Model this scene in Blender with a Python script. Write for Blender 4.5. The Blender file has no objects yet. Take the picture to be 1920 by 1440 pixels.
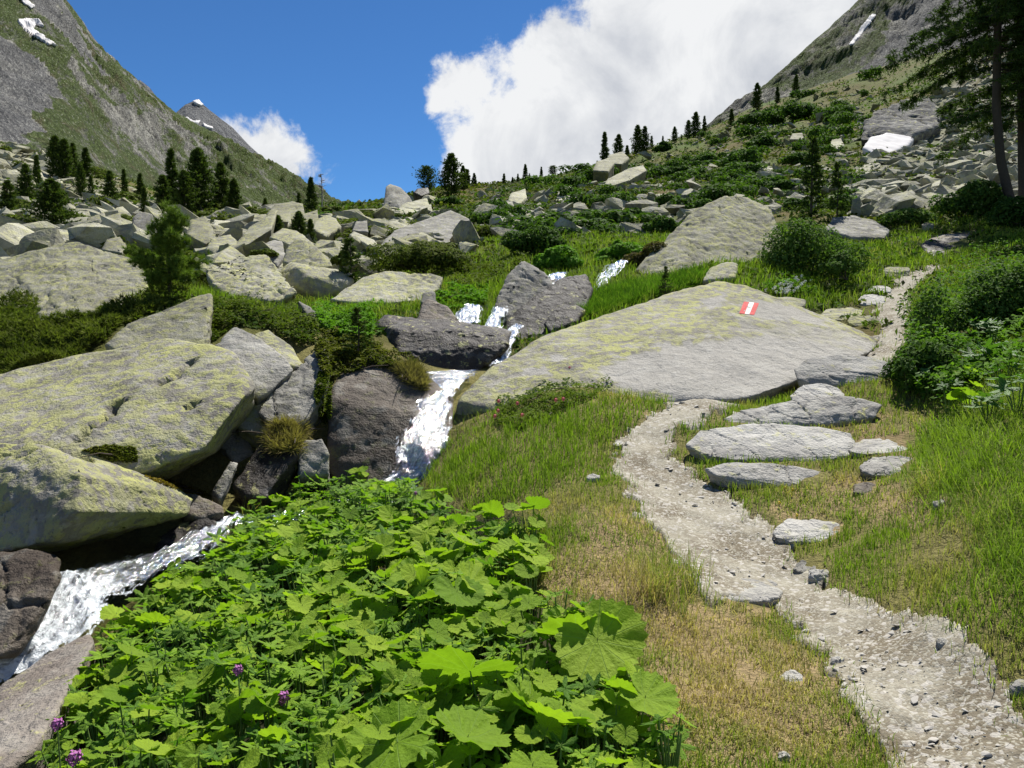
import bpy, bmesh, math, random
import numpy as np
from mathutils import Vector, Matrix, Euler, Quaternion
from mathutils.bvhtree import BVHTree

random.seed(7)
RNG = np.random.default_rng(11)
scene = bpy.context.scene
R = math.radians

# ------------------------------------------------------------------ camera
F = 1450.0                     # focal length in photo pixels (1920 wide)
EYE = 1.6
PITCH = math.atan(100.0 / F)   # looking slightly down: horizon on photo row 620
cam_d = bpy.data.cameras.new("camera")
cam_d.sensor_width = 36.0
cam_d.lens = 36.0 * F / 1920.0
cam_d.clip_start = 0.05
cam_d.clip_end = 20000.0
cam = bpy.data.objects.new("camera", cam_d)
scene.collection.objects.link(cam)
cam.location = (0, 0, EYE)
cam.rotation_euler = (math.pi / 2 - PITCH, 0, 0)
scene.camera = cam

# ------------------------------------------------------------------ light
SUN_AZ = R(26.0)               # right of the viewing direction (+Y): the scene is lit from behind
SUN_EL = R(57.0)
SKY_STRENGTH = 0.056
sun_d = bpy.data.lights.new("sun", 'SUN')
sun_d.energy = 5.0
sun_d.angle = R(0.5)
sun_d.color = (1.0, 0.955, 0.88)
sun = bpy.data.objects.new("sun", sun_d)
scene.collection.objects.link(sun)
to_sun = Vector((math.sin(SUN_AZ) * math.cos(SUN_EL), math.cos(SUN_AZ) * math.cos(SUN_EL), math.sin(SUN_EL)))
sun.rotation_euler = to_sun.to_track_quat('Z', 'Y').to_euler()
sun.location = (0, 0, 60)
scene.view_settings.view_transform = 'Standard'
scene.view_settings.look = 'None'
scene.view_settings.gamma = 1.0
scene.view_settings.use_curve_mapping = False
scene.view_settings.exposure = 0.80
scene.cycles.max_bounces = 6
scene.cycles.diffuse_bounces = 3
scene.cycles.glossy_bounces = 2
scene.cycles.transmission_bounces = 3
scene.cycles.transparent_max_bounces = 6
scene.cycles.caustics_reflective = False
scene.cycles.caustics_refractive = False
scene.cycles.use_denoising = True


# ------------------------------------------------------------------ node helper
class NT:
    def __init__(self, tree):
        self.t = tree
        self.t.nodes.clear()

    def n(self, kind, **kw):
        nd = self.t.nodes.new(kind)
        for k, v in kw.items():
            if k.startswith('_'):
                setattr(nd, k[1:], v)
        for k, v in kw.items():
            if not k.startswith('_'):
                self.set(nd, k, v)
        return nd

    def set(self, nd, k, v):
        if isinstance(k, str) and k.startswith('i') and k[1:].isdigit():
            s = nd.inputs[int(k[1:])]
        else:
            s = nd.inputs[k.replace('_', ' ')]
        if isinstance(v, bpy.types.NodeSocket):
            self.t.links.new(v, s)
        elif isinstance(v, bpy.types.Node):
            self.t.links.new(v.outputs[0], s)
        else:
            if s.type == 'RGBA' and len(v) == 3:
                v = (*v, 1.0)
            s.default_value = v

    def m(self, op, a, b=None, c=None, clamp=False):
        nd = self.t.nodes.new('ShaderNodeMath')
        nd.operation = op
        nd.use_clamp = clamp
        for i, v in enumerate((a, b, c)):
            if v is not None:
                self.set(nd, 'i%d' % i, v)
        return nd.outputs[0]

    def noise(self, vec, scale, detail=4.0, rough=0.55, dist=0.0):
        return self.n('ShaderNodeTexNoise', Vector=vec, Scale=scale, Detail=detail, Roughness=rough, Distortion=dist).outputs[0]

    def step(self, v, lo, hi):
        nd = self.t.nodes.new('ShaderNodeMapRange')
        nd.interpolation_type = 'SMOOTHSTEP'
        self.set(nd, 'i0', v)
        nd.inputs[1].default_value = lo
        nd.inputs[2].default_value = hi
        return nd.outputs[0]

    def lin(self, v, lo, hi, a, b):
        nd = self.t.nodes.new('ShaderNodeMapRange')
        self.set(nd, 'i0', v)
        for i, q in ((1, lo), (2, hi), (3, a), (4, b)):
            nd.inputs[i].default_value = q
        return nd.outputs[0]

    def mix(self, f, a, b, mode='MIX'):
        nd = self.t.nodes.new('ShaderNodeMix')
        nd.data_type = 'RGBA'
        nd.blend_type = mode
        self.set(nd, 'i0', f)
        self.set(nd, 'i6', a)
        self.set(nd, 'i7', b)
        return nd.outputs[2]

    def vscale(self, vec, s):
        nd = self.t.nodes.new('ShaderNodeVectorMath')
        nd.operation = 'MULTIPLY'
        self.set(nd, 'i0', vec)
        nd.inputs[1].default_value = s
        return nd.outputs[0]

    def bump(self, h, strength, dist, normal=None):
        nd = self.n('ShaderNodeBump', Height=h, Strength=strength, Distance=dist)
        if normal is not None:
            self.set(nd, 'Normal', normal)
        return nd.outputs[0]


def px_dir(px, py):
    """photo pixel -> (azimuth right of +Y, elevation) in radians"""
    a = (px - 960.0) / F
    b = (720.0 - py) / F
    y = math.cos(PITCH) + b * math.sin(PITCH)
    z = -math.sin(PITCH) + b * math.cos(PITCH)
    return math.atan2(a, y), math.atan2(z, math.hypot(a, y))


# ------------------------------------------------------------------ sky with clouds
def build_world():
    w = bpy.data.worlds.new("World")
    scene.world = w
    w.use_nodes = True
    t = NT(w.node_tree)
    sky = t.n('ShaderNodeTexSky')
    sky.sky_type = 'NISHITA'
    sky.sun_disc = False
    sky.sun_elevation = SUN_EL
    sky.sun_rotation = SUN_AZ
    sky.altitude = 2200.0
    sky.air_density = 1.0
    sky.dust_density = 0.15
    sky.ozone_density = 2.5
    co = t.n('ShaderNodeTexCoord').outputs['Generated']
    sep = t.n('ShaderNodeSeparateXYZ', Vector=co)
    x, y, z = sep.outputs
    az = t.m('ARCTAN2', x, y)
    el = t.m('ARCSINE', z)
    big = t.noise(co, 5.0, 9.0, 0.62, 0.25)
    fine = t.noise(co, 19.0, 8.0, 0.65, 0.3)
    # cloud banks: ellipses on the sky (azimuth, elevation, half widths) broken up by noise
    blobs = []
    for (cx, cy, rx, ry) in ((960, 300, 135, 200), (905, 165, 85, 60), (1090, 210, 200, 160), (1240, 90, 190, 130),
                             (1420, 140, 260, 190), (1560, -40, 260, 170), (1230, 300, 240, 110), (1700, 200, 330, 260),
                             (500, 285, 75, 62), (450, 262, 62, 45), (545, 320, 62, 34), (620, 400, 60, 24),
                             (840, 175, 42, 34)):
        a0, e0 = px_dir(cx, cy)
        blobs.append((a0, e0, rx / F, ry / F))
    blobs += [(1.25, 0.32, 0.35, 0.14), (1.9, 0.25, 0.4, 0.16), (-1.5, 0.22, 0.35, 0.12), (-2.2, 0.35, 0.4, 0.12),
              (2.7, 0.3, 0.5, 0.13), (-0.95, 0.75, 0.2, 0.05)]
    field = None
    for a0, e0, ra, re in blobs:
        da = t.m('DIVIDE', t.m('SUBTRACT', az, a0), ra)
        de = t.m('DIVIDE', t.m('SUBTRACT', el, e0), re)
        v = t.m('SUBTRACT', 1.0, t.m('SQRT', t.m('ADD', t.m('MULTIPLY', da, da), t.m('MULTIPLY', de, de))))
        v = t.m('MULTIPLY', v, min(ra, re) * 14.0)
        field = v if field is None else t.m('MAXIMUM', field, v)
    field = t.m('MINIMUM', field, 1.0)
    fn = t.m('ADD', field, t.m('MULTIPLY', t.m('SUBTRACT', big, 0.5), 1.9))
    fn = t.m('ADD', fn, t.m('MULTIPLY', t.m('SUBTRACT', fine, 0.5), 1.0))
    alpha = t.step(fn, 0.0, 0.30)
    # thin wisps high up
    wisp = t.noise(t.vscale(co, (7.0, 3.0, 16.0)), 1.0, 7.0, 0.7, 0.8)
    alpha = t.m('MAXIMUM', alpha, t.m('MULTIPLY', t.step(wisp, 0.66, 0.9), 0.25))
    n2 = t.noise(co, 6.5, 7.0, 0.6, 0.4)
    shade = t.m('ADD', t.m('MULTIPLY', t.step(fn, 0.3, 1.5), 0.55), t.m('ADD', t.lin(n2, 0.38, 0.66, -0.35, 0.6), t.lin(fine, 0.35, 0.65, 0.16, -0.16)), clamp=True)
    ccol = t.mix(shade, (0.51, 0.517, 0.525), (0.295, 0.313, 0.35))
    skyc = t.n('ShaderNodeVectorMath', _operation='SCALE')
    t.set(skyc, 'i0', sky.outputs[0])
    skyc.inputs['Scale'].default_value = SKY_STRENGTH
    skyg = t.mix(1.0, skyc.outputs[0], (0.44, 0.80, 1.13), 'MULTIPLY')
    col = t.mix(alpha, skyg, ccol)
    bg = t.n('ShaderNodeBackground', Color=col, Strength=1.0)
    out = t.n('ShaderNodeOutputWorld', Surface=bg.outputs[0])
    w.cycles.sampling_method = 'MANUAL'
    w.cycles.sample_map_resolution = 512


build_world()


# ------------------------------------------------------------------ numeric helpers
def ray(px, py):
    px = np.asarray(px, float)
    py = np.asarray(py, float)
    a = (px - 960.0) / F
    b = (720.0 - py) / F
    y = math.cos(PITCH) + b * math.sin(PITCH)
    z = -math.sin(PITCH) + b * math.cos(PITCH)
    return a / y, z / y         # X/Y and (Z-eye)/Y


def P(px, py, d):
    u, s = ray(px, py)
    return np.array([u * d, d, EYE + s * d])


def project(X, Y, Z):
    yy = Y * math.cos(PITCH) - (Z - EYE) * math.sin(PITCH)
    zz = Y * math.sin(PITCH) + (Z - EYE) * math.cos(PITCH)
    yy = np.where(yy < 0.05, 0.05, yy)
    return 960.0 + F * X / yy, 720.0 - F * zz / yy


def _hash(ix, iy, iz):
    h = (ix.astype(np.int64) * 374761393 + iy.astype(np.int64) * 668265263 + iz.astype(np.int64) * 2147483647) & 0xffffffff
    h = ((h ^ (h >> 13)) * 1274126177) & 0xffffffff
    h = (h ^ (h >> 16)) & 0xffffffff
    return h


_GR = np.random.default_rng(3).normal(size=(256, 3))
_GR /= np.linalg.norm(_GR, axis=1)[:, None]


def pnoise(p):
    p = np.asarray(p, float)
    i = np.floor(p).astype(np.int64)
    f = p - i
    w = f * f * f * (f * (f * 6 - 15) + 10)
    out = np.zeros(len(p))
    for dx in (0, 1):
        wx = w[:, 0] if dx else 1 - w[:, 0]
        for dy in (0, 1):
            wy = w[:, 1] if dy else 1 - w[:, 1]
            for dz in (0, 1):
                wz = w[:, 2] if dz else 1 - w[:, 2]
                g = _GR[_hash(i[:, 0] + dx, i[:, 1] + dy, i[:, 2] + dz) & 255]
                out += wx * wy * wz * (g[:, 0] * (f[:, 0] - dx) + g[:, 1] * (f[:, 1] - dy) + g[:, 2] * (f[:, 2] - dz))
    return out * 1.5


def fbm(p, octaves=4, gain=0.5):
    p = np.asarray(p, float)
    a, s, o = 1.0, 1.0, np.zeros(len(p))
    for k in range(octaves):
        o += a * pnoise(p * s + 17.3 * k)
        a *= gain
        s *= 2.03
    return o


def in_poly(px, py, poly):
    px = np.asarray(px, float)
    py = np.asarray(py, float)
    ins = np.zeros(px.shape, bool)
    n = len(poly)
    for i in range(n):
        x1, y1 = poly[i]
        x2, y2 = poly[(i + 1) % n]
        if y1 == y2:
            continue
        c = ((y1 > py) != (y2 > py)) & (px < (x2 - x1) * (py - y1) / (y2 - y1) + x1)
        ins ^= c
    return ins


def mesh_np(name, V, Fc, col=None, smooth=True, attr=None):
    V = np.asarray(V, np.float32)
    Fc = np.asarray(Fc, np.int32)
    me = bpy.data.meshes.new(name)
    k = Fc.shape[1]
    me.vertices.add(len(V))
    me.vertices.foreach_set('co', V.ravel())
    me.loops.add(Fc.size)
    me.loops.foreach_set('vertex_index', Fc.ravel())
    me.polygons.add(len(Fc))
    me.polygons.foreach_set('loop_start', np.arange(0, Fc.size, k, dtype=np.int32))
    me.polygons.foreach_set('loop_total', np.full(len(Fc), k, np.int32))
    me.polygons.foreach_set('use_smooth', np.full(len(Fc), smooth, bool))
    me.update(calc_edges=True)
    if col is not None:
        a = me.attributes.new('Col', 'FLOAT_COLOR', 'POINT')
        c = np.ones((len(V), 4), np.float32)
        c[:, :3] = col
        a.data.foreach_set('color', c.ravel())
    for nm, vals in (attr or {}).items():
        a = me.attributes.new(nm, 'FLOAT', 'POINT')
        a.data.foreach_set('value', np.asarray(vals, np.float32))
    return me


COL = scene.collection


def obj(name, me, mat=None, parent=None, loc=None):
    o = bpy.data.objects.new(name, me)
    COL.objects.link(o)
    if mat is not None and me is not None and len(me.materials) == 0:
        me.materials.append(mat)
    if parent is not None:
        o.parent = parent
    if loc is not None:
        o.location = loc
    return o


def tag(o, label, cat, group=None):
    o['label'] = label
    o['category'] = cat
    if group:
        o['group'] = group
    return o


def setting(o):
    o['kind'] = 'structure'
    return o


def stuff(o, label=None, cat=None):
    o['kind'] = 'stuff'
    if label:
        o['label'] = label
        o['category'] = cat
    return o


# ------------------------------------------------------------------ terrain height
CTRL = []


def g(px, py, d):
    u, s = ray(px, py)
    CTRL.append((float(u), math.log(d), float(s)))


def gz(px, d, z):
    u, _ = ray(px, 720)
    CTRL.append((float(u), math.log(d), (z - EYE) / d))


for px in (-400, 100, 600, 1100, 1600, 2300):
    gz(px, 2.0, 0.0 if px > 300 else (-0.25 if px > 0 else -0.5))
# path
for q in ((1780, 1400, 3.0), (1650, 1200, 3.9), (1450, 1100, 4.8), (1330, 980, 5.8), (1250, 880, 6.8), (1230, 805, 7.7),
          (1320, 745, 8.6), (1550, 800, 7.7), (1600, 705, 9.2), (1670, 645, 11.0), (1665, 590, 13.2), (1680, 545, 15.5),
          (1720, 500, 18.5), (1790, 440, 24), (1890, 405, 27)):
    g(*q)
# hollow under the marked boulder
for q in ((1420, 756, 9.1), (1500, 728, 9.6), (1300, 762, 9.3), (1560, 700, 10.4)):
    g(*q)
# right bank
for q in ((1880, 1150, 3.6), (2000, 1000, 4.2), (1900, 900, 4.8), (1900, 760, 6.3), (1780, 800, 7.2), (1900, 655, 9),
          (1820, 590, 12.5), (1900, 520, 15), (2100, 620, 8), (2200, 450, 14)):
    g(*q)
# grass between bed and path
for q in ((1150, 1000, 5.2), (1400, 1300, 3.4), (1250, 1220, 3.8), (1100, 870, 6.7), (1000, 860, 6.9), (900, 850, 7.6),
          (1000, 800, 7.9), (1120, 740, 8.6), (1420, 850, 7.0), (1500, 960, 5.9), (1600, 1050, 5.0), (1700, 900, 6.0)):
    g(*q)
# leaf bed floor
for q in ((600, 3.0, -0.12), (300, 4.6, -0.55), (640, 7.6, -0.25), (850, 6.0, -0.05), (500, 6.3, -0.35), (1000, 4.0, 0.0),
          (1100, 3.0, 0.0), (200, 3.2, -0.4), (760, 7.3, -0.1), (700, 4.5, -0.18), (60, 3.4, -0.7), (-100, 3.4, -0.9)):
    gz(*q)
# stream bed
for q in ((-100, 4.9, -1.0), (20, 5.1, -0.9), (110, 5.6, -0.8), (240, 6.2, -0.7), (330, 6.7, -0.6), (420, 7.3, -0.52),
          (560, 8.0, -0.42), (740, 8.7, -0.35)):
    gz(*q)
for q in ((830, 760, 9.7), (840, 740, 10.4), (880, 640, 13.0), (940, 615, 13.8), (1045, 545, 16.3), (1140, 525, 17.2),
          (1190, 495, 19)):
    g(*q)
# left bank
for q in ((-100, 7.2, -0.7), (150, 7.2, -0.6), (300, 8.2, -0.4), (450, 8.8, 0.0), (200, 8.8, 0.1)):
    gz(*q)
for q in ((50, 700, 10.2), (200, 655, 11), (400, 565, 13), (500, 610, 12), (600, 610, 12.5), (620, 720, 10), (700, 660, 11.2),
          (30, 610, 13), (150, 560, 16), (300, 560, 15), (80, 460, 28), (420, 548, 17.5), (540, 545, 18.5), (470, 580, 14.5), (600, 580, 15), (620, 510, 23), (700, 532, 19.5),
          (800, 530, 19), (700, 580, 14.5), (850, 580, 14.2), (950, 490, 21), (900, 440, 30), (1050, 445, 26), (1200, 435, 30),
          (1000, 390, 50), (900, 372, 70), (850, 362, 85), (1000, 348, 110), (740, 392, 58), (650, 400, 70), (560, 400, 70),
          (450, 408, 62), (370, 400, 65), (250, 410, 55), (300, 470, 26), (150, 390, 65), (50, 400, 60), (100, 340, 110),
          (200, 345, 120), (30, 300, 140), (0, 268, 180), (200, 325, 165), (350, 388, 115), (480, 400, 85), (600, 397, 85),
          (680, 396, 80), (790, 368, 85), (900, 350, 112), (1050, 331, 130), (-150, 240, 180), (-150, 420, 50),
          (-150, 560, 16), (-300, 700, 9)):
    g(*q)
# right hillside
for q in ((1200, 288, 150), (1340, 241, 170), (1420, 203, 185), (1500, 174, 200), (1600, 140, 215), (1300, 405, 35),
          (1400, 335, 60), (1500, 300, 75), (1450, 520, 15.5), (1250, 560, 14.5), (1500, 570, 14.5), (1600, 500, 19),
          (1600, 412, 31), (1700, 385, 38), (1750, 335, 54), (1660, 292, 78), (1850, 300, 60), (1900, 250, 80),
          (1600, 210, 130), (1700, 165, 140), (1800, 110, 130), (1920, 60, 150), (1300, 300, 110), (1200, 345, 75),
          (1100, 380, 50), (1400, 255, 135), (1500, 225, 135), (2100, 0, 150), (2100, 300, 45), (2300, 100, 100)):
    g(*q)
# past the crests the ground drops away again
for px, py, d in ((0, 330, 300), (350, 430, 220), (600, 440, 200), (900, 400, 230), (1200, 340, 280), (1500, 240, 330),
                  (1800, 180, 330), (2100, 100, 330), (-200, 300, 300)):
    g(px, py, d)

CTRL = np.array(CTRL)
VS = 0.55


def _tps_fit(ctrl):
    p = np.stack([ctrl[:, 0], ctrl[:, 1] * VS], 1)
    n = len(p)
    d = np.linalg.norm(p[:, None] - p[None], axis=2)
    K = np.where(d > 0, d * d * np.log(np.maximum(d, 1e-9)), 0.0)
    K += np.eye(n) * 4e-4
    A = np.zeros((n + 3, n + 3))
    A[:n, :n] = K
    A[:n, n] = 1
    A[:n, n + 1:] = p
    A[n:, :n] = A[:n, n:].T
    b = np.zeros(n + 3)
    b[:n] = ctrl[:, 2]
    return p, np.linalg.solve(A, b)


_TP, _TW = _tps_fit(CTRL)
UN, VN = 260, 300
U0, U1, V0, V1 = -0.95, 0.95, math.log(2.0), math.log(330.0)


def _tps_eval(u, v):
    q = np.stack([u, v * VS], 1)
    o = np.empty(len(q))
    for i in range(0, len(q), 20000):
        qq = q[i:i + 20000]
        d2 = ((qq[:, None] - _TP[None]) ** 2).sum(2)
        k = 0.5 * d2 * np.log(np.maximum(d2, 1e-18))
        n = len(_TP)
        o[i:i + 20000] = k @ _TW[:n] + _TW[n] + qq @ _TW[n + 1:]
    return o


_uu, _vv = np.meshgrid(np.linspace(U0, U1, UN), np.linspace(V0, V1, VN), indexing='ij')
_ST = _tps_eval(_uu.ravel(), _vv.ravel()).reshape(UN, VN)


def h0(X, Y):
    X = np.asarray(X, float)
    Y = np.asarray(Y, float)
    Yc = np.clip(Y, 2.0, 330.0)
    u = np.clip(X / Yc, U0, U1)
    a = (u - U0) / (U1 - U0) * (UN - 1)
    b = (np.log(Yc) - V0) / (V1 - V0) * (VN - 1)
    i = np.clip(a.astype(int), 0, UN - 2)
    j = np.clip(b.astype(int), 0, VN - 2)
    fa = a - i
    fb = b - j
    s = (_ST[i, j] * (1 - fa) * (1 - fb) + _ST[i + 1, j] * fa * (1 - fb) + _ST[i, j + 1] * (1 - fa) * fb + _ST[i + 1, j + 1] * fa * fb)
    z = EYE + s * Yc
    far = np.clip((np.hypot(X, Y) - 330.0) / 200.0, 0, 1)
    return z * (1 - far) + (-12.0) * far


def hf(X, Y):
    X = np.asarray(X, float)
    Y = np.asarray(Y, float)
    sh = X.shape
    X = X.ravel()
    Y = Y.ravel()
    z = h0(X, Y)
    d = np.maximum(np.hypot(X, Y), 1.0)
    p = np.stack([X, Y, np.zeros_like(X)], 1)
    z = z + 0.030 * fbm(p * 1.6, 3)
    z = z + np.clip((d - 10) / 15, 0, 1) * 0.16 * fbm(p * 0.42 + 5, 3)
    z = z + np.clip((d - 40) / 60, 0, 1) * 0.7 * fbm(p * 0.09 + 9, 3)
    return z.reshape(sh)


_DS = np.exp(np.linspace(math.log(1.6), math.log(300.0), 500))


def ground_hit(px, py):
    """first meeting of the pixel's ray with the ground: returns depth (nan when it meets the sky)"""
    u, s = ray(np.atleast_1d(px), np.atleast_1d(py))
    X = u[:, None] * _DS[None]
    Zr = EYE + s[:, None] * _DS[None]
    H = h0(X, np.broadcast_to(_DS[None], X.shape))
    below = Zr < H
    first = np.argmax(below, axis=1)
    ok = below.any(axis=1) & (first > 0)
    d = np.full(len(u), np.nan)
    for k in np.nonzero(ok)[0]:
        j = first[k]
        a = Zr[k, j - 1] - H[k, j - 1]
        b = Zr[k, j] - H[k, j]
        d[k] = _DS[j - 1] + (_DS[j] - _DS[j - 1]) * a / (a - b + 1e-12)
    return d


def gd(px, py, default=None):
    d = ground_hit(px, py)[0]
    if np.isnan(d):
        return default
    return float(d)


# ------------------------------------------------------------------ areas (outlines seen on the ground)
PATH = [(1660, 1445), (1600, 1330), (1545, 1240), (1495, 1175), (1440, 1130), (1325, 1125), (1285, 1065), (1240, 1010), (1200, 960),
        (1172, 915), (1150, 870), (1158, 830), (1205, 790), (1245, 762), (1290, 735), (1345, 735), (1400, 752), (1330, 782),
        (1272, 812), (1258, 850), (1298, 890), (1355, 922), (1415, 962), (1455, 1010), (1515, 1065), (1585, 1110), (1670, 1140),
        (1750, 1150), (1820, 1185), (1875, 1265), (1920, 1360), (2100, 1500), (2300, 2200), (1500, 2400), (1690, 1600)]
PATH2 = [(1555, 690), (1640, 655), (1652, 610), (1640, 585), (1655, 550), (1690, 520), (1745, 497), (1770, 505), (1730, 530), (1712, 560),
         (1705, 600), (1705, 640), (1690, 672), (1620, 690)]
PATH4 = [(1205, 722), (1250, 700), (1300, 708), (1350, 742), (1300, 765), (1245, 760)]
PATH3 = [(1735, 458), (1760, 440), (1840, 425), (1850, 433), (1800, 452)]
BED = [(60, 1500), (75, 1390), (150, 1310), (200, 1200), (300, 1090), (440, 1005), (455, 960), (570, 900), (660, 885), (760, 905), (870, 960),
       (1010, 970), (1010, 1060), (960, 1110), (1010, 1130), (1120, 1150), (1165, 1200), (1190, 1290), (1250, 1360), (1260, 1500)]
DRY = [[(1180, 1150), (1420, 1130), (1560, 1270), (1640, 1440), (1280, 1440), (1200, 1300)],
       [(960, 1100), (1060, 1020), (1120, 960), (1230, 980), (1300, 1080), (1210, 1140), (1080, 1130)],
       [(1420, 950), (1560, 900), (1700, 900), (1800, 940), (1700, 985), (1500, 970)],
       [(1480, 800), (1620, 780), (1720, 790), (1680, 830), (1540, 830)],
       [(1120, 735), (1200, 725), (1230, 760), (1150, 775)]]


def zone(X, Y):
    """returns (path, bed, dry) 0..1 for ground points; the outlines wander with noise"""
    Z = h0(X, Y)
    px, py = project(X, Y, Z)
    p = np.stack([X, Y, np.zeros_like(X)], 1)
    jx = 30 * fbm(p * 4.5 + 40, 4, 0.6)
    jy = 14 * fbm(p * 4.5 + 80, 4, 0.6)
    pth = in_poly(px + jx, py + jy, PATH) | in_poly(px + jx * .6, py + jy * .5, PATH2) | in_poly(px, py, PATH3) | in_poly(px + jx * .6, py + jy * .5, PATH4)
    pth &= (Y > 0.3)
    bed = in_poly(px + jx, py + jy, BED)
    dry = np.zeros(len(X), bool)
    for q in DRY:
        dry |= in_poly(px + jx * 3, py + jy * 3, q)
    return pth, bed, dry, px, py


# ------------------------------------------------------------------ materials
def new_mat(name):
    m = bpy.data.materials.new(name)
    m.use_nodes = True
    return m, NT(m.node_tree)


def finish(m, t, col, rough=0.9, normal=None, spec=0.25, extra=None):
    b = t.n('ShaderNodeBsdfPrincipled', Base_Color=col, Roughness=rough)
    b.inputs['Specular IOR Level'].default_value = spec
    if normal is not None:
        t.set(b, 'Normal', normal)
    out = t.n('ShaderNodeOutputMaterial')
    t.t.links.new(b.outputs[0], out.inputs[0])
    return m


def rock_material(name, dark=(0.20, 0.195, 0.18), light=(0.40, 0.385, 0.345), lichen=0.5, lichen_col=(0.44, 0.43, 0.17), speck=0.5,
                  pale=0.4, scale=1.0, rough=0.9, attr=False, bump=1.0, streak=0.5):
    m, t = new_mat(name)
    pos = t.n('ShaderNodeNewGeometry').outputs['Position']
    rnd = t.n('ShaderNodeObjectInfo').outputs['Random']
    off = t.n('ShaderNodeVectorMath', _operation='ADD')
    t.set(off, 'i0', pos)
    cmb = t.n('ShaderNodeCombineXYZ', X=t.m('MULTIPLY', rnd, 37.0), Y=t.m('MULTIPLY', rnd, 91.0), Z=0.0)
    t.set(off, 'i1', cmb)
    v = off.outputs[0]
    n1 = t.noise(v, 1.1 * scale, 7, 0.6, 0.3)
    n2 = t.noise(v, 7.0 * scale, 6, 0.65)
    n3 = t.noise(v, 42.0 * scale, 3, 0.6)
    band = t.noise(t.vscale(v, (3.0 * scale, 3.0 * scale, 16.0 * scale)), 1.0, 5, 0.6, 0.6)
    col = t.mix(t.step(n1, 0.32, 0.68), dark, light)
    col = t.mix(t.m('MULTIPLY', t.step(band, 0.45, 0.7), streak), col, tuple(c * 0.75 for c in dark))
    pn = t.noise(v, 3.1 * scale, 6, 0.62, 0.2)
    col = t.mix(t.m('MULTIPLY', t.step(pn, 0.53, 0.62), pale), col, (0.46, 0.45, 0.40))
    ln = t.noise(v, 9.0 * scale, 6, 0.72, 0.15)
    lmask = t.step(t.m('ADD', ln, t.m('MULTIPLY', t.m('SUBTRACT', n2, 0.5), 0.75)), 0.58 - 0.12 * lichen, 0.68 - 0.12 * lichen)
    lm = t.m('MULTIPLY', lmask, t.lin(pn, 0.35, 0.65, 0.95, 0.30 + 0.3 * lichen))
    lm = t.m('MULTIPLY', lm, t.lin(t.noise(v, 1.7 * scale, 4, 0.6), 0.36, 0.58, 0.45, 1.0))
    if attr:
        at = t.n('ShaderNodeAttribute', _attribute_name='lichen').outputs['Fac']
        lm = t.m('MULTIPLY', lm, at)
    lcol = t.mix(n2, tuple(c * 0.75 for c in lichen_col), tuple(min(1, c * 1.25) for c in lichen_col))
    col = t.mix(lm, col, lcol)
    vor = t.n('ShaderNodeTexVoronoi', Vector=v, Scale=3.6 * scale, Randomness=1.0)
    ring = t.m('MULTIPLY', t.step(t.m('ADD', vor.outputs['Distance'], t.m('MULTIPLY', n2, 0.35)), 0.42, 0.34), t.step(n1, 0.5, 0.6))
    col = t.mix(t.m('MULTIPLY', ring, 0.8 * speck), col, (0.165, 0.158, 0.155))
    sp = t.step(t.noise(v, 19.0 * scale, 4, 0.7), 0.60, 0.68)
    col = t.mix(t.m('MULTIPLY', sp, speck), col, (0.075, 0.075, 0.07))
    if attr:
        wear = t.n('ShaderNodeAttribute', _attribute_name='worn').outputs['Fac']
        wn = t.m('MULTIPLY', wear, t.lin(n2, 0.3, 0.7, 0.6, 1.0))
        col = t.mix(wn, col, t.mix(n3, (0.27, 0.26, 0.235), (0.47, 0.455, 0.42)))
    col = t.mix(1.0, col, t.mix(n3, (0.78, 0.78, 0.78), (1.15, 1.15, 1.15)), 'MULTIPLY')
    tone = t.lin(t.m('FRACT', t.m('MULTIPLY', rnd, 7.31)), 0.0, 1.0, 0.74, 1.14)
    tn = t.n('ShaderNodeCombineColor', Red=tone, Green=tone, Blue=tone)
    col = t.mix(1.0, col, tn.outputs[0], 'MULTIPLY')
    hgt = t.m('ADD', t.m('MULTIPLY', n2, 1.0), t.m('MULTIPLY', n3, 0.35))
    hgt = t.m('ADD', hgt, t.m('MULTIPLY', band, 0.9 * streak))
    nb = t.bump(hgt, 0.8 * bump, 0.06 / scale)
    return finish(m, t, col, rough, nb, 0.15)


M = {}
M['rock'] = rock_material('lichen_rock', dark=(0.16, 0.155, 0.125), light=(0.33, 0.32, 0.25), lichen=1.0, lichen_col=(0.36, 0.36, 0.145), pale=0.3, streak=0.2)
M['rock_hero'] = rock_material('yellow_lichen_rock', lichen=1.15, attr=True, streak=0.2, dark=(0.17, 0.16, 0.135), light=(0.31, 0.295, 0.25), lichen_col=(0.37, 0.375, 0.135), speck=0.65, pale=0.4)
M['rock_grey'] = rock_material('grey_rock', lichen=0.35, dark=(0.145, 0.14, 0.125), light=(0.30, 0.29, 0.26), lichen_col=(0.30, 0.30, 0.15), pale=0.35, speck=0.7)
M['rock_pale'] = rock_material('worn_pale_rock', dark=(0.27, 0.26, 0.24), light=(0.45, 0.44, 0.405), lichen=0.0, pale=0.5, speck=0.4)
M['rock_wet'] = rock_material('wet_dark_rock', dark=(0.022, 0.019, 0.017), light=(0.075, 0.066, 0.058), lichen=0.0, pale=0.10, speck=0.5, rough=0.55)
M['rock_brown'] = rock_material('brown_rock', dark=(0.065, 0.05, 0.038), light=(0.175, 0.148, 0.118), lichen=0.1, lichen_col=(0.16, 0.16, 0.06), pale=0.22, rough=0.65)
M['cliff'] = rock_material('cliff_rock', dark=(0.055, 0.055, 0.055), light=(0.21, 0.205, 0.19), lichen=0.1, pale=0.3, scale=0.25, streak=0.9)
M['slab_rock'] = rock_material('tan_slab_rock', dark=(0.19, 0.16, 0.135), light=(0.30, 0.27, 0.235), lichen=0.0, pale=0.2, speck=0.3)
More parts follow.
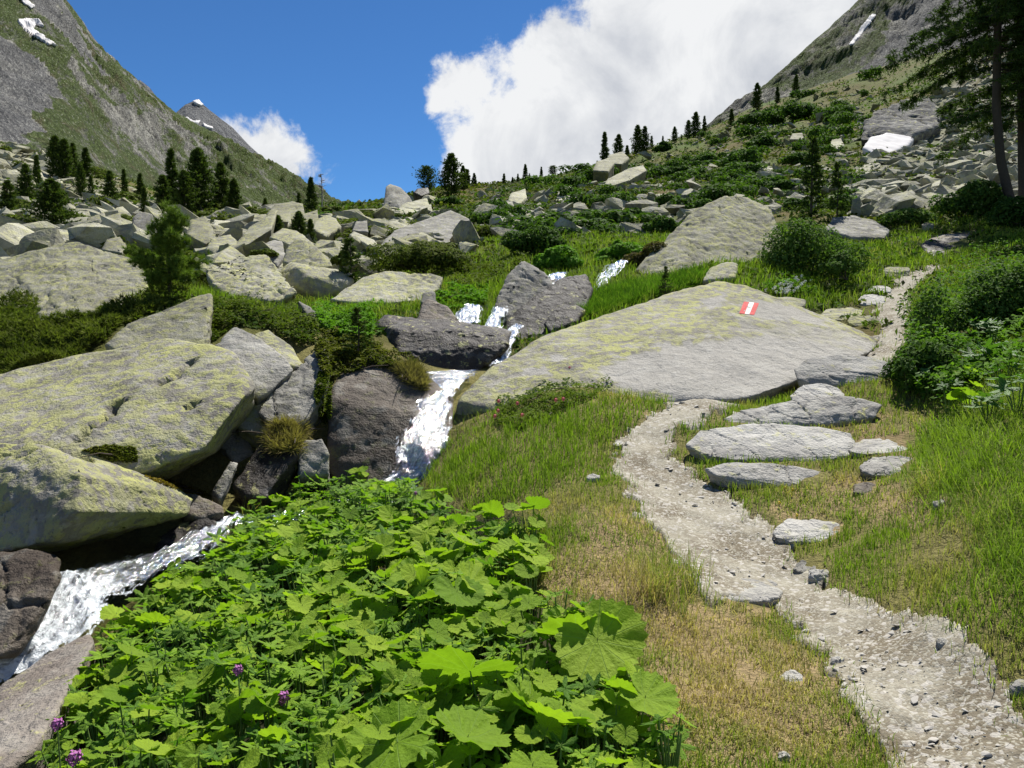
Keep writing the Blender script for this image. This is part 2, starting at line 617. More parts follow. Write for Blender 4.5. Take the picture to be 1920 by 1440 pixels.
M['rock_far'] = rock_material('far_lichen_rock', dark=(0.17, 0.166, 0.13), light=(0.41, 0.40, 0.31), lichen=0.9, lichen_col=(0.39, 0.385, 0.21), scale=0.5, speck=0.35, pale=0.5, streak=0.25)


def ground_material():
    m, t = new_mat('alpine_turf')
    pos = t.n('ShaderNodeNewGeometry').outputs['Position']
    c = t.n('ShaderNodeAttribute', _attribute_name='Col').outputs['Color']
    n1 = t.noise(pos, 0.35, 6, 0.6)
    n2 = t.noise(pos, 3.0, 6, 0.65)
    n3 = t.noise(pos, 30.0, 4, 0.65)
    col = t.mix(1.0, c, t.mix(n2, (0.55, 0.55, 0.55), (1.4, 1.4, 1.4)), 'MULTIPLY')
    col = t.mix(t.m('MULTIPLY', t.step(n1, 0.5, 0.68), 0.55), col, (0.085, 0.065, 0.028))
    col = t.mix(1.0, col, t.mix(n3, (0.5, 0.5, 0.5), (1.5, 1.5, 1.45)), 'MULTIPLY')
    nb = t.bump(t.m('ADD', n2, t.m('MULTIPLY', n3, 0.4)), 0.9, 0.12)
    return finish(m, t, col, 0.95, nb, 0.1)


def path_material():
    m, t = new_mat('trail_gravel')
    pos = t.n('ShaderNodeNewGeometry').outputs['Position']
    n1 = t.noise(pos, 2.2, 6, 0.6)
    n2 = t.noise(pos, 26.0, 5, 0.7)
    vo = t.n('ShaderNodeTexVoronoi', Vector=pos, Scale=95.0)
    vo2 = t.n('ShaderNodeTexVoronoi', Vector=pos, Scale=38.0)
    col = t.mix(t.step(n1, 0.38, 0.64), (0.145, 0.123, 0.086), (0.270, 0.250, 0.196))
    peb = t.n('ShaderNodeSeparateColor', Color=vo.outputs['Color']).outputs[0]
    peb2 = t.n('ShaderNodeSeparateColor', Color=vo2.outputs['Color']).outputs[0]
    col = t.mix(t.m('MULTIPLY', t.step(peb, 0.66, 0.8), 0.7), col, (0.36, 0.345, 0.285))
    col = t.mix(t.m('MULTIPLY', t.step(peb2, 0.82, 0.88), 0.7), col, (0.42, 0.40, 0.36))
    col = t.mix(t.m('MULTIPLY', t.step(n2, 0.52, 0.66), 0.5), col, (0.14, 0.115, 0.09))
    hgt = t.m('ADD', t.m('MULTIPLY', vo.outputs['Distance'], -0.6), t.m('ADD', n2, t.m('MULTIPLY', vo2.outputs['Distance'], -0.8)))
    return finish(m, t, col, 0.95, t.bump(hgt, 0.45, 0.012), 0.15)


def leaf_material(name, c1, c2, trans=0.35, veins=0, vein_col=(0.22, 0.34, 0.08), rough=0.5, spec=0.35, use_attr=False):
    m, t = new_mat(name)
    rnd = t.n('ShaderNodeObjectInfo').outputs['Random']
    pos = t.n('ShaderNodeNewGeometry').outputs['Position']
    nn = t.noise(pos, 9.0, 3, 0.5)
    if use_attr:
        col = t.n('ShaderNodeAttribute', _attribute_name='Col').outputs['Color']
        col = t.mix(1.0, col, t.mix(nn, (0.8, 0.8, 0.8), (1.2, 1.2, 1.2)), 'MULTIPLY')
    else:
        col = t.mix(t.m('ADD', t.m('MULTIPLY', rnd, 0.75), t.m('MULTIPLY', nn, 0.25)), c1, c2)
    normal = None
    if veins:
        oc = t.n('ShaderNodeTexCoord').outputs['Object']
        sp = t.n('ShaderNodeSeparateXYZ', Vector=oc)
        th = t.m('ARCTAN2', sp.outputs[0], sp.outputs[1])
        rr = t.m('SQRT', t.m('ADD', t.m('MULTIPLY', sp.outputs[0], sp.outputs[0]), t.m('MULTIPLY', sp.outputs[1], sp.outputs[1])))
        sn = t.m('ABSOLUTE', t.m('SINE', t.m('MULTIPLY', th, veins)))
        vn = t.m('MULTIPLY', t.step(t.m('MULTIPLY', sn, t.m('ADD', rr, 0.15)), 0.09, 0.02), 0.7)
        fine = t.noise(t.vscale(oc, (9, 9, 9)), 1.0, 5, 0.6)
        col = t.mix(vn, col, vein_col)
        col = t.mix(1.0, col, t.mix(fine, (0.72, 0.72, 0.72), (1.25, 1.25, 1.25)), 'MULTIPLY')
        normal = t.bump(t.m('ADD', t.m('MULTIPLY', vn, -1.0), fine), 0.5, 0.02)
    b = t.n('ShaderNodeBsdfPrincipled', Base_Color=col, Roughness=rough)
    b.inputs['Specular IOR Level'].default_value = spec
    tr = t.n('ShaderNodeBsdfTranslucent', Color=t.mix(1.0, col, (1.12, 1.32, 0.50), 'MULTIPLY'))
    if normal is not None:
        t.set(b, 'Normal', normal)
    mx = t.n('ShaderNodeMixShader')
    mx.inputs[0].default_value = trans
    t.t.links.new(b.outputs[0], mx.inputs[1])
    t.t.links.new(tr.outputs[0], mx.inputs[2])
    out = t.n('ShaderNodeOutputMaterial')
    t.t.links.new(mx.outputs[0], out.inputs[0])
    return m


def plain(name, c1, c2, scale=8.0, rough=0.9, bump=0.5, spec=0.2):
    m, t = new_mat(name)
    pos = t.n('ShaderNodeNewGeometry').outputs['Position']
    n = t.noise(pos, scale, 5, 0.6)
    return finish(m, t, t.mix(n, c1, c2), rough, t.bump(n, bump, 0.02), spec)


M['ground'] = ground_material()
M['path'] = path_material()
M['butterbur'] = leaf_material('butterbur_leaf', (0.115, 0.220, 0.014), (0.310, 0.430, 0.034), 0.42, 5.5, rough=0.6, spec=0.12)
M['palmate'] = leaf_material('palmate_leaf', (0.050, 0.135, 0.017), (0.240, 0.390, 0.024), 0.38, 3.5, rough=0.55, spec=0.15)
M['darkleaf'] = leaf_material('dark_palmate_leaf', (0.045, 0.12, 0.016), (0.095, 0.20, 0.026), 0.28, 3.5, rough=0.5, spec=0.28)
M['stalk'] = plain('leaf_stalk', (0.10, 0.17, 0.04), (0.16, 0.24, 0.07))
M['grass'] = leaf_material('grass_blade', None, None, 0.38, use_attr=True, rough=0.7, spec=0.1)
M['shrub'] = leaf_material('shrub_leaf', None, None, 0.34, use_attr=True, rough=0.75, spec=0.06)
M['needle'] = leaf_material('needle_foliage', None, None, 0.25, use_attr=True, rough=0.7, spec=0.08)
M['bark'] = plain('bark', (0.045, 0.035, 0.027), (0.10, 0.08, 0.062), 14.0)
M['deadwood'] = plain('dead_wood', (0.16, 0.15, 0.14), (0.30, 0.28, 0.26), 14.0)
M['snow'] = plain('old_snow', (0.42, 0.40, 0.39), (0.62, 0.61, 0.61), 0.9, 0.8, 0.8)
def paint(name, c1, c2):
    m, t = new_mat(name)
    pos = t.n('ShaderNodeNewGeometry').outputs['Position']
    n = t.noise(pos, 40.0, 5, 0.65)
    n2 = t.noise(pos, 95.0, 4, 0.7)
    col = t.mix(n, c1, c2)
    col = t.mix(t.m('MULTIPLY', t.step(t.m('ADD', t.m('MULTIPLY', n, .5), t.m('MULTIPLY', n2, .5)), 0.53, 0.60), 0.75), col, (0.27, 0.26, 0.22))
    return finish(m, t, col, 0.8, t.bump(n2, 0.6, 0.01), 0.15)


M['red_paint'] = paint('red_paint', (0.42, 0.045, 0.045), (0.55, 0.085, 0.08))
M['white_paint'] = paint('white_paint', (0.60, 0.59, 0.56), (0.72, 0.72, 0.70))


def water_material():
    """clear water with foam drawn out along the current; the ribbon's rim frays away"""
    m, t = new_mat('stream_water')
    pos = t.n('ShaderNodeNewGeometry').outputs['Position']
    am = t.n('ShaderNodeAttribute', _attribute_name='foam').outputs['Fac']
    al = t.n('ShaderNodeAttribute', _attribute_name='along').outputs['Fac']
    ac = t.n('ShaderNodeAttribute', _attribute_name='across').outputs['Fac']
    ed = t.n('ShaderNodeAttribute', _attribute_name='rim').outputs['Fac']
    fl = t.n('ShaderNodeCombineXYZ', X=t.m('MULTIPLY', ac, 15.0), Y=t.m('MULTIPLY', al, 3.2), Z=0.0)
    n1 = t.noise(fl.outputs[0], 1.0, 6, 0.66, 0.9)
    n2 = t.noise(pos, 26.0, 5, 0.72, 0.3)
    n3 = t.noise(pos, 6.0, 4, 0.6)
    mixn = t.m('ADD', t.m('ADD', t.m('MULTIPLY', n1, 0.62), t.m('MULTIPLY', n2, 0.26)), t.m('MULTIPLY', n3, 0.12))
    f = t.step(t.m('ADD', t.m('MULTIPLY', t.m('SUBTRACT', mixn, 0.5), 2.0), t.m('SUBTRACT', am, 0.56)), -0.16, 0.22)
    nb = t.bump(t.m('ADD', n1, t.m('MULTIPLY', n2, 0.6)), 0.8, 0.05)
    tr = t.n('ShaderNodeBsdfTransparent', Color=(0.40, 0.44, 0.36))
    gl = t.n('ShaderNodeBsdfGlossy', Color=(1, 1, 1), Roughness=0.08, Normal=nb)
    fr = t.n('ShaderNodeFresnel', IOR=1.33, Normal=nb)
    wb = t.n('ShaderNodeMixShader')
    t.set(wb, 'i0', t.m('ADD', fr.outputs[0], 0.04))
    t.t.links.new(tr.outputs[0], wb.inputs[1])
    t.t.links.new(gl.outputs[0], wb.inputs[2])
    fb = t.n('ShaderNodeBsdfPrincipled', Base_Color=t.mix(n2, (0.52, 0.58, 0.62), (0.78, 0.81, 0.83)), Roughness=0.45, Normal=nb)
    mx = t.n('ShaderNodeMixShader')
    t.set(mx, 'i0', t.m('MULTIPLY', f, 0.93))
    t.t.links.new(wb.outputs[0], mx.inputs[1])
    t.t.links.new(fb.outputs[0], mx.inputs[2])
    clear = t.n('ShaderNodeBsdfTransparent')
    rim = t.step(t.m('ADD', ed, t.m('MULTIPLY', t.m('SUBTRACT', mixn, 0.5), 2.6)), 0.16, 0.30)
    top = t.n('ShaderNodeMixShader')
    t.set(top, 'i0', rim)
    t.t.links.new(clear.outputs[0], top.inputs[1])
    t.t.links.new(mx.outputs[0], top.inputs[2])
    out = t.n('ShaderNodeOutputMaterial')
    t.t.links.new(top.outputs[0], out.inputs[0])
    return m


M['water'] = water_material()


def mountain_material(name, grass=0.5, rock1=(0.14, 0.138, 0.128), rock2=(0.42, 0.41, 0.365), sc=0.01, green=(0.080, 0.115, 0.026), fall=(0.0, 0.0, 1.0)):
    m, t = new_mat(name)
    ge = t.n('ShaderNodeNewGeometry')
    pos = ge.outputs['Position']
    at = t.n('ShaderNodeAttribute', _attribute_name='grass').outputs['Fac']
    # drainage streaks run down the slope: stretch along z
    dt = t.n('ShaderNodeVectorMath', _operation='DOT_PRODUCT')
    t.set(dt, 'i0', pos)
    dt.inputs[1].default_value = fall
    al = t.n('ShaderNodeVectorMath', _operation='SCALE')
    al.inputs[0].default_value = fall
    t.set(al, 'Scale', t.m('MULTIPLY', dt.outputs['Value'], 0.72))
    sq = t.n('ShaderNodeVectorMath', _operation='SUBTRACT')
    t.set(sq, 'i0', pos)
    t.set(sq, 'i1', al.outputs[0])
    sv = sq.outputs[0]
    st = t.noise(sv, sc * 2.2, 9, 0.64, 0.4)
    n1 = t.noise(sv, sc * 7, 8, 0.68, 0.3)
    n2 = t.noise(sv, sc * 24, 6, 0.74)
    n3 = t.noise(sv, sc * 62, 4, 0.7)
    rc = t.mix(t.step(n1, 0.3, 0.7), rock1, rock2)
    rc = t.mix(1.0, rc, t.mix(t.step(n2, 0.25, 0.75), (0.45, 0.45, 0.47), (1.45, 1.45, 1.42)), 'MULTIPLY')
    rc = t.mix(t.m('MULTIPLY', t.step(at, 0.30, 0.12), 0.75), rc, t.mix(n1, (0.075, 0.078, 0.085), (0.25, 0.25, 0.25)))
    gc = t.mix(n2, tuple(c * 0.6 for c in green), tuple(c * 1.4 for c in green))
    gc = t.mix(t.step(n1, 0.5, 0.7), gc, (0.11, 0.10, 0.045))
    mk = t.m('ADD', t.m('ADD', t.m('MULTIPLY', st, 1.5), t.m('MULTIPLY', n2, 0.8)), t.m('SUBTRACT', at, 1.65))
    col = t.mix(t.step(mk, -0.08, 0.10), rc, gc)
    col = t.mix(1.0, col, t.mix(t.step(n3, 0.3, 0.7), (0.5, 0.5, 0.52), (1.4, 1.4, 1.36)), 'MULTIPLY')  # dark specks paint small shadows among the slope's boulders into the colour
    bl = t.m('MULTIPLY', t.step(n3, 0.58, 0.66), 0.55)
    col = t.mix(bl, col, (0.46, 0.45, 0.41))
    nb = t.bump(t.m('ADD', n1, t.m('ADD', t.m('MULTIPLY', n2, 0.5), t.m('MULTIPLY', n3, 0.2))), 1.0, 0.2 / sc)
    return finish(m, t, col, 0.95, nb, 0.1)


# ------------------------------------------------------------------ ground
def build_ground():
    fr = np.linspace(R(-46), R(46), 420)
    bk = np.linspace(R(46), R(314), 70)[1:-1]
    th = np.concatenate([fr, bk])
    rr = np.concatenate([np.exp(np.linspace(math.log(0.5), math.log(320), 340)), [420, 600, 1000, 1800, 3200, 6000]])
    T, RR = np.meshgrid(th, rr, indexing='ij')
    X = (np.sin(T) * RR).ravel()
    Y = (np.cos(T) * RR).ravel()
    Z = hf(X, Y)
    pth, bed, dry, px, py = zone(X, Y)
    Z = Z - np.where(pth, 0.05, 0.0)
    nt, nr = len(th), len(rr)
    a, b = np.meshgrid(np.arange(nt), np.arange(nr - 1), indexing='ij')
    a2 = (a + 1) % nt
    Fc = np.stack([a * nr + b, a * nr + b + 1, a2 * nr + b + 1, a2 * nr + b], -1).reshape(-1, 4)
    p = np.stack([X, Y, np.zeros_like(X)], 1)
    col = np.tile(np.array([0.070, 0.110, 0.018]), (len(X), 1))
    n = fbm(p * 0.12 + 3, 4)
    n2 = fbm(p * 0.9 + 13, 4)
    w = np.clip(0.5 + n, 0, 1)[:, None]
    col = col * (1 - w) + np.array([0.105, 0.085, 0.028]) * w
    d = np.hypot(X, Y)
    near = d < 12
    col[near] = np.array([0.165, 0.150, 0.055])
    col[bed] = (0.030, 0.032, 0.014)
    dd = dry & near
    col[dd] = (0.27, 0.205, 0.11)
    col[pth] = (0.17, 0.14, 0.10)
    # scree and talus soil is grey between the stones
    for q in (SCREE, TALUS, SADDLE):
        s = in_poly(px, py, q) & (d > 20)
        k = np.clip(0.55 + 0.9 * n2, 0.0, 1)[:, None]
        col = np.where(s[:, None], col * (1 - k) + np.array([0.25, 0.24, 0.19]) * k, col)
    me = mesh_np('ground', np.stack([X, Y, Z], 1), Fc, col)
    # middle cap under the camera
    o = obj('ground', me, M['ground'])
    setting(o)


SCREE = [(1590, 415), (1600, 370), (1640, 320), (1600, 285), (1700, 285), (1740, 225), (1780, 100), (1930, 60), (1930, 400), (1800, 395), (1680, 400)]
TALUS = [(-50, 255), (60, 262), (200, 330), (330, 390), (500, 402), (520, 470), (330, 470), (200, 470), (-50, 520)]
SADDLE = [(480, 400), (690, 396), (770, 372), (800, 372), (905, 450), (890, 480), (720, 495), (670, 540), (560, 560), (400, 545), (365, 470)]
build_ground()


def build_path():
    u = np.linspace(R(-2), R(48), 520)
    rr = np.exp(np.linspace(math.log(0.6), math.log(27), 560))
    T, RR = np.meshgrid(u, rr, indexing='ij')
    X = (np.sin(T) * RR).ravel()
    Y = (np.cos(T) * RR).ravel()
    Z = hf(X, Y)
    pth, bed, dry, px, py = zone(X, Y)
    p = np.stack([X, Y, np.zeros_like(X)], 1)
    Z = Z + 0.004 + 0.014 * fbm(p * 7, 3)
    nr = len(rr)
    a, b = np.meshgrid(np.arange(len(u) - 1), np.arange(nr - 1), indexing='ij')
    Fc = np.stack([a * nr + b, a * nr + b + 1, (a + 1) * nr + b + 1, (a + 1) * nr + b], -1).reshape(-1, 4)
    keep = pth[Fc].sum(1) >= 2
    Fc = Fc[keep]
    edge = np.zeros(len(X), bool)
    used = np.unique(Fc)
    edge[used] = ~pth[used]
    Z = np.where(edge, Z - 0.06, Z)
    idx = -np.ones(len(X), int)
    idx[used] = np.arange(len(used))
    me = mesh_np('path', np.stack([X, Y, Z], 1)[used], idx[Fc])
    setting(obj('path', me, M['path']))


build_path()


# ------------------------------------------------------------------ mountains
def sheet(name, cols, mat, rows=60, sub=14, noise_amp=0.02, fall=True, seed=0, grass_fn=None):
    """cols: list of (px, [(py, depth), ...from foot to crest]) -> displaced slope with a back side"""
    cs = []
    for px, pts in cols:
        t = np.linspace(0, 1, len(pts))
        tt = np.linspace(0, 1, rows)
        py = np.interp(tt, t, [q[0] for q in pts])
        dd = np.exp(np.interp(tt, t, [math.log(q[1]) for q in pts]))
        cs.append(np.stack([np.full(rows, px, float), py, dd], 1))
    cs = np.array(cs)
    n = len(cs)
    ti = np.linspace(0, n - 1, (n - 1) * sub + 1)
    i = np.clip(ti.astype(int), 0, n - 2)
    f = (ti - i)[:, None, None]
    ff = f
    G = cs[i] * (1 - ff) + cs[i + 1] * ff
    u, s = ray(G[..., 0], G[..., 1])
    d = G[..., 2]
    V = np.stack([u * d, d, EYE + s * d], -1)
    if fall:
        top = V[:, -1:, :]
        outw = top * np.array([1.0, 1.0, 0]) / np.linalg.norm(top[..., :2], axis=-1)[..., None]
        L = top[..., 1:2]
        back = [top + outw * L * k + np.array([0, 0, -1.0]) * L * q for k, q in ((0.05, 0.01), (0.15, 0.07), (0.4, 0.25))]
        V = np.concatenate([V] + back, 1)
    na, nb = V.shape[:2]
    Vf = V.reshape(-1, 3)
    dist = Vf[:, 1:2]
    scale = np.median(dist)
    q = Vf / scale
    rid = 1 - np.abs(fbm(q * 9 + seed, 5)) * 2
    rid2 = 1 - np.abs(fbm(q * 34 + seed + 5, 4)) * 2
    disp = (fbm(q * 5 + seed, 4) * 0.8 + rid * 0.35 + rid2 * 0.14) * noise_amp * dist[:, 0]
    tt = np.tile(np.concatenate([np.linspace(0, 1, nb - 3), [1, 1, 1]]) if fall else np.linspace(0, 1, nb), na)
    disp *= np.clip(0.15 + tt * 1.2, 0, 1)
    top_damp = 1 - 0.75 * np.clip((tt - 0.9) / 0.1, 0, 1)
    disp *= top_damp
    Vf = Vf + np.stack([0.25 * disp, -0.5 * disp, 0.75 * disp], 1)
    a, b = np.meshgrid(np.arange(na - 1), np.arange(nb - 1), indexing='ij')
    Fc = np.stack([a * nb + b, (a + 1) * nb + b, (a + 1) * nb + b + 1, a * nb + b + 1], -1).reshape(-1, 4)
    ppx, ppy = project(Vf[:, 0], Vf[:, 1], Vf[:, 2])
    gr = grass_fn(ppx, ppy, q) if grass_fn else np.full(len(Vf), 0.5)
    me = mesh_np(name, Vf, Fc, attr={'grass': gr})
    o = setting(obj(name, me, mat))
    return o, V


def grass_left(px, py, q):
    px = px + 45 * fbm(q * 7 + 3, 4)
    py = py + 45 * fbm(q * 7 + 13, 4)
    g0 = np.full(len(px), 0.66)
    # crags at the far left and the scoured slab running down the middle
    g0 = np.where(in_poly(px, py, [(-400, 60), (40, 60), (90, 150), (120, 260), (-400, 260)]), 0.10, g0)
    g0 = np.where(in_poly(px, py, [(110, 100), (180, 120), (330, 230), (420, 330), (330, 350), (200, 230)]), 0.40, g0)
    g0 = np.where(in_poly(px, py, [(60, -10), (130, -20), (210, 110), (180, 110)]), 0.12, g0)
    g0 = np.where(in_poly(px, py, [(0, 0), (60, -20), (150, 110), (120, 130), (70, 90)]), 0.68, g0)
    g0 = np.where(in_poly(px, py, [(380, 300), (460, 290), (640, 400), (420, 420)]), 0.66, g0)
    return g0 + 0.12 * fbm(q * 14, 3)


def fall_line(a, b):
    v = P(*a) - P(*b)
    return tuple(v / np.linalg.norm(v))


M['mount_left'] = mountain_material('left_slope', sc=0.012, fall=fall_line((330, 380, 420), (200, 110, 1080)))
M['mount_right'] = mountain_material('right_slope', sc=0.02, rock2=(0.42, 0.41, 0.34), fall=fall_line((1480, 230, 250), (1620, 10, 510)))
M['mount_far'] = mountain_material('far_peak_haze_rock', sc=0.0035, rock1=(0.20, 0.215, 0.24), rock2=(0.40, 0.415, 0.44))  # bluish greys put the haze of distance into the rock colour
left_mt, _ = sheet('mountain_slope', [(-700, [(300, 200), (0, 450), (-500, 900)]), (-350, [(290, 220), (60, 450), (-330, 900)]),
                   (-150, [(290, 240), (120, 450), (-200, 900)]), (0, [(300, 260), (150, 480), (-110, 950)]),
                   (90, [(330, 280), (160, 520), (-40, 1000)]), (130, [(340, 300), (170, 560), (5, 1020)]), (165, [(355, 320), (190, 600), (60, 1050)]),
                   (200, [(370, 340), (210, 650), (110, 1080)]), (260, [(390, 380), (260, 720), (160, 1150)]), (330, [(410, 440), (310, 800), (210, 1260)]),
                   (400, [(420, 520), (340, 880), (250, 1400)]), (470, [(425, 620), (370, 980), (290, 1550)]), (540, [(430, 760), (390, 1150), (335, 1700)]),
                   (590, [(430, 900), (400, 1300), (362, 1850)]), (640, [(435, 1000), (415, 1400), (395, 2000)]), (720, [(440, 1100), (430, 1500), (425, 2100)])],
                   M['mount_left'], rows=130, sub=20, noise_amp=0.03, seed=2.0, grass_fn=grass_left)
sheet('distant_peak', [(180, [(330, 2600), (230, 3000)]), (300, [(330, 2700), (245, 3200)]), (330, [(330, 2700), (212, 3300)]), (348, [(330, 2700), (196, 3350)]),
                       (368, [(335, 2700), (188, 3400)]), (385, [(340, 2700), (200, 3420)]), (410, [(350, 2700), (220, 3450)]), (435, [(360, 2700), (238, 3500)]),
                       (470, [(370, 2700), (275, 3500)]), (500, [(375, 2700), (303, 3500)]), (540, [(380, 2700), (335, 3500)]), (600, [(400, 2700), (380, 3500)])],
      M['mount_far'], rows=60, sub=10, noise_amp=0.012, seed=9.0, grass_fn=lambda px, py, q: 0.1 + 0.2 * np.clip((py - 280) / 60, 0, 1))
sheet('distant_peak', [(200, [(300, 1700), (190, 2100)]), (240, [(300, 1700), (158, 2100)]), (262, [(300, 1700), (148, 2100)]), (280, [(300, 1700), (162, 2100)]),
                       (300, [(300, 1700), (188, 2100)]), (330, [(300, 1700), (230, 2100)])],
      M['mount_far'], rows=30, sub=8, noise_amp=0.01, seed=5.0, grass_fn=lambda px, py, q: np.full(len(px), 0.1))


def grass_right(px, py, q):
    px = px + 50 * fbm(q * 7 + 3, 4)
    py = py + 40 * fbm(q * 7 + 13, 4)
    g0 = np.full(len(px), 0.58)
    g0 = np.where(in_poly(px, py, [(1640, 40), (1700, -20), (1900, -200), (1900, 120), (1600, 150)]), 0.15, g0)
    return g0 + 0.12 * fbm(q * 14, 3)


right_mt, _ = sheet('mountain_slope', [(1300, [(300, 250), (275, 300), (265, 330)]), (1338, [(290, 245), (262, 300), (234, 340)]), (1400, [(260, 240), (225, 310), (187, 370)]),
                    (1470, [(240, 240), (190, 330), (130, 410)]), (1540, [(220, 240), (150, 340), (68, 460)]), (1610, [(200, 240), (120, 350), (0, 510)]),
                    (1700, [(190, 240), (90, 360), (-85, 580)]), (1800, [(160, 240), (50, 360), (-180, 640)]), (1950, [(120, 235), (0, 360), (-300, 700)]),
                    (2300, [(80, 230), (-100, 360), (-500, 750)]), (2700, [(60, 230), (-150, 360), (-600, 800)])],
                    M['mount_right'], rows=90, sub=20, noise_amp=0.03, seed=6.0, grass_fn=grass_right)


def bvh_of(objs):
    V, Fc = [], []
    for o in objs:
        b = len(V)
        mw = Matrix.LocRotScale(o.location, o.rotation_euler, o.scale)
        V += [mw @ v.co for v in o.data.vertices]
        Fc += [[i + b for i in p.vertices] for p in o.data.polygons]
    return BVHTree.FromPolygons(V, Fc)


def drape(name, poly, bvh, off, mat, res=26, thick=True, jit=0.0, parent=None):
    """a thin patch lying on a surface inside the pixel outline; its rim is pressed below the surface"""
    xs = [q[0] for q in poly]
    ys = [q[1] for q in poly]
    nx = res
    ny = max(6, int(res * (max(ys) - min(ys)) / (max(xs) - min(xs) + 1e-6)))
    ny = min(ny, 70)
    gx = np.linspace(min(xs) - 1, max(xs) + 1, nx)
    gy = np.linspace(min(ys) - 1, max(ys) + 1, ny)
    verts, ids = [], {}
    org = Vector((0, 0, EYE))
    GX, GY = np.meshgrid(gx, gy, indexing='ij')
    q3 = np.stack([GX.ravel() * .12, GY.ravel() * .12, np.full(GX.size, 3.0)], 1)
    JX = jit * fbm(q3, 2).reshape(GX.shape) if jit else np.zeros(GX.shape)
    JY = jit * fbm(q3 + 6, 2).reshape(GX.shape) if jit else np.zeros(GX.shape)
    INS = in_poly((GX + JX).ravel(), (GY + JY).ravel(), poly).reshape(GX.shape)
    for i, x in enumerate(gx):
        for j, y in enumerate(gy):
            q = P(x, y, 1.0)
            dv = (Vector(q) - org).normalized()
            hit, nrm, _, _ = bvh.ray_cast(org, dv)
            if hit is None:
                continue
            if nrm.dot(dv) > 0:
                nrm = -nrm
            inside = bool(INS[i, j])
            ids[(i, j)] = (len(verts), inside)
            verts.append(hit + nrm * (off if inside else -off * 0.5))
    faces = []
    for i in range(nx - 1):
        for j in range(ny - 1):
            ks = [(i, j), (i + 1, j), (i + 1, j + 1), (i, j + 1)]
            if all(k in ids for k in ks) and sum(ids[k][1] for k in ks) >= (4 if not thick else 2):
                faces.append([ids[k][0] for k in ks])
    if not faces:
        return None
    used = sorted({i for f in faces for i in f})
    mp = {v: k for k, v in enumerate(used)}
    me = mesh_np(name, np.array([verts[i] for i in used]), np.array([[mp[i] for i in f] for f in faces]))
    return obj(name, me, mat, parent)


bl = bvh_of([left_mt])
br = bvh_of([right_mt])
for poly, lab, bv, off in (([(31, 40), (48, 35), (75, 38), (84, 50), (66, 48), (62, 56), (80, 68), (105, 86), (88, 84), (66, 70), (48, 58)], 'hook-shaped white snow patch high on the left mountain', bl, 5.0),
                           ([(38, -2), (50, 2), (66, 14), (58, 17), (46, 8)], 'narrow white snow strip at the top left corner of the picture', bl, 4.0),
                           ([(1592, 85), (1600, 72), (1616, 50), (1636, 26), (1642, 28), (1630, 46), (1614, 66), (1600, 84)], 'long thin snow streak in a gully of the right mountain', br, 1.5)):
    o = drape('snow_patch', poly, bv, off * .35, M['snow'], res=64, jit=1.5)
    if o:
        tag(o, lab, 'snow', 'snow patches on the mountains')
far_objs = [o for o in scene.objects if o.name.startswith('distant_peak')]
bf = bvh_of(far_objs)
for poly, lab in (([(343, 225), (352, 222), (362, 230), (375, 227), (372, 233), (360, 236), (352, 233)], 'snow patch on the left shoulder of the distant peak'),
                  ([(362, 193), (370, 189), (380, 199), (374, 200)], 'small snow cap on the tip of the distant peak'),
                  ([(378, 233), (396, 240), (398, 244), (382, 239)], 'thin snow ledge in the middle of the distant peak'),
                  ([(486, 292), (492, 300), (502, 308), (498, 310), (488, 302)], 'snow strip low on the right ridge of the distant peak')):
    o = drape('snow_patch', poly, bf, 9.0, M['snow'], res=40, jit=1.0)
    if o:
        tag(o, lab, 'snow', 'snow patches on the mountains')

# ------------------------------------------------------------------ rocks
ROCKS = []       # near rocks for the collision tree


def rock_mesh(name, pts, edge, amp=0.03, smooth_it=2, strata=0.5, seed=0.0, freq=1.0, centre=None):
    bm = bmesh.new()
    for p in pts:
        bm.verts.new(p)
    res = bmesh.ops.convex_hull(bm, input=bm.verts[:])
    bad = [e for e in res['geom_interior'] if isinstance(e, bmesh.types.BMVert)]
    bad += [e for e in res['geom_unused'] if isinstance(e, bmesh.types.BMVert)]
    bmesh.ops.delete(bm, geom=list(set(bad)), context='VERTS')
    for k in range(9):
        long_e = [e for e in bm.edges if e.calc_length() > edge]
        if not long_e or len(bm.faces) > 26000:
            break
        bmesh.ops.subdivide_edges(bm, edges=long_e, cuts=1)
        bmesh.ops.triangulate(bm, faces=[f for f in bm.faces if len(f.verts) > 3])
    for k in range(smooth_it):
        bmesh.ops.smooth_vert(bm, verts=bm.verts[:], factor=0.5, use_axis_x=True, use_axis_y=True, use_axis_z=True)
    bm.normal_update()
    bmesh.ops.recalc_face_normals(bm, faces=bm.faces[:])
    V = np.array([v.co[:] for v in bm.verts])
    Nn = np.array([v.normal[:] for v in bm.verts])
    Fc = np.array([[v.index for v in f.verts] for f in bm.faces]) if bm.verts.index_update() is None else None
    bm.free()
    q = V * freq + seed
    disp = fbm(q * 1.3, 4) * 0.9
    # layers of the gneiss: steps along a tilted bedding direction
    bd = np.array([0.35, -0.25, 0.9])
    bd /= np.linalg.norm(bd)
    s = (q @ bd) * 5.0 + fbm(q * 1.1 + 7, 3) * 1.6
    saw = s - np.floor(s)
    disp += strata * (np.minimum(saw * 3.0, 1.0) - 0.5) * 0.7
    disp += fbm(q * 6.0 + 3, 3) * 0.35
    # a few splits
    cr = np.abs(fbm(np.stack([q @ np.array([.9, .3, .2]), q @ np.array([-.3, .9, .1]) * 0.35, q[:, 2] * .4], 1) * 1.7 + 31, 2))
    disp -= np.where(cr < 0.018, 1.2, 0.0) * strata
    V = V + Nn * (disp * amp)[:, None]
    c = np.array(centre if centre is not None else [V[:, 0].mean(), V[:, 1].mean(), V[:, 2].min()])
    return V - c, Fc, c


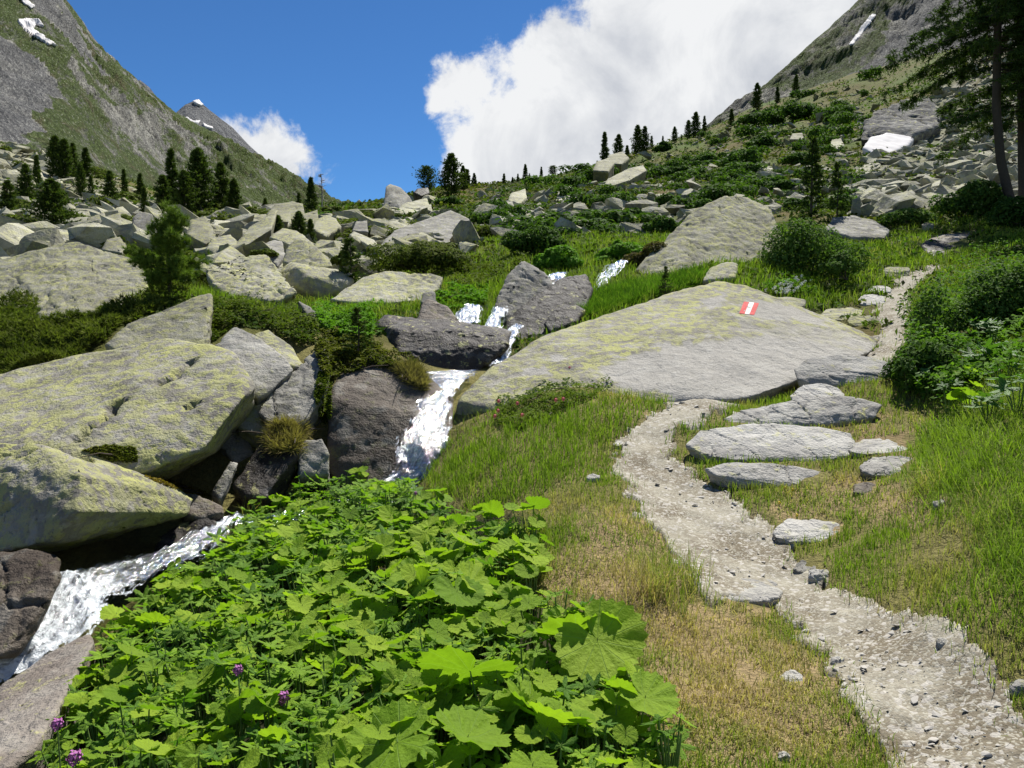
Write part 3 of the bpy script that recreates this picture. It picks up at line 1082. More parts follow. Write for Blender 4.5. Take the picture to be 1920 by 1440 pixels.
def hero(name, label, pts, mat='rock', amp=0.03, edge=None, smooth_it=2, strata=0.5, group=None, cat='boulder', seed=None, paint=None, near=True, back=None, bury=None, freq=None, cracks=None):
    W = [P(*q) for q in pts]
    if back is not None:
        # the unseen back: pushed away along the sight line and sunk
        for q in pts:
            w = P(q[0], q[1], q[2] + back)
            w[2] -= (bury if bury is not None else back * 0.5)
            cx = np.mean([r[0] for r in pts])
            w[0] += (P(cx, q[1], q[2] + back)[0] - w[0]) * 0.15
            W.append(w)
    W = np.array(W)
    d = min(q[2] for q in pts)
    size = np.ptp(W, axis=0).max()
    if edge is None:
        edge = max(size / 46.0, d * 0.0055)
    sd = seed if seed is not None else random.uniform(0, 50)
    fq = freq or (min(1.0, 0.075 / edge) if size > 1 else 1.0 / max(size, 0.2))
    V, Fc, c = rock_mesh(name, W, edge, amp, smooth_it, strata, sd, fq)
    if cracks:
        px, py = project(*(V + c).T)
        for line in cracks:
            for (ax, ay), (bx, by) in zip(line[:-1], line[1:]):
                tt = np.clip(((px - ax) * (bx - ax) + (py - ay) * (by - ay)) / ((bx - ax) ** 2 + (by - ay) ** 2), 0, 1)
                dd = np.hypot(px - ax - tt * (bx - ax), py - ay - tt * (by - ay))
                dep = np.clip(1 - dd / 4.6, 0, 1) ** .5 * 0.14
                V = V + np.stack([0 * dep, dep * .5, -dep], 1)
    at = {'lichen': np.ones(len(V)), 'worn': np.zeros(len(V))}
    if paint:
        px, py = project(*(V + c).T)
        at = paint(px, py, V + c)
    me = mesh_np(name, V, Fc, attr=at)
    o = obj(name, me, M[mat], None, c)
    if cat:
        tag(o, label, cat, group)
    if near:
        ROCKS.append(o)
    return o


def soft(px, py, poly, wob, P3):
    """0/1 area with a wandering rim, on the rock's own surface"""
    j = fbm(P3 * 2.2, 3)
    k = fbm(P3 * 2.2 + 30, 3)
    return in_poly(px + wob * j, py + wob * 0.6 * k, poly).astype(float)


def paint_marked(px, py, P3):
    w = soft(px, py, [(1130, 715), (1190, 668), (1250, 650), (1330, 640), (1420, 625), (1520, 640), (1660, 650), (1660, 760), (1300, 760)], 40, P3)
    w = np.maximum(w, soft(px, py, [(1395, 562), (1430, 560), (1510, 578), (1560, 610), (1480, 600), (1400, 592)], 15, P3) * 0.8)
    w = np.maximum(w, soft(px, py, [(1380, 600), (1560, 615), (1650, 645), (1540, 650), (1400, 620)], 25, P3) * 0.5)
    for q in ([(980, 690), (1030, 685), (1030, 700), (990, 708)], [(1030, 665), (1058, 660), (1055, 672), (1035, 676)], [(1125, 608), (1150, 606), (1145, 617), (1130, 617)],
              [(1320, 560), (1355, 550), (1360, 575), (1330, 585)]):
        w = np.maximum(w, soft(px, py, q, 14, P3))
    return {'lichen': 1 - np.clip(w * 1.2, 0, 1), 'worn': w * 0.85}


# -- the painted slab beside the trail
marked = hero('painted_boulder', 'huge sloping lichen boulder with a red and white trail mark beside the path',
              [(862, 742, 9.6), (930, 682, 10.3), (1000, 637, 11.0), (1090, 606, 11.8), (1200, 571, 12.6), (1300, 537, 13.2), (1345, 525, 13.5),
               (1392, 535, 13.4), (1440, 553, 13.2), (1500, 575, 13.0), (1600, 612, 12.3), (1648, 640, 11.5), (1642, 656, 10.9),
               (1560, 686, 10.0), (1490, 715, 9.3), (1400, 746, 8.75), (1350, 750, 8.65), (1290, 735, 8.85), (1180, 735, 8.9), (1060, 760, 8.8),
               (940, 775, 8.95), (858, 752, 9.35), (850, 838, 9.5), (935, 850, 9.2), (1100, 860, 9.5), (1400, 800, 9.3), (1300, 560, 15.5), (1600, 640, 14.5), (950, 720, 12.5), (1000, 800, 12.0)],
              'rock_hero', amp=0.035, edge=0.075, smooth_it=3, strata=0.25, seed=4.0, paint=paint_marked)
bm_mark = bvh_of([marked])
for poly, mt, nm in (([(1386, 588), (1395, 566), (1405, 567), (1396, 589)], 'red_paint', 'red_stripe'),
                     ([(1396, 589), (1405, 567), (1414, 568), (1405, 590)], 'white_paint', 'white_stripe'),
                     ([(1405, 590), (1414, 568), (1423, 569), (1414, 591)], 'red_paint', 'red_stripe')):
    xs = []
    org = Vector((0, 0, EYE))
    vs = []
    n = 6
    for i in range(n + 1):
        for j in range(n + 1):
            a = np.array(poly[0]) + (np.array(poly[3]) - np.array(poly[0])) * i / n
            b = np.array(poly[1]) + (np.array(poly[2]) - np.array(poly[1])) * i / n
            q = a + (b - a) * j / n
            hit, nrm, _, _ = bm_mark.ray_cast(org, (Vector(P(q[0], q[1], 1.0)) - org).normalized())
            vs.append(np.array(hit + nrm * 0.006) - np.array(marked.location))
    fs = [[i * (n + 1) + j, (i + 1) * (n + 1) + j, (i + 1) * (n + 1) + j + 1, i * (n + 1) + j + 1] for i in range(n) for j in range(n)]
    so = obj(nm, mesh_np(nm, np.array(vs), np.array(fs)), M[mt], marked)

# -- left bank
hero('lichen_boulder', 'largest yellow-lichened boulder overhanging the stream at the left edge',
     [(-160, 735, 8.6), (0, 716, 9.0), (100, 700, 9.1), (200, 656, 9.35), (320, 638, 9.45), (400, 645, 9.2), (440, 660, 9.0), (482, 726, 8.4), (458, 742, 8.05),
      (398, 805, 7.55), (382, 842, 7.35), (262, 890, 7.1), (150, 880, 7.0), (0, 870, 6.9), (-160, 880, 7.1),
      (300, 905, 8.4), (410, 850, 8.8), (475, 765, 9.2), (-100, 1000, 8.6), (0, 720, 11.5), (300, 660, 11.4), (440, 700, 10.6), (200, 900, 10)],
     'rock_hero', amp=0.035, edge=0.036, seed=12.0, strata=0.35, smooth_it=3, cracks=[[(140, 828), (170, 800), (205, 775), (228, 752)], [(298, 718), (318, 712), (360, 678)], [(352, 764), (366, 754)]])
hero('lichen_boulder', 'boulder at left edge with lit lichened side and dark shaded side above the water',
     [(-160, 850, 6.9), (0, 842, 6.75), (60, 828, 6.7), (150, 862, 6.45), (250, 893, 6.85), (330, 912, 7.2), (366, 936, 7.25), (350, 962, 7.05),
      (152, 890, 6.1), (142, 960, 5.85), (100, 1012, 5.85), (0, 1036, 5.95), (-160, 1045, 6.25), (160, 1012, 6.2), (300, 978, 6.8), (-100, 900, 8.6), (200, 930, 8.2), (0, 1060, 7.4)],
     'rock_hero', amp=0.035, edge=0.036, seed=21.0, strata=0.4, smooth_it=3, cracks=[[(-10, 965), (30, 940)], [(85, 830), (110, 838), (150, 855), (170, 862)]])
hero('stream_boulder', 'brown wet rock in the bottom left corner beside the white water',
     [(-200, 1060, 5.9), (0, 1046, 5.75), (62, 1036, 5.75), (113, 1046, 5.7), (108, 1082, 5.4), (92, 1122, 5.25), (62, 1172, 5.1), (30, 1226, 4.95), (0, 1232, 4.85), (-200, 1240, 4.9),
      (60, 1200, 6.2), (-100, 1250, 6.4)], 'rock_brown', amp=0.045, strata=0.9, seed=3.3)
hero('stream_boulder', 'smooth pale slab along the stream in the bottom left corner under the leaves',
     [(-120, 1390, 4.1), (0, 1282, 4.6), (90, 1228, 4.9), (170, 1186, 5.1), (178, 1200, 4.9), (130, 1290, 4.2), (70, 1400, 3.6), (0, 1450, 3.4), (-120, 1500, 3.4)],
     'slab_rock', amp=0.02, strata=0.3, back=0.4, bury=0.9)
hero('stream_boulder', 'dark wet rock midstream where the foam reappears beneath the overhang',
     [(288, 1030, 6.95), (300, 1000, 7.1), (335, 975, 7.25), (365, 985, 7.15), (372, 965, 7.35), (395, 955, 7.4), (412, 985, 7.2), (400, 1020, 7.0), (350, 1045, 6.85), (300, 1050, 6.8)],
     'rock_wet', amp=0.04, back=0.3, bury=0.4)
hero('stream_boulder', 'flat mossy rock between shaded boulder and the small foam strip',
     [(335, 925, 7.5), (375, 930, 7.5), (415, 948, 7.45), (420, 960, 7.35), (380, 975, 7.25), (345, 965, 7.25)], 'rock_brown', amp=0.03, back=0.3, bury=0.3)
hero('grey_slab', 'grey slab behind the largest lichen boulder, left of the mossy waterfall rock',
     [(400, 645, 9.9), (440, 612, 10.3), (475, 625, 10.2), (522, 660, 9.9), (552, 692, 9.6), (502, 738, 9.2), (482, 748, 9.1), (430, 690, 9.4), (545, 720, 9.9), (500, 760, 9.8)],
     'rock_grey', amp=0.03, back=0.6, bury=0.4)
hero('grey_slab', 'tilted grey slab jutting from the juniper above the largest lichen boulder',
     [(196, 645, 10.4), (232, 610, 10.9), (370, 558, 11.7), (396, 550, 11.8), (388, 575, 11.3), (394, 632, 10.5), (380, 668, 10.0), (250, 680, 10.0)],
     'rock', amp=0.03, back=0.6, bury=0.6)
hero('grey_slab', 'thin slab lying between the grey slab and the mossy turf',
     [(476, 624, 10.3), (502, 616, 10.5), (545, 650, 10.2), (572, 690, 9.9), (545, 686, 9.7), (505, 662, 9.9)], 'rock', amp=0.02, back=0.4, bury=0.35)
hero('grey_slab', 'slanting grey slab leaning down left of the mossy waterfall rock',
     [(614, 655, 10.1), (600, 648, 10.2), (560, 690, 9.8), (505, 740, 9.3), (482, 772, 9.0), (512, 806, 8.75), (570, 795, 8.8), (606, 740, 9.2), (615, 700, 9.6)],
     'rock_grey', amp=0.035, back=0.5, bury=0.5, strata=0.9)
fall_rock = hero('waterfall_rock', 'broad grey-brown rock the waterfall slides over, with moss on top',
                 [(612, 880, 8.75), (616, 745, 9.25), (632, 706, 9.7), (690, 668, 10.3), (770, 682, 10.2), (806, 722, 9.95), (852, 742, 9.75), (852, 800, 9.15), (775, 915, 8.6), (690, 920, 8.55),
                  (640, 915, 8.6)], 'rock_brown', amp=0.03, back=1.0, bury=0.8, strata=0.4)
hero('stream_boulder', 'small pale rock beside the foot of the waterfall rock above the leaves',
     [(556, 850, 8.6), (570, 825, 8.75), (605, 820, 8.75), (618, 850, 8.6), (620, 890, 8.45), (560, 895, 8.4)], 'rock_grey', amp=0.03, back=0.4, bury=0.3)
hero('stream_boulder', 'dark tilted rock with hanging dry grass left of the waterfall',
     [(440, 908, 8.2), (468, 872, 8.5), (520, 792, 9.0), (560, 830, 8.7), (557, 850, 8.5), (522, 892, 8.2), (500, 935, 8.0), (460, 930, 8.0)], 'rock_wet', amp=0.04, back=0.5, bury=0.4)
hero('stream_boulder', 'narrow leaning stone propped in the dark gap under the overhang',
     [(394, 925, 8.05), (404, 905, 8.1), (432, 862, 8.3), (448, 866, 8.3), (436, 892, 8.15), (412, 938, 7.95)], 'rock_grey', amp=0.015, back=0.12, bury=0.1)
hero('stream_boulder', 'block in the shade between the largest lichen boulder and the slanting slab',
     [(442, 800, 9.0), (480, 752, 9.3), (505, 748, 9.3), (525, 775, 9.2), (520, 806, 8.95), (480, 815, 8.9)], 'rock', amp=0.03, back=0.4, bury=0.3)
hero('stream_boulder', 'rounded stone hidden in the dark hollow behind the propped stone',
     [(408, 830, 9.0), (430, 802, 9.2), (465, 812, 9.2), (475, 850, 9.0), (440, 870, 8.9)], 'rock_grey', amp=0.03, back=0.4, bury=0.3)
hero('wet_boulder', 'large dark wet boulder above the pool with white foam on both sides',
     [(745, 662, 11.6), (760, 696, 11.5), (890, 702, 11.4), (952, 652, 11.6), (945, 625, 11.95), (742, 618, 12.0), (704, 606, 12.7), (720, 590, 13.0), (870, 602, 13.1), (962, 620, 12.7),
      (708, 655, 12.3), (850, 720, 13)], 'rock_wet', amp=0.035, edge=0.06, seed=8.0)
hero('wet_boulder', 'reddish brown rock left of the upper foam, above the large dark boulder',
     [(782, 598, 13.0), (790, 572, 13.3), (800, 560, 13.5), (840, 572, 13.4), (860, 595, 13.2), (850, 612, 12.9), (790, 612, 12.9)], 'rock_brown', amp=0.03, back=0.6, bury=0.4)
hero('wet_boulder', 'grey pointed stone at the left end of the bright green leaves by the stream',
     [(786, 565, 14.0), (792, 548, 14.3), (815, 545, 14.4), (820, 565, 14.1), (808, 582, 13.8)], 'rock_grey', amp=0.03, back=0.4, bury=0.3)
hero('wet_boulder', 'upright grey boulder with a lichened top in the middle of the cascades',
     [(926, 600, 14.0), (930, 560, 14.4), (950, 516, 15.0), (980, 488, 15.4), (1006, 500, 15.4), (1034, 522, 15.1), (1044, 552, 14.7), (1014, 585, 14.2), (970, 612, 13.8)], 'rock_grey', amp=0.05, back=0.9, bury=0.5)
hero('wet_boulder', 'long dark wet rock slanting between the two upper cascades',
     [(942, 630, 13.3), (950, 598, 13.7), (996, 558, 14.3), (1052, 520, 15.0), (1098, 512, 15.3), (1112, 540, 14.9), (1098, 585, 14.0), (1050, 622, 13.3), (985, 642, 13.0)], 'rock_wet', amp=0.04, back=0.9, bury=0.6)
hero('wet_boulder', 'small black wet rock between the long dark rock and the grassy bank',
     [(1018, 605, 13.3), (1040, 578, 13.6), (1080, 570, 13.8), (1098, 580, 13.7), (1080, 605, 13.3), (1030, 622, 13.1)], 'rock_wet', amp=0.03, back=0.5, bury=0.4)
hero('wet_boulder', 'rock in the middle of the highest cascade',
     [(1010, 545, 15.6), (1030, 525, 16.0), (1060, 520, 16.2), (1080, 535, 16.0), (1050, 560, 15.4)], 'rock_wet', amp=0.03, back=0.5, bury=0.4)

hero('lichen_boulder', 'broad sunlit boulder at left, behind the juniper and left of the young pine',
     [(-140, 530, 15.6), (0, 517, 15.6), (65, 505, 15.7), (76, 480, 16.2), (110, 456, 16.7), (142, 455, 16.8), (200, 470, 16.6), (266, 490, 16.2), (280, 540, 15.0), (250, 570, 14.3), (150, 580, 14.0), (0, 580, 14.1), (-140, 590, 14.2)],
     'rock', amp=0.05, back=1.5, bury=0.6, edge=0.09)
hero('lichen_boulder', 'low sunlit boulder sunk in the juniper left of the tilted grey slab',
     [(52, 622, 12.4), (68, 590, 12.9), (100, 552, 13.5), (150, 541, 13.7), (232, 546, 13.7), (262, 562, 13.4), (205, 590, 12.8), (130, 618, 12.3)], 'rock', amp=0.04, back=1.0, bury=0.6)
hero('lichen_boulder', 'broad pale boulder right of the young pine, split by a dark crack',
     [(384, 503, 15.9), (450, 481, 16.6), (497, 477, 16.8), (517, 500, 16.2), (556, 548, 15.0), (520, 565, 14.7), (430, 562, 14.8), (395, 530, 15.3)], 'rock', amp=0.05, back=1.0, bury=0.6)
hero('lichen_boulder', 'rounded pale boulder behind the pale block with a dark front corner',
     [(530, 492, 18.0), (540, 458, 18.8), (556, 447, 19.0), (582, 452, 18.9), (618, 482, 18.2), (624, 500, 17.6), (580, 510, 17.4)], 'rock', amp=0.04, back=0.9, bury=0.6)
hero('lichen_boulder', 'pale angular block with a dark shaded front above the green leafy bank',
     [(520, 512, 17.0), (545, 492, 17.4), (585, 497, 17.2), (630, 505, 17.0), (664, 512, 16.8), (666, 528, 16.5), (640, 548, 16.2), (600, 560, 16.0), (580, 520, 15.9), (560, 500, 16.2), (540, 535, 16.0), (592, 562, 16.2)], 'rock', amp=0.04, back=0.9, bury=0.6)
hero('lichen_boulder', 'long low pale slab in front of the rounded dark juniper',
     [(616, 562, 14.9), (680, 520, 15.9), (730, 507, 16.2), (800, 514, 16.2), (832, 518, 16.1), (824, 540, 15.5), (795, 562, 14.9), (700, 572, 14.6)], 'rock', amp=0.04, back=0.9, bury=0.6, edge=0.08)
hero('lichen_boulder', 'pale lower slab edge in the turf beside green leaves, below the split boulder',
     [(556, 560, 13.6), (580, 572, 13.2), (616, 608, 12.5), (605, 612, 12.3), (575, 590, 12.8)], 'rock_grey', amp=0.02, back=0.4, bury=0.3)
hero('lichen_boulder', 'tall grey sunlit boulder left of the big green shrub, above the marked boulder',
     [(1186, 508, 17.4), (1250, 450, 18.6), (1300, 395, 19.6), (1360, 366, 20.2), (1402, 370, 20.2), (1442, 385, 20.0), (1470, 440, 18.6), (1440, 500, 17.2), (1330, 525, 16.6), (1250, 535, 16.4)],
     'rock', amp=0.06, back=2.0, bury=0.8, edge=0.1, seed=30.0)
hero('lichen_boulder', 'small pale boulder in the grass at the foot of the tall grey boulder',
     [(1316, 528, 15.0), (1330, 503, 15.5), (1362, 490, 15.7), (1384, 494, 15.6), (1380, 520, 15.0)], 'rock', amp=0.03, back=0.5, bury=0.4)
hero('lichen_boulder', 'thin dark-edged slab lying on top of the marked boulder’s right shoulder',
     [(1446, 558, 13.1), (1480, 556, 13.4), (1512, 562, 13.3), (1510, 574, 13.0), (1488, 582, 12.8), (1462, 570, 12.9)], 'rock', amp=0.015, back=0.25, bury=0.1)

# -- stone steps of the trail
def slab(label, x0, y0, x1, y1, fh, length=None, mat='rock_pale', tilt=0.0, amp=0.012, d=None, name='step_stone', cat='stone', skew=0.0, group='stone steps of the trail'):
    cx = 0.5 * (x0 + x1)
    d1 = d or gd(cx, y1, 8.0)
    w = (x1 - x0) * d1 / F
    L = length or w * 0.45
    hy = y1 - fh * (y1 - y0)
    pts = []
    rs = np.random.default_rng(int(x0 * 7 + y0))
    W = x1 - x0
    H_ = y1 - y0

    def jit(k):
        return rs.uniform(-k, k)
    # rim of the upper face: a rough nine-cornered outline, front edge set back from the foot
    for f_, yy, dd in ((0.0, hy - .10 * H_, 0.42), (0.07, hy + .06 * H_, 0.24), (0.30, hy + .14 * H_, 0.16), (0.55, hy + .10 * H_, 0.18), (0.80, hy + .05 * H_, 0.22), (0.95, hy - .05 * H_, 0.32), (1.0, hy - .18 * H_, 0.5)):
        pts.append((x0 + f_ * W + jit(.02) * W, yy + jit(.06) * H_ + skew * (f_ - .5), d1 + dd * L))
    for f_, yy, dd in ((0.05, y1 - .22 * H_, 0.1), (0.22, y1 - .04 * H_, 0.0), (0.5, y1 + .04 * H_, 0.0), (0.75, y1 - .05 * H_, 0.02), (0.94, y1 - .2 * H_, 0.12)):
        pts.append((x0 + f_ * W + jit(.03) * W, yy + jit(.05) * H_ + skew * (f_ - .5), d1 + dd * L))
    for f_, yy in ((0.10, .35), (0.26, .10), (0.5, .0), (0.72, .06), (0.92, .28)):
        pts.append((x0 + f_ * W + jit(.05) * W, y0 + yy * (hy - y0) + jit(.05) * H_ + skew * (f_ - .5), d1 + L * (1.0 if 0.15 < f_ < 0.9 else 0.8)))
    return hero(name, label, pts, mat, amp=amp * 1.6, back=0.06, bury=0.2, cat=cat, group=group, strata=0.5, smooth_it=1, edge=max(0.016, w / 70), freq=min(3.0, max(1.0, 1.0 / w)))


slab('long bumpy pale step stone at the foot of the marked boulder’s right corner', 1490, 666, 1682, 722, 0.42, 0.5)
slab('small white block forming a step below the topmost long stone', 1480, 722, 1582, 758, 0.38, 0.35)
slab('long log-shaped white step stone with a knob at its right end', 1362, 748, 1656, 802, 0.38, 0.35, skew=-24, amp=0.02)
slab('largest flat grey step stone in the middle of the stairway', 1288, 794, 1612, 866, 0.32, 0.55, skew=8)
slab('flat step stone at the right end of the largest grey step', 1586, 822, 1722, 852, 0.32, 0.4)
slab('short grey step stone in grass just below the flat right-hand step', 1612, 852, 1722, 892, 0.32, 0.35)
slab('thin curved lowest step stone edging the dry turf', 1325, 868, 1562, 912, 0.32, 0.25, skew=22)
slab('white angular stone alone in the grass right of the trail', 1448, 974, 1578, 1018, 0.38, 0.3, group=None)
slab('flat grey stone set in the middle of the trail', 1332, 1082, 1468, 1132, 0.25, 0.4, amp=0.008, group=None)
slab('flat dark stone at the right edge of the trail below the angular stone', 1488, 1052, 1545, 1074, 0.3, 0.18, mat='rock_grey', group=None)
slab('small white stone touching the flat dark stone beside the trail', 1514, 1066, 1554, 1090, 0.6, 0.1, group=None)
slab('small reddish flat stone in dry grass below the short grey step', 1600, 905, 1645, 930, 0.3, 0.2, mat='rock_brown', group=None)
slab('pale flat stone on the upper trail beside the grass', 1608, 552, 1662, 572, 0.32, 0.6, group='flat stones of the upper trail')
slab('narrow pale stone just above another flat stone on upper trail', 1625, 536, 1672, 550, 0.32, 0.5, group='flat stones of the upper trail')
slab('dark-fronted stone at the bend of the upper trail', 1656, 500, 1706, 522, 0.6, 0.6, mat='rock', group='flat stones of the upper trail')
slab('lichened flat slab between marked boulder and upper trail', 1535, 575, 1650, 600, 0.35, 0.9, mat='rock', group='flat stones of the upper trail')
slab('small greenish slab in grass under the flat lichened slab', 1590, 592, 1645, 612, 0.4, 0.5, mat='rock', group='flat stones of the upper trail')
hero('shaded_rock', 'shaded low rock under the branches behind the big green shrub', [(1545, 430, 24), (1560, 408, 25.5), (1600, 404, 26), (1640, 414, 25.5), (1668, 432, 24.5), (1660, 446, 23.6), (1600, 448, 23.4)], 'rock_grey', amp=0.05, back=1.2, bury=.6, cat='rock')
hero('shaded_rock', 'shaded rock ledge where the trail goes under the larches', [(1728, 462, 21.5), (1745, 448, 22.6), (1800, 444, 23), (1850, 455, 22.4), (1862, 480, 20.6), (1800, 494, 19.8), (1745, 484, 20.3)], 'rock_wet', amp=0.06, back=.8, bury=.6, strata=1.2, cat='rock')
slab('small pointed pale stone in grass before the larch shade', 1728, 418, 1752, 432, 0.7, 0.5, mat='rock', name='trail_stone', group=None)
slab('narrow pale stone lying in the dry turf at the lower trail edge', 1466, 1258, 1506, 1282, 0.32, 0.08, name='trail_stone', group=None)
slab('small white stone near the bottom edge in dry grass', 1454, 1408, 1482, 1430, 0.6, 0.05, name='trail_stone', group=None)
slab('white stone at the left trail edge beside the dry turf', 1555, 1228, 1585, 1250, 0.6, 0.06, name='trail_stone', group=None)
slab('small white stone alone in the grass left of the trail bend', 1101, 890, 1122, 904, 0.6, 0.08, name='trail_stone', group=None)
slab('flat white stone at the left rim of the trail bend', 1148, 826, 1176, 836, 0.4, 0.12, name='trail_stone', group=None)
slab('bluish stone on the right part of the wide trail', 1758, 1196, 1786, 1214, 0.6, 0.06, mat='rock_grey', name='trail_stone', group=None)
slab('pale stone in the grass at the right edge of the frame', 1894, 1274, 1930, 1300, 0.6, 0.08, name='trail_stone', group=None)
slab('small white stone in short grass below the right bank', 1750, 938, 1776, 952, 0.6, 0.1, name='trail_stone', group=None)

# -- mid-distance boulders given by their outlines
MIDS = [
    ('upright split slab with a pointed top standing on the left talus', [(244, 445, 27), (250, 410, 28), (262, 396, 28.5), (285, 402, 28.3), (298, 440, 27), (270, 452, 26.5)], 'rock_grey'),
    ('pale block with a dark left side beside the pointed split slab', [(195, 445, 26), (197, 405, 27.5), (225, 398, 28), (232, 440, 26), (200, 452, 25.5)], 'rock'),
    ('broad pale boulder behind the dark-sided block on the left talus', [(150, 440, 29), (165, 408, 31), (195, 398, 32), (205, 440, 29)], 'rock'),
    ('low pale boulder under the pointed split slab', [(190, 470, 23), (200, 448, 24), (225, 444, 24.5), (238, 462, 23.3), (228, 474, 22.5)], 'rock'),
    ('long tilted slab pointing up right in the boulder field', [(437, 460, 25), (470, 425, 27), (505, 402, 28.5), (520, 394, 29), (508, 430, 26), (450, 468, 24.3), (440, 466, 24.3)], 'rock'),
    ('triangular pale slab with a dark right face below the tilted slab', [(386, 468, 23), (395, 448, 24), (432, 440, 24.5), (444, 450, 23.8), (440, 478, 22.2), (408, 478, 22.2)], 'rock'),
    ('big pale block with a black shaded front right of the young pine top', [(350, 440, 26), (356, 412, 28), (385, 405, 29), (400, 430, 27), (408, 445, 25.5), (385, 458, 24.8)], 'rock'),
    ('pale flat slab above the black-fronted block', [(395, 432, 29), (402, 412, 31), (430, 415, 31), (458, 428, 30), (440, 440, 28.3)], 'rock_far'),
    ('squat boulder with shrubs on its crown on the saddle skyline', [(500, 402, 36), (515, 384, 38), (548, 376, 39), (568, 382, 38), (572, 402, 36), (545, 412, 34.5)], 'rock'),
    ('dark-cornered block under the shrub-topped boulder', [(508, 428, 31), (512, 405, 33), (545, 398, 34), (545, 418, 32), (520, 435, 30)], 'rock'),
    ('smooth pale boulder right of the shrub-topped boulder', [(560, 418, 33), (566, 402, 34), (595, 393, 35), (598, 412, 33.5), (585, 422, 32.5)], 'rock'),
    ('rounded grey boulder right of the smooth pale one', [(585, 430, 30), (592, 412, 32), (612, 403, 33), (630, 410, 32.5), (640, 425, 31), (610, 444, 29)], 'rock'),
    ('jagged overhanging slab with a black hollow beneath', [(485, 462, 22), (515, 450, 23), (528, 452, 23), (534, 478, 21.2), (520, 500, 20.4), (495, 474, 21.2)], 'rock_grey'),
    ('layered ledge rock above the black hollow', [(505, 445, 25), (530, 428, 26.5), (556, 432, 26.3), (590, 458, 24), (560, 465, 23.3)], 'rock'),
    ('pale rock shelf left of the small spruce by the leafy bank', [(588, 460, 23.5), (600, 450, 24.5), (640, 452, 24.3), (635, 472, 22.5), (605, 475, 22.3)], 'rock'),
    ('white-edged slab tilted toward the small spruce', [(655, 440, 27), (665, 433, 28), (700, 450, 27), (715, 462, 26), (690, 460, 25.5)], 'rock_far'),
    ('dark-fronted boulder above the white-edged slab', [(660, 432, 29), (668, 415, 31), (688, 414, 31), (690, 436, 28.6)], 'rock_grey'),
    ('big gabled boulder behind the rounded dark juniper', [(700, 475, 25.5), (740, 432, 28.5), (775, 420, 29.5), (845, 394, 31.5), (880, 410, 30.5), (896, 440, 28.5), (902, 472, 26.5), (880, 485, 25.5), (790, 490, 25)], 'rock_grey'),
    ('boxy pale boulder between gabled boulder and dark gap', [(725, 432, 33), (730, 414, 35), (760, 410, 36), (765, 422, 34.5), (750, 436, 33)], 'rock_far'),
    ('pale low rock right of the gabled boulder', [(898, 475, 26), (905, 462, 27), (930, 458, 27.3), (944, 470, 26.3), (930, 478, 25.6)], 'rock_far'),
    ('standing grey rock tower on the skyline', [(719, 388, 55), (724, 350, 57), (732, 345, 57.5), (752, 352, 57.5), (766, 366, 57), (774, 380, 56), (750, 392, 54.5)], 'rock_grey'),
    ('dark overhanging cap rock under the skyline pines', [(775, 362, 68), (782, 354, 69), (802, 352, 69.5), (806, 362, 68.5), (790, 368, 67.5)], 'rock_wet'),
    ('layered pale ledge just right of the standing rock tower', [(742, 395, 52), (760, 380, 55), (800, 372, 58), (806, 385, 55), (790, 402, 50), (755, 405, 49)], 'rock_far'),
    ('pale cube-like boulder at the right end of the layered ledge', [(785, 406, 46), (788, 388, 49), (808, 384, 50), (812, 400, 47.5), (800, 408, 46)], 'rock_far'),
    ('long white slab on the grassy hillside below skyline pines', [(1134, 346, 70), (1140, 334, 73), (1180, 316, 78), (1206, 309, 80), (1212, 320, 77), (1180, 338, 72), (1150, 348, 69)], 'rock_far'),
    ('stacked pale boulder above the long white hillside slab', [(1112, 320, 84), (1118, 304, 89), (1140, 296, 92), (1152, 306, 89), (1140, 322, 83)], 'rock_far'),
    ('upper boulder of the hillside stack beneath the skyline pines', [(1135, 306, 98), (1142, 290, 104), (1168, 284, 107), (1180, 296, 103), (1165, 308, 97)], 'rock_far'),
    ('squarish pale boulder in hillside grass left of the long slab', [(952, 380, 52), (958, 362, 56), (985, 354, 58), (988, 370, 55), (975, 382, 52)], 'rock_far'),
    ('pale hillside boulder straight below the single skyline larch', [(1042, 376, 54), (1048, 358, 58), (1068, 349, 60), (1078, 362, 57), (1070, 376, 54)], 'rock_far'),
    ('sloping pale boulder beside dark hillside shrubs', [(1397, 328, 62), (1402, 312, 66), (1422, 306, 68), (1430, 320, 64), (1412, 330, 61)], 'rock_far'),
    ('dark-bellied white boulder left of the big snow patch', [(1555, 276, 84), (1560, 262, 88), (1576, 260, 89), (1584, 272, 85), (1572, 280, 83)], 'rock_far'),
    ('striped pale boulder in the grass above the dark hillside shrubs', [(1480, 262, 100), (1486, 251, 104), (1504, 250, 105), (1508, 262, 101)], 'rock_far'),
    ('largest pale boulder on the right-hand scree', [(1670, 385, 39), (1680, 366, 42), (1702, 358, 43), (1706, 372, 41), (1695, 386, 39)], 'rock_far'),
    ('dark-sided boulder at the scree edge next to the largest one', [(1648, 372, 42), (1655, 352, 45), (1682, 346, 47), (1680, 366, 43), (1660, 376, 41)], 'rock_far'),
    ('long pale slab at the top left of the scree below the snow', [(1605, 322, 64), (1625, 305, 69), (1655, 296, 72), (1650, 312, 67), (1620, 330, 61)], 'rock_far'),
]
for lab, pts, mt in MIDS:
    d = pts[0][2]
    hero('field_boulder' if d < 60 else 'hillside_boulder', lab, pts, mt, amp=0.02 * (1 + d / 30), back=d * 0.05, bury=d * 0.03, edge=d * 0.0065, smooth_it=0, seed=random.uniform(0, 40))

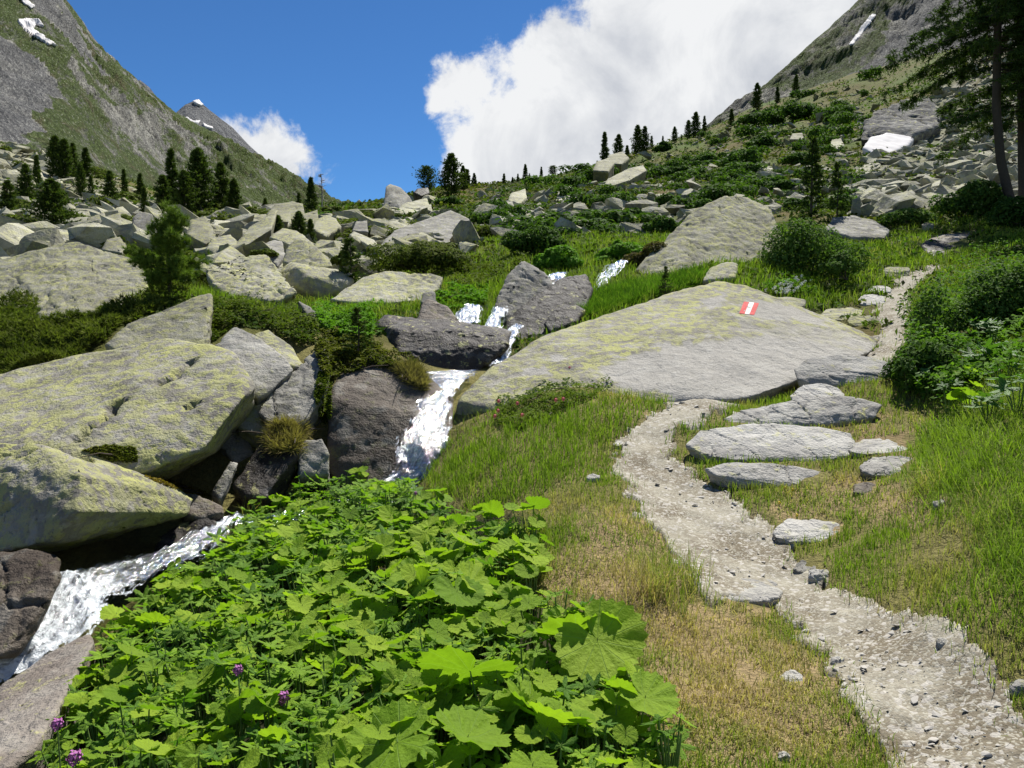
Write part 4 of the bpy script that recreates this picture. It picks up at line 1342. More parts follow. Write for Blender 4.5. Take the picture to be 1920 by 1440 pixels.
# -- dark cliff above the snow patch and the snow patch itself
cl = hero('cliff_outcrop', 'dark striped cliff band above the snow patch on the right hillside',
          [(1614, 262, 84), (1622, 230, 88), (1650, 205, 93), (1690, 188, 97), (1735, 182, 98), (1768, 205, 94), (1760, 236, 87), (1705, 260, 83)],
          'cliff', amp=0.5, back=8, bury=6, edge=0.6, strata=0.8, smooth_it=0, cat='cliff', seed=14.0, near=False)
hero('snow_patch', 'large dirty snow patch below the dark cliff on the right hillside',
     [(1616, 278, 79), (1630, 256, 82), (1662, 247, 84), (1690, 252, 84), (1716, 258, 84), (1705, 272, 80.5), (1670, 288, 77.5), (1640, 290, 77)],
     'snow', amp=0.12, back=2.5, bury=2.0, strata=0.0, smooth_it=3, cat='snow', group='snow patches on the mountains', near=False)

# -- many boulders scattered on the ground: a dozen shapes shared between copies
VAR = {}


def rock_variants(key, mat, n=9, flat=0.6, edge=0.28, amp=0.035):
    L = []
    for k in range(n):
        rs = np.random.default_rng(100 + k)
        pts = rs.normal(size=(15, 3))
        pts /= (np.abs(pts) ** 3.2).sum(1)[:, None] ** (1 / 3.2)
        pts *= rs.uniform(0.72, 1.06, (15, 1))
        pts *= np.array([0.56, rs.uniform(.34, .5), flat * rs.uniform(.30, .52)])
        V, Fc, c = rock_mesh('rock', pts, edge, amp, 0, 0.5, k * 3.1, 1.5, centre=[0, 0, 0])
        me = mesh_np('rock_%s' % key, V, Fc, smooth=False)
        me.materials.append(M[mat])
        L.append(me)
    VAR[key] = L


rock_variants('field', 'rock')
rock_variants('far', 'rock_far', flat=0.7, edge=0.4)
M['pebble'] = plain('pale_pebble', (0.27, 0.255, 0.225), (0.42, 0.40, 0.36), 9.0)
rock_variants('pebble', 'pebble', n=5, flat=0.75, edge=0.45, amp=0.02)


def scatter_px(poly, n, rs):
    xs = [q[0] for q in poly]
    ys = [q[1] for q in poly]
    out = np.empty((0, 2))
    while len(out) < n:
        p = np.stack([rs.uniform(min(xs), max(xs), n * 3), rs.uniform(min(ys), max(ys), n * 3)], 1)
        out = np.concatenate([out, p[in_poly(p[:, 0], p[:, 1], poly)]])
    return out[:n]


SCATTERED = {}


def scatter_rocks(poly, n, name, label, group, key, lo, hi, seed, sink=0.25, rest=None, exclude=(), near=False, minpx=5.0):
    rs = np.random.default_rng(seed)
    pts = scatter_px(poly, n, rs)
    d = ground_hit(pts[:, 0], pts[:, 1])
    ok = ~np.isnan(d) & (d < 260)
    pts, d = pts[ok], d[ok]
    size = lo * (hi / lo) ** (rs.random(len(d)) ** 2.2)
    order = np.argsort(-(size / d))
    ZZ = hf(ray(pts[:, 0], pts[:, 1])[0] * d, d)
    items = []
    for k in order:
        X = float(ray(pts[k, 0], pts[k, 1])[0] * d[k])
        Y = float(d[k])
        Z = float(ZZ[k])
        items.append((X, Y, Z, float(size[k]), rs.uniform(0, 6.28), rs.normal(0, .33), rs.normal(0, .33), rs.uniform(.75, 1.3), rs.integers(0, 99)))
    for it in items[:rest if rest else len(items)]:
        X, Y, Z, s, rz, rx, ry, asp, vi = it
        me = VAR[key][vi % len(VAR[key])]
        o = obj(name, me)
        o.location = (X, Y, Z + s * (0.22 - sink))
        o.rotation_euler = (rx, ry, rz)
        o.scale = (s * 1.15, s, s * asp)
        tag(o, label, 'rock', group)
        SCATTERED.setdefault(label, []).append((o, X, Y, Z, s / Y))
        if near:
            ROCKS.append(o)
    if rest and len(items) > rest:
        # the small remainder as one mass
        VV, FF, b = [], [], 0
        src = []
        for me in VAR[key]:
            co = np.empty(len(me.vertices) * 3, np.float32)
            me.vertices.foreach_get('co', co)
            fi = np.empty(len(me.polygons) * 3, np.int32)
            me.polygons.foreach_get('vertices', fi)
            src.append((co.reshape(-1, 3), fi.reshape(-1, 3)))
        low = []
        for k in range(6):
            bm = bmesh.new()
            q = np.random.default_rng(k).normal(size=(9, 3)) * np.array([.45, .38, .22])
            for p in q:
                bm.verts.new(p)
            rr = bmesh.ops.convex_hull(bm, input=bm.verts[:])
            bmesh.ops.delete(bm, geom=list({e for e in rr['geom_interior'] + rr['geom_unused'] if isinstance(e, bmesh.types.BMVert)}), context='VERTS')
            bm.verts.index_update()
            low.append((np.array([v.co[:] for v in bm.verts]), np.array([[v.index for v in f.verts] for f in bm.faces])))
            bm.free()
        for (X, Y, Z, s, rz, rx, ry, asp, vi) in items[rest:]:
            co, fi = low[vi % 6]
            rm = np.array(Euler((rx, ry, rz)).to_matrix())
            VV.append((co * np.array([s, s, s * asp])) @ rm.T + np.array([X, Y, Z + s * 0.05]))
            FF.append(fi + b)
            b += len(co)
        me = mesh_np(name, np.concatenate(VV), np.concatenate(FF), smooth=False)
        stuff(obj('loose_stones', me, M['rock_far']), 'small loose stones strewn ' + group, 'stones')


scatter_rocks(TALUS, 900, 'talus_boulder', 'pale angular boulder heaped on the talus below the left mountain', 'talus boulders under the left mountain', 'far', 0.5, 2.8, 1, sink=0.18, rest=200)
scatter_rocks([(-20, 262), (70, 268), (150, 300), (130, 330), (60, 340), (-20, 350)], 160, 'talus_boulder', 'pale angular boulder heaped on the talus below the left mountain', 'talus boulders under the left mountain', 'far', 1.4, 4.6, 21, sink=0.15, rest=60)
scatter_rocks(SADDLE, 620, 'saddle_boulder', 'pale boulder wedged among others in the boulder field below the saddle', 'boulders of the saddle field', 'field', 0.35, 1.9, 2, sink=0.15, rest=220)
scatter_rocks(SCREE, 1500, 'scree_stone', 'pale angular stone of the scree below the right-hand cliff', 'stones of the right-hand scree', 'far', 0.4, 1.9, 3, sink=0.12, rest=280)
HILL = [(900, 445), (905, 352), (1050, 333), (1200, 292), (1340, 245), (1500, 178), (1640, 140), (1640, 300), (1590, 400), (1480, 395), (1300, 420), (1180, 445), (1000, 450)]
scatter_rocks(HILL, 1300, 'hillside_rock', 'pale rock lying in the heath of the right hillside', 'rocks in the heath of the right hillside', 'far', 0.28, 1.8, 4, sink=0.2, rest=260)
scatter_rocks([(900, 380), (1120, 345), (1250, 340), (1260, 400), (1050, 420), (920, 420)], 90, 'hillside_rock', 'pale rock lying in the heath of the right hillside', 'rocks in the heath of the right hillside', 'far', 0.45, 2.0, 14, sink=0.2, rest=40)

NEAR_BVH = bvh_of(ROCKS)


def on_rock(x, y, z, up=2.5):
    hit = NEAR_BVH.ray_cast(Vector((x, y, z + up)), Vector((0, 0, -1)), up + 0.15)
    return hit[0]


# ------------------------------------------------------------------ trail gravel
def build_gravel():
    rs = np.random.default_rng(5)
    n = 12000
    u = rs.uniform(-0.02, 0.75, n)
    v = rs.uniform(math.log(2.4), math.log(15), n)
    Y = np.exp(v)
    X = u * Y
    pth, bed, dry, px, py = zone(X, Y)
    ex = fbm(np.stack([X * 1.5, Y * 1.5, np.zeros(n)], 1), 3)
    keep = pth & (ex + rs.normal(0, .25, n) > 0.20) & (px < 2000)
    X, Y = X[keep], Y[keep]
    Z = hf(X, Y)
    low = []
    for k in range(6):
        bm = bmesh.new()
        q = np.random.default_rng(k + 40).normal(size=(10, 3))
        q = q / np.linalg.norm(q, axis=1)[:, None] * np.array([.5, .42, .28])
        for p in q:
            bm.verts.new(p)
        bmesh.ops.convex_hull(bm, input=bm.verts[:])
        bm.verts.index_update()
        low.append((np.array([a.co[:] for a in bm.verts]), np.array([[a.index for a in f.verts] for f in bm.faces])))
        bm.free()
    sz = (0.006 + 0.040 * rs.random(len(X)) ** 6) * (0.7 + Y / 8.0)
    order = np.argsort(-sz / Y)
    peb = VAR['pebble']
    for k in order[:120]:
        o = obj('path_pebble', peb[k % len(peb)])
        o.location = (X[k], Y[k], Z[k] + 0.01)
        s = sz[k] * 0.95
        o.scale = (s * 1.2, s, s * .45)
        o.rotation_euler = (rs.normal(0, .2), rs.normal(0, .2), rs.uniform(0, 6.28))
        tag(o, 'small pale pebble lying loose on the gravel of the trail', 'pebble', 'pebbles on the trail')
        SCATTERED.setdefault('pebbles', []).append((o, float(X[k]), float(Y[k]), float(Z[k]), float(sz[k] / Y[k])))
    VV, FF, b = [], [], 0
    for k in order[120:]:
        co, fi = low[k % 6]
        a = rs.uniform(0, 6.28)
        rm = np.array([[math.cos(a), -math.sin(a), 0], [math.sin(a), math.cos(a), 0], [0, 0, 1]])
        VV.append((co * sz[k]) @ rm.T + np.array([X[k], Y[k], Z[k] + 0.008]))
        FF.append(fi + b)
        b += len(co)
    me = mesh_np('gravel', np.concatenate(VV), np.concatenate(FF), smooth=False)
    stuff(obj('gravel', me, M['pebble']), 'fine pale gravel strewn over the trail', 'gravel')


build_gravel()


# ------------------------------------------------------------------ water
def ribbon(name, stations, foam, amp=0.03, sub=12, across=18, seed=0.0, bulge=0.05):
    S = []
    for (a, b, d) in stations:
        S.append((P(a[0], a[1], d), P(b[0], b[1], d)))
    A = np.array([s[0] for s in S])
    B = np.array([s[1] for s in S])
    n = len(S)
    fo = np.array(foam if hasattr(foam, '__len__') else [foam] * n, float)
    ti = np.linspace(0, n - 1, (n - 1) * sub + 1)

    def cr(arr):
        i = np.clip(ti.astype(int), 0, n - 2)
        f = (ti - i)[:, None]
        p0, p1, p2, p3 = arr[np.clip(i - 1, 0, n - 1)], arr[i], arr[i + 1], arr[np.clip(i + 2, 0, n - 1)]
        return 0.5 * (2 * p1 + (p2 - p0) * f + (2 * p0 - 5 * p1 + 4 * p2 - p3) * f ** 2 + (3 * p1 - p0 - 3 * p2 + p3) * f ** 3)
    a, b = cr(A), cr(B)
    fm = np.interp(ti, np.arange(n), fo)
    w = np.linspace(0, 1, across)
    V = a[:, None] * (1 - w)[None, :, None] + b[:, None] * w[None, :, None]
    V[..., 2] += bulge * np.sin(w * math.pi)[None]
    FM = np.repeat(fm[:, None], across, 1)
    Vf = V.reshape(-1, 3)
    dz = fbm(Vf * np.array([4.0, 4.0, 2.0]) + seed, 4)
    dz2 = np.abs(fbm(Vf * 11.0 + seed, 3))
    Vf = Vf + np.stack([0.3 * dz * amp, -0.5 * dz * amp, dz * amp + dz2 * amp * 0.9], 1)
    na, nb = len(ti), across
    i, j = np.meshgrid(np.arange(na - 1), np.arange(nb - 1), indexing='ij')
    Fc = np.stack([i * nb + j, i * nb + j + 1, (i + 1) * nb + j + 1, (i + 1) * nb + j], -1).reshape(-1, 4)
    seg = np.linalg.norm(np.diff((a + b) / 2, axis=0), axis=1)
    run = np.concatenate([[0], np.cumsum(seg)]) + seed
    wide = np.linalg.norm(b - a, axis=1)
    AL = np.repeat(run[:, None], across, 1)
    AC = (w[None] - .5) * wide[:, None] + seed
    RM = np.repeat((np.minimum(w, 1 - w) * 2)[None], len(ti), 0)
    me = mesh_np(name, Vf, Fc, attr={'foam': FM.ravel(), 'along': AL.ravel(), 'across': AC.ravel(), 'rim': RM.ravel()})
    return setting(obj(name, me, M['water']))


ribbon('stream', [((770, 698), (905, 692), 11.0), ((785, 716), (885, 712), 10.35), ((796, 738), (862, 737), 9.85)], [0.36, 0.24, 0.4], amp=0.012, across=24, bulge=0.0)
ribbon('stream', [((690, 697), (760, 690), 11.35), ((720, 704), (880, 702), 11.25), ((780, 712), (880, 708), 10.8)], [0.5, 0.5, 0.25], amp=0.012, across=24, bulge=0.0)
ribbon('waterfall', [((798, 738), (856, 737), 9.9), ((776, 752), (853, 752), 9.58), ((756, 790), (851, 785), 9.2), ((738, 840), (850, 835), 8.88), ((722, 890), (822, 890), 8.66),
                     ((670, 925), (800, 925), 8.55)], [0.38, 0.43, 0.48, 0.50, 0.53, 0.64], amp=0.035, sub=16, across=30, bulge=0.05, seed=3.0)
ribbon('stream', [((690, 925), (800, 925), 8.55), ((590, 945), (700, 965), 8.15), ((480, 968), (560, 995), 7.7), ((388, 985), (455, 992), 7.35), ((300, 1030), (385, 1052), 6.75), ((180, 1058), (300, 1092), 6.25),
                  ((95, 1085), (225, 1125), 5.75), ((30, 1165), (180, 1195), 5.35), ((-40, 1222), (90, 1250), 5.05), ((-220, 1250), (-60, 1345), 4.8)],
       [0.6, 0.4, 0.2, 0.6, 0.25, 0.42, 0.6, 0.64, 0.65, 0.68], amp=0.05, sub=16, across=34, bulge=0.05)
ribbon('cascade', [((1128, 503), (1184, 488), 18.3), ((1112, 525), (1166, 508), 17.3), ((1098, 548), (1135, 540), 16.3), ((1085, 565), (1110, 562), 15.6)], [0.52, 0.55, 0.55, 0.52], amp=0.06, seed=11.0)
ribbon('cascade', [((1026, 517), (1066, 512), 16.7), ((1026, 532), (1060, 532), 16.0), ((1020, 548), (1045, 548), 15.5)], [0.5, 0.52, 0.5], amp=0.04, seed=17.0)
ribbon('cascade', [((862, 578), (906, 574), 14.2), ((852, 592), (906, 590), 13.7), ((848, 610), (902, 610), 13.25)], [0.5, 0.53, 0.58], amp=0.05, seed=23.0)
ribbon('cascade', [((922, 580), (960, 572), 14.4), ((912, 598), (950, 592), 13.75), ((902, 620), (942, 620), 13.15)], [0.5, 0.53, 0.58], amp=0.05, seed=23.0)
ribbon('cascade', [((955, 615), (985, 612), 13.2), ((935, 640), (965, 640), 12.3), ((915, 690), (955, 690), 11.35)], [0.5, 0.55, 0.5], amp=0.03)
ribbon('cascade', [((735, 635), (748, 635), 12.2), ((733, 660), (746, 660), 11.8)], [0.75, 0.75], amp=0.02, across=8)


# ------------------------------------------------------------------ foliage builders
def unit(a):
    return a / np.maximum(np.linalg.norm(a, axis=-1, keepdims=True), 1e-9)


def leaf_cloud(C, Nn, L, W, rs, col):
    """one four-cornered leaf at each centre"""
    n = len(C)
    r = rs.normal(size=(n, 3))
    Nn = unit(Nn)
    T = unit(np.cross(Nn, r))
    B = np.cross(Nn, T)
    L = np.broadcast_to(L, n)[:, None]
    W = np.broadcast_to(W, n)[:, None]
    V = np.stack([C - T * L * .5, C + B * W * .5 + Nn * L * .08, C + T * L * .5 - Nn * L * .1, C - B * W * .5 + Nn * L * .08], 1).reshape(-1, 3)
    Fc = np.arange(n * 4).reshape(n, 4)
    return V, Fc, np.repeat(col, 4, 0)


def needle_cloud(C, D, L, w, per, spread, rs, col):
    """per thin triangles fanning out from each centre about direction D"""
    n = len(C)
    C = np.repeat(C, per, 0)
    D = unit(np.repeat(unit(D), per, 0) + rs.normal(size=(n * per, 3)) * spread)
    S = unit(np.cross(D, rs.normal(size=(n * per, 3))))
    L = np.repeat(np.broadcast_to(L, n), per)[:, None] * rs.uniform(.7, 1.2, (n * per, 1))
    w = np.repeat(np.broadcast_to(w, n), per)[:, None]
    V = np.stack([C - S * w * .5, C + S * w * .5, C + D * L], 1).reshape(-1, 3)
    Fc = np.arange(len(C) * 3).reshape(-1, 3)
    cc = np.repeat(np.repeat(col, per, 0) * rs.uniform(.8, 1.25, (n * per, 1)), 3, 0)
    return V, Fc, cc


def tube(pts, r0, r1, sides=6, power=1.0):
    pts = np.asarray(pts, float)
    n = len(pts)
    t = np.gradient(pts, axis=0)
    t = unit(t)
    ref = np.array([0.31, 0.2, 0.93]) if abs(t[0, 2]) < 0.8 else np.array([1.0, 0.1, 0.0])
    a = unit(np.cross(t, ref))
    b = np.cross(t, a)
    rad = r0 + (r1 - r0) * np.linspace(0, 1, n) ** power
    ang = np.linspace(0, 2 * math.pi, sides, endpoint=False)
    V = pts[:, None] + rad[:, None, None] * (np.cos(ang)[None, :, None] * a[:, None] + np.sin(ang)[None, :, None] * b[:, None])
    V = V.reshape(-1, 3)
    i, j = np.meshgrid(np.arange(n - 1), np.arange(sides), indexing='ij')
    j2 = (j + 1) % sides
    Fc = np.stack([i * sides + j, i * sides + j2, (i + 1) * sides + j2, (i + 1) * sides + j], -1).reshape(-1, 4)
    return V, Fc


def join(parts):
    V, Fc, C, b = [], [], [], 0
    for p in parts:
        V.append(p[0])
        Fc.append(p[1] + b)
        if len(p) > 2:
            C.append(p[2])
        b += len(p[0])
    return (np.concatenate(V), np.concatenate(Fc), np.concatenate(C) if C else None)


def lerp_cols(c1, c2, t):
    t = np.clip(t, 0, 1)[:, None]
    return np.array(c1)[None] * (1 - t) + np.array(c2)[None] * t


# ------------------------------------------------------------------ conifers
def conifer(kind, seed):
    """height 1: returns trunk mesh and crown mesh"""
    rs = np.random.default_rng(seed)
    W = {'pine': 0.20, 'spruce': 0.19, 'slim': 0.13, 'round': 0.34, 'broad': 0.27, 'sapling': 0.21}[kind]
    nb = {'pine': 330, 'spruce': 340, 'slim': 260, 'round': 330, 'broad': 460, 'sapling': 105}[kind]
    t0 = {'round': 0.22}.get(kind, 0.04)
    tt = t0 + (1 - t0) * rs.random(nb) ** 0.95
    s = (tt - t0) / (1 - t0)
    if kind in ('spruce', 'slim', 'sapling'):
        prof = (1 - s) ** 0.8 * np.minimum(1, (s + .05) / .14) ** .5 + 0.03
    elif kind == 'round':
        prof = np.sqrt(np.clip(1 - (2 * s - 0.85) ** 2 * 0.75, 0.05, 1))
    else:
        prof = (1 - s ** 1.7) ** 0.75 * np.minimum(1, (s + .06) / .2) ** .5 + 0.03
    ang = rs.uniform(0, 2 * math.pi, nb)
    lump = 1 + 0.75 * fbm(np.stack([tt * 9, np.cos(ang) * 1.4 + seed, np.sin(ang) * 1.4], 1), 2)
    rad = W * prof * rs.uniform(.6, 1.15, nb) * np.clip(lump, .35, 1.6)
    rise = {'spruce': -0.10, 'slim': 0.05, 'sapling': 0.15}.get(kind, 0.28)
    C, D = [], []
    for f in (0.35, 0.6, 0.8, 1.0):
        r = rad * f
        z = tt + rise * r * f
        C.append(np.stack([np.cos(ang + .15 * f) * r, np.sin(ang + .15 * f) * r, z], 1) + rs.normal(0, .008, (nb, 3)))
        D.append(np.stack([np.cos(ang), np.sin(ang), np.full(nb, 0.45 if rise > 0 else 0.05)], 1))
    C = np.concatenate(C)
    D = np.concatenate(D)
    col = lerp_cols((0.030, 0.056, 0.014), (0.100, 0.140, 0.030), rs.random(len(C)))
    V, Fc, cc = needle_cloud(C, D, 0.055, 0.020, 6, 0.55, rs, col)
    crown = mesh_np('crown', V, Fc, cc)
    crown.materials.append(M['needle'])
    bend = rs.normal(0, .012, 2)
    z = np.linspace(-0.04, 0.97, 8)
    tv, tf = tube(np.stack([bend[0] * np.sin(z * 3), bend[1] * np.sin(z * 2.5), z], 1), 0.018, 0.004, 6)
    trunk = mesh_np('trunk', tv, tf)
    trunk.materials.append(M['bark'])
    return trunk, crown


CONI = {}
for k, kd in enumerate(('pine', 'pine', 'broad', 'spruce', 'spruce', 'slim', 'round', 'sapling', 'sapling')):
    CONI.setdefault(kd, []).append(conifer(kd, 60 + k))


def tree(px, d, top, kind, label, group=None, widen=1.0, base=None):
    u, s = ray(px, top)
    X, Y = float(u) * d, d
    Zt = EYE + float(s) * d
    Zb = float(hf(np.array([X]), np.array([Y]))[0]) if base is None else float(P(px, base, d)[2])
    H = max(Zt - Zb, 0.6)
    e = obj('conifer_tree', None, None, None, (X, Y, Zb))
    e.rotation_euler[2] = random.uniform(0, 6.28)
    e.scale = (H * widen, H * widen, H)
    tk, cr = random.choice(CONI[kind])
    obj('trunk', tk, None, e)
    obj('crown', cr, None, e)
    tag(e, label, 'tree', group)
    return e


TREES = [
    (95, 31, 338, 'broad', 'large dark pine at the left edge with a broad bushy crown', 1.25),
    (102, 112, 256, 'pine', 'leftmost tall pine of the dark clump under the left crags', 1.0),
    (119, 112, 262, 'pine', 'middle pine of the dark clump under the left crags', 1.1),
    (136, 114, 270, 'pine', 'right-hand pine of the dark clump under the left crags', .9),
    (160, 120, 278, 'slim', 'single small pine right of the dark clump on the talus', 1.5),
    (68, 95, 292, 'slim', 'thin dark pine standing on the pale talus left of the clump', 1.0),
    (47, 72, 310, 'pine', 'pine on the talus left of and behind the large dark pine', 1.2),
    (14, 55, 340, 'pine', 'small pine at the very left edge of the picture', 1.2),
    (150, 75, 308, 'pine', 'tall thin pine on the talus right of the large dark pine', .8),
    (170, 72, 330, 'pine', 'pale thin pine right of the tall thin talus pine', .7),
    (205, 70, 322, 'pine', 'bushy pine between talus boulders left of the main group', 1.1),
    (270, 50, 352, 'slim', 'small slender pine just behind the young pine', 1.1),
    (232, 95, 318, 'slim', 'tiny pine halfway up the talus slope', 1.1),
    (262, 100, 326, 'slim', 'tiny dark pine at the right end of the talus slope', 1.2),
    (320, 62, 282, 'slim', 'tall slim pine with a bare lower stem at the left of the main group', 1.0),
    (345, 58, 322, 'pine', 'bushy pine between slim pine and the tallest of the main group', 1.3),
    (371, 60, 282, 'pine', 'tallest dark pine in the main group left of the saddle', 1.15),
    (305, 60, 330, 'pine', 'lower left pine of the main group', 1.3),
    (413, 62, 308, 'pine', 'broad columnar pine in the main group right of the tallest', 1.05),
    (438, 61, 336, 'spruce', 'lower cone-shaped conifer at the right end of the main group', 1.3),
    (497, 70, 372, 'slim', 'tiny cone tree on the saddle left of the shrub-topped boulder', 1.7),
    (560, 72, 362, 'slim', 'small conifer just left of the dark pointed saddle conifer', 1.3),
    (583, 62, 333, 'spruce', 'dark pointed conifer on the saddle beside the bare larch', 1.0),
    (676, 80, 380, 'slim', 'tiny conifer on the saddle skyline left of the rock tower', 1.3),
    (633, 50, 388, 'slim', 'dwarf conifer among the saddle boulders', 1.6),
    (800, 82, 313, 'round', 'round-crowned pine with visible stem standing above the dark cap rock', 1.0),
    (846, 80, 289, 'broad', 'large dense pine on the skyline right of the round-crowned one', 1.05),
    (868, 84, 312, 'pine', 'right-hand shoulder pine of the large dense skyline pine', 1.0),
    (876, 88, 318, 'slim', 'small pointed conifer right of the large dense skyline pine', 1.6),
    (889, 92, 325, 'spruce', 'smaller cone conifer at the right end of the dense skyline pines', 1.4),
    (945, 112, 326, 'slim', 'thin pale conifer on the skyline below the big cloud', 1.3),
    (961, 115, 332, 'slim', 'small dark conifer between two thin skyline conifers', 1.8),
    (971, 116, 326, 'slim', 'small dark conifer left of the feathery skyline conifer', 1.4),
    (985, 116, 308, 'spruce', 'feathery conifer at the middle of the low skyline', 1.0),
    (993, 117, 325, 'slim', 'small conifer right beside the feathery conifer', 1.3),
    (1015, 125, 313, 'slim', 'slim conifer alone on the low skyline', 1.2),
    (1037, 127, 311, 'round', 'stubby round pine above the pale skyline boulders', 1.2),
    (1134, 128, 249, 'slim', 'tall narrow pine above the stacked hillside boulders', 1.0),
    (1160, 135, 253, 'pine', 'second tall pine above the stacked hillside boulders', 1.0),
    (1176, 140, 273, 'slim', 'low conifer between the tall hillside pines', 1.6),
    (1196, 145, 236, 'pine', 'left one of the twin dark pines on the hillside skyline', 1.0),
    (1209, 146, 238, 'pine', 'right one of the twin dark pines on the hillside skyline', .95),
    (1222, 150, 255, 'slim', 'short conifer right of the twin pines', 1.2),
    (1243, 152, 255, 'slim', 'small pointed conifer among the skyline bushes', 1.2),
    (1265, 155, 238, 'pine', 'bushy pine left of the three dark pines on the hill edge', 1.0),
    (1278, 156, 252, 'slim', 'small conifer just left of the three dark pines', 1.2),
    (1291, 160, 226, 'pine', 'left pine of the three dark pines on the hill edge', 1.0),
    (1305, 162, 211, 'pine', 'tallest of the three dark pines on the hill edge', 1.0),
    (1321, 165, 218, 'slim', 'slim right-hand one of the three dark pines on the hill edge', 1.0),
    (1420, 180, 157, 'pine', 'tall dark pine standing against the right mountain slope', 1.0),
    (1458, 185, 163, 'slim', 'small pine between the two dark pines below the right mountain', 1.4),
    (1493, 192, 141, 'pine', 'upper dark pine high on the right hillside', .95),
    (1372, 160, 205, 'slim', 'small pine at the edge of the bushes left of the tall hillside pine', 1.4),
    (1525, 27, 262, 'sapling', 'thin young larch behind the big green shrub', 1.0),
    (1571, 26, 306, 'sapling', 'dark young spruce at the edge of the scree behind the shrub', .9),
    (655, 16.8, 448, 'sapling', 'young bluish spruce beside the long low pale slab', 1.5),
    (670, 10.8, 578, 'sapling', 'seedling pine on the mossy knoll above the waterfall rock', 1.5),
    (1248, 14.5, 508, 'sapling', 'dark seedling pine on the bank behind the marked boulder', 1.2),
    (520, 29, 405, 'pine', 'dwarf pine growing between the saddle boulders', 1.4),
    (560, 30, 398, 'pine', 'dwarf pine right of the dark-cornered block', 1.2),
    (582, 28, 412, 'slim', 'dwarf upright pine before the rounded grey boulder', 1.4),
]
for (px, d, top, kd, lab, wd) in TREES:
    tree(px, d, top, kd, lab, widen=wd)


def dead_larch():
    d, px = 62.0, 602
    X = float(ray(px, 330)[0]) * d
    Zb = float(hf(np.array([X]), np.array([d]))[0])
    Zt = float(P(px, 326, d)[2])
    H = Zt - Zb
    rs = np.random.default_rng(4)
    e = obj('bare_larch', None, None, None, (X, d, Zb))
    z = np.linspace(-0.2, H, 10)
    tv, tf = tube(np.stack([0.06 * np.sin(z), 0 * z, z], 1), 0.07, 0.02)
    obj('trunk', mesh_np('trunk', tv, tf), M['deadwood'], e)
    parts = []
    for k in range(34):
        t = rs.uniform(.35, 1)
        a = rs.uniform(0, 6.28)
        L = H * 0.26 * (1.25 - t)
        p = np.array([0, 0, t * H])
        pts = [p + np.array([math.cos(a), math.sin(a), 0.2 * f]) * L * f for f in (0, .5, 1)]
        parts.append(tube(pts, 0.03, 0.012, 4))
    V, Fc, _ = join(parts)
    obj('branches', mesh_np('branches', V, Fc), M['deadwood'], e)
    tag(e, 'bare leafless larch beside the dark pointed conifer on the saddle', 'tree')


dead_larch()


def young_pine():
    d = 13.2
    X0 = float(ray(318, 545)[0]) * d
    Zb = float(P(318, 548, d)[2])
    e = obj('young_pine', None, None, None, (X0, d, Zb))
    rs = np.random.default_rng(9)
    pw, C, D = [], [], []

    def limb(a, b, r, n=10, tuft=16):
        a, b = np.array(a, float), np.array(b, float)
        t = np.linspace(0, 1, n)[:, None]
        pts = a + (b - a) * t + np.array([0, 0, 1.0]) * (t ** 2 - t) * 0.12
        pw.append(tube(pts, r, r * .35, 6))
        for k in range(int(tuft * 1.5)):
            f = rs.uniform(.2, 1.0)
            p = a + (b - a) * f + np.array([0, 0, (f * f - f) * .12])
            C.append(p + rs.normal(0, .05, 3))
            D.append((b - a) * 0.8 + np.array([0, 0, .6]) + rs.normal(0, .5, 3))
    H = 1.42
    s = d / F

    def q(px, py, dy=0.0):
        return ((px - 318) * s, dy, (548 - py) * s)
    limb((0, 0, 0), q(320, 470), .035, tuft=10)
    limb(q(320, 470), q(322, 390), .025, tuft=44)
    for (x0, y0, x1, y1, dy, tf) in ((318, 500, 268, 470, -.2, 40), (318, 510, 272, 515, .1, 40), (319, 490, 285, 440, .1, 45), (320, 480, 350, 455, -.1, 40), (319, 500, 372, 485, .15, 45), (319, 515, 365, 520, -.2, 40),
                                     (320, 460, 300, 425, -.1, 40), (320, 450, 340, 412, .1, 45), (318, 520, 300, 525, -.25, 40), (320, 470, 335, 440, -.2, 40), (320, 495, 340, 500, .25, 40),
                                     (321, 440, 308, 408, .1, 35), (321, 430, 334, 402, -.05, 35), (318, 505, 282, 495, -.3, 40), (319, 498, 350, 498, -.25, 40)):
        limb(q(x0, y0), q(318 + (x1 - 318) * 1.12, y1, dy * 1.3), .014, tuft=tf)
    V, Fc, _ = join(pw)
    obj('trunk', mesh_np('trunk', V, Fc), M['bark'], e)
    C, D = np.array(C), np.array(D)
    col = lerp_cols((0.060, 0.105, 0.016), (0.180, 0.250, 0.042), rs.random(len(C)))
    V, Fc, cc = needle_cloud(C, D, 0.115, 0.009, 30, 0.6, rs, col)
    obj('crown', mesh_np('crown', V, Fc, cc), M['needle'], e)
    tag(e, 'young bright green pine standing between the pale boulders at left', 'tree')


young_pine()


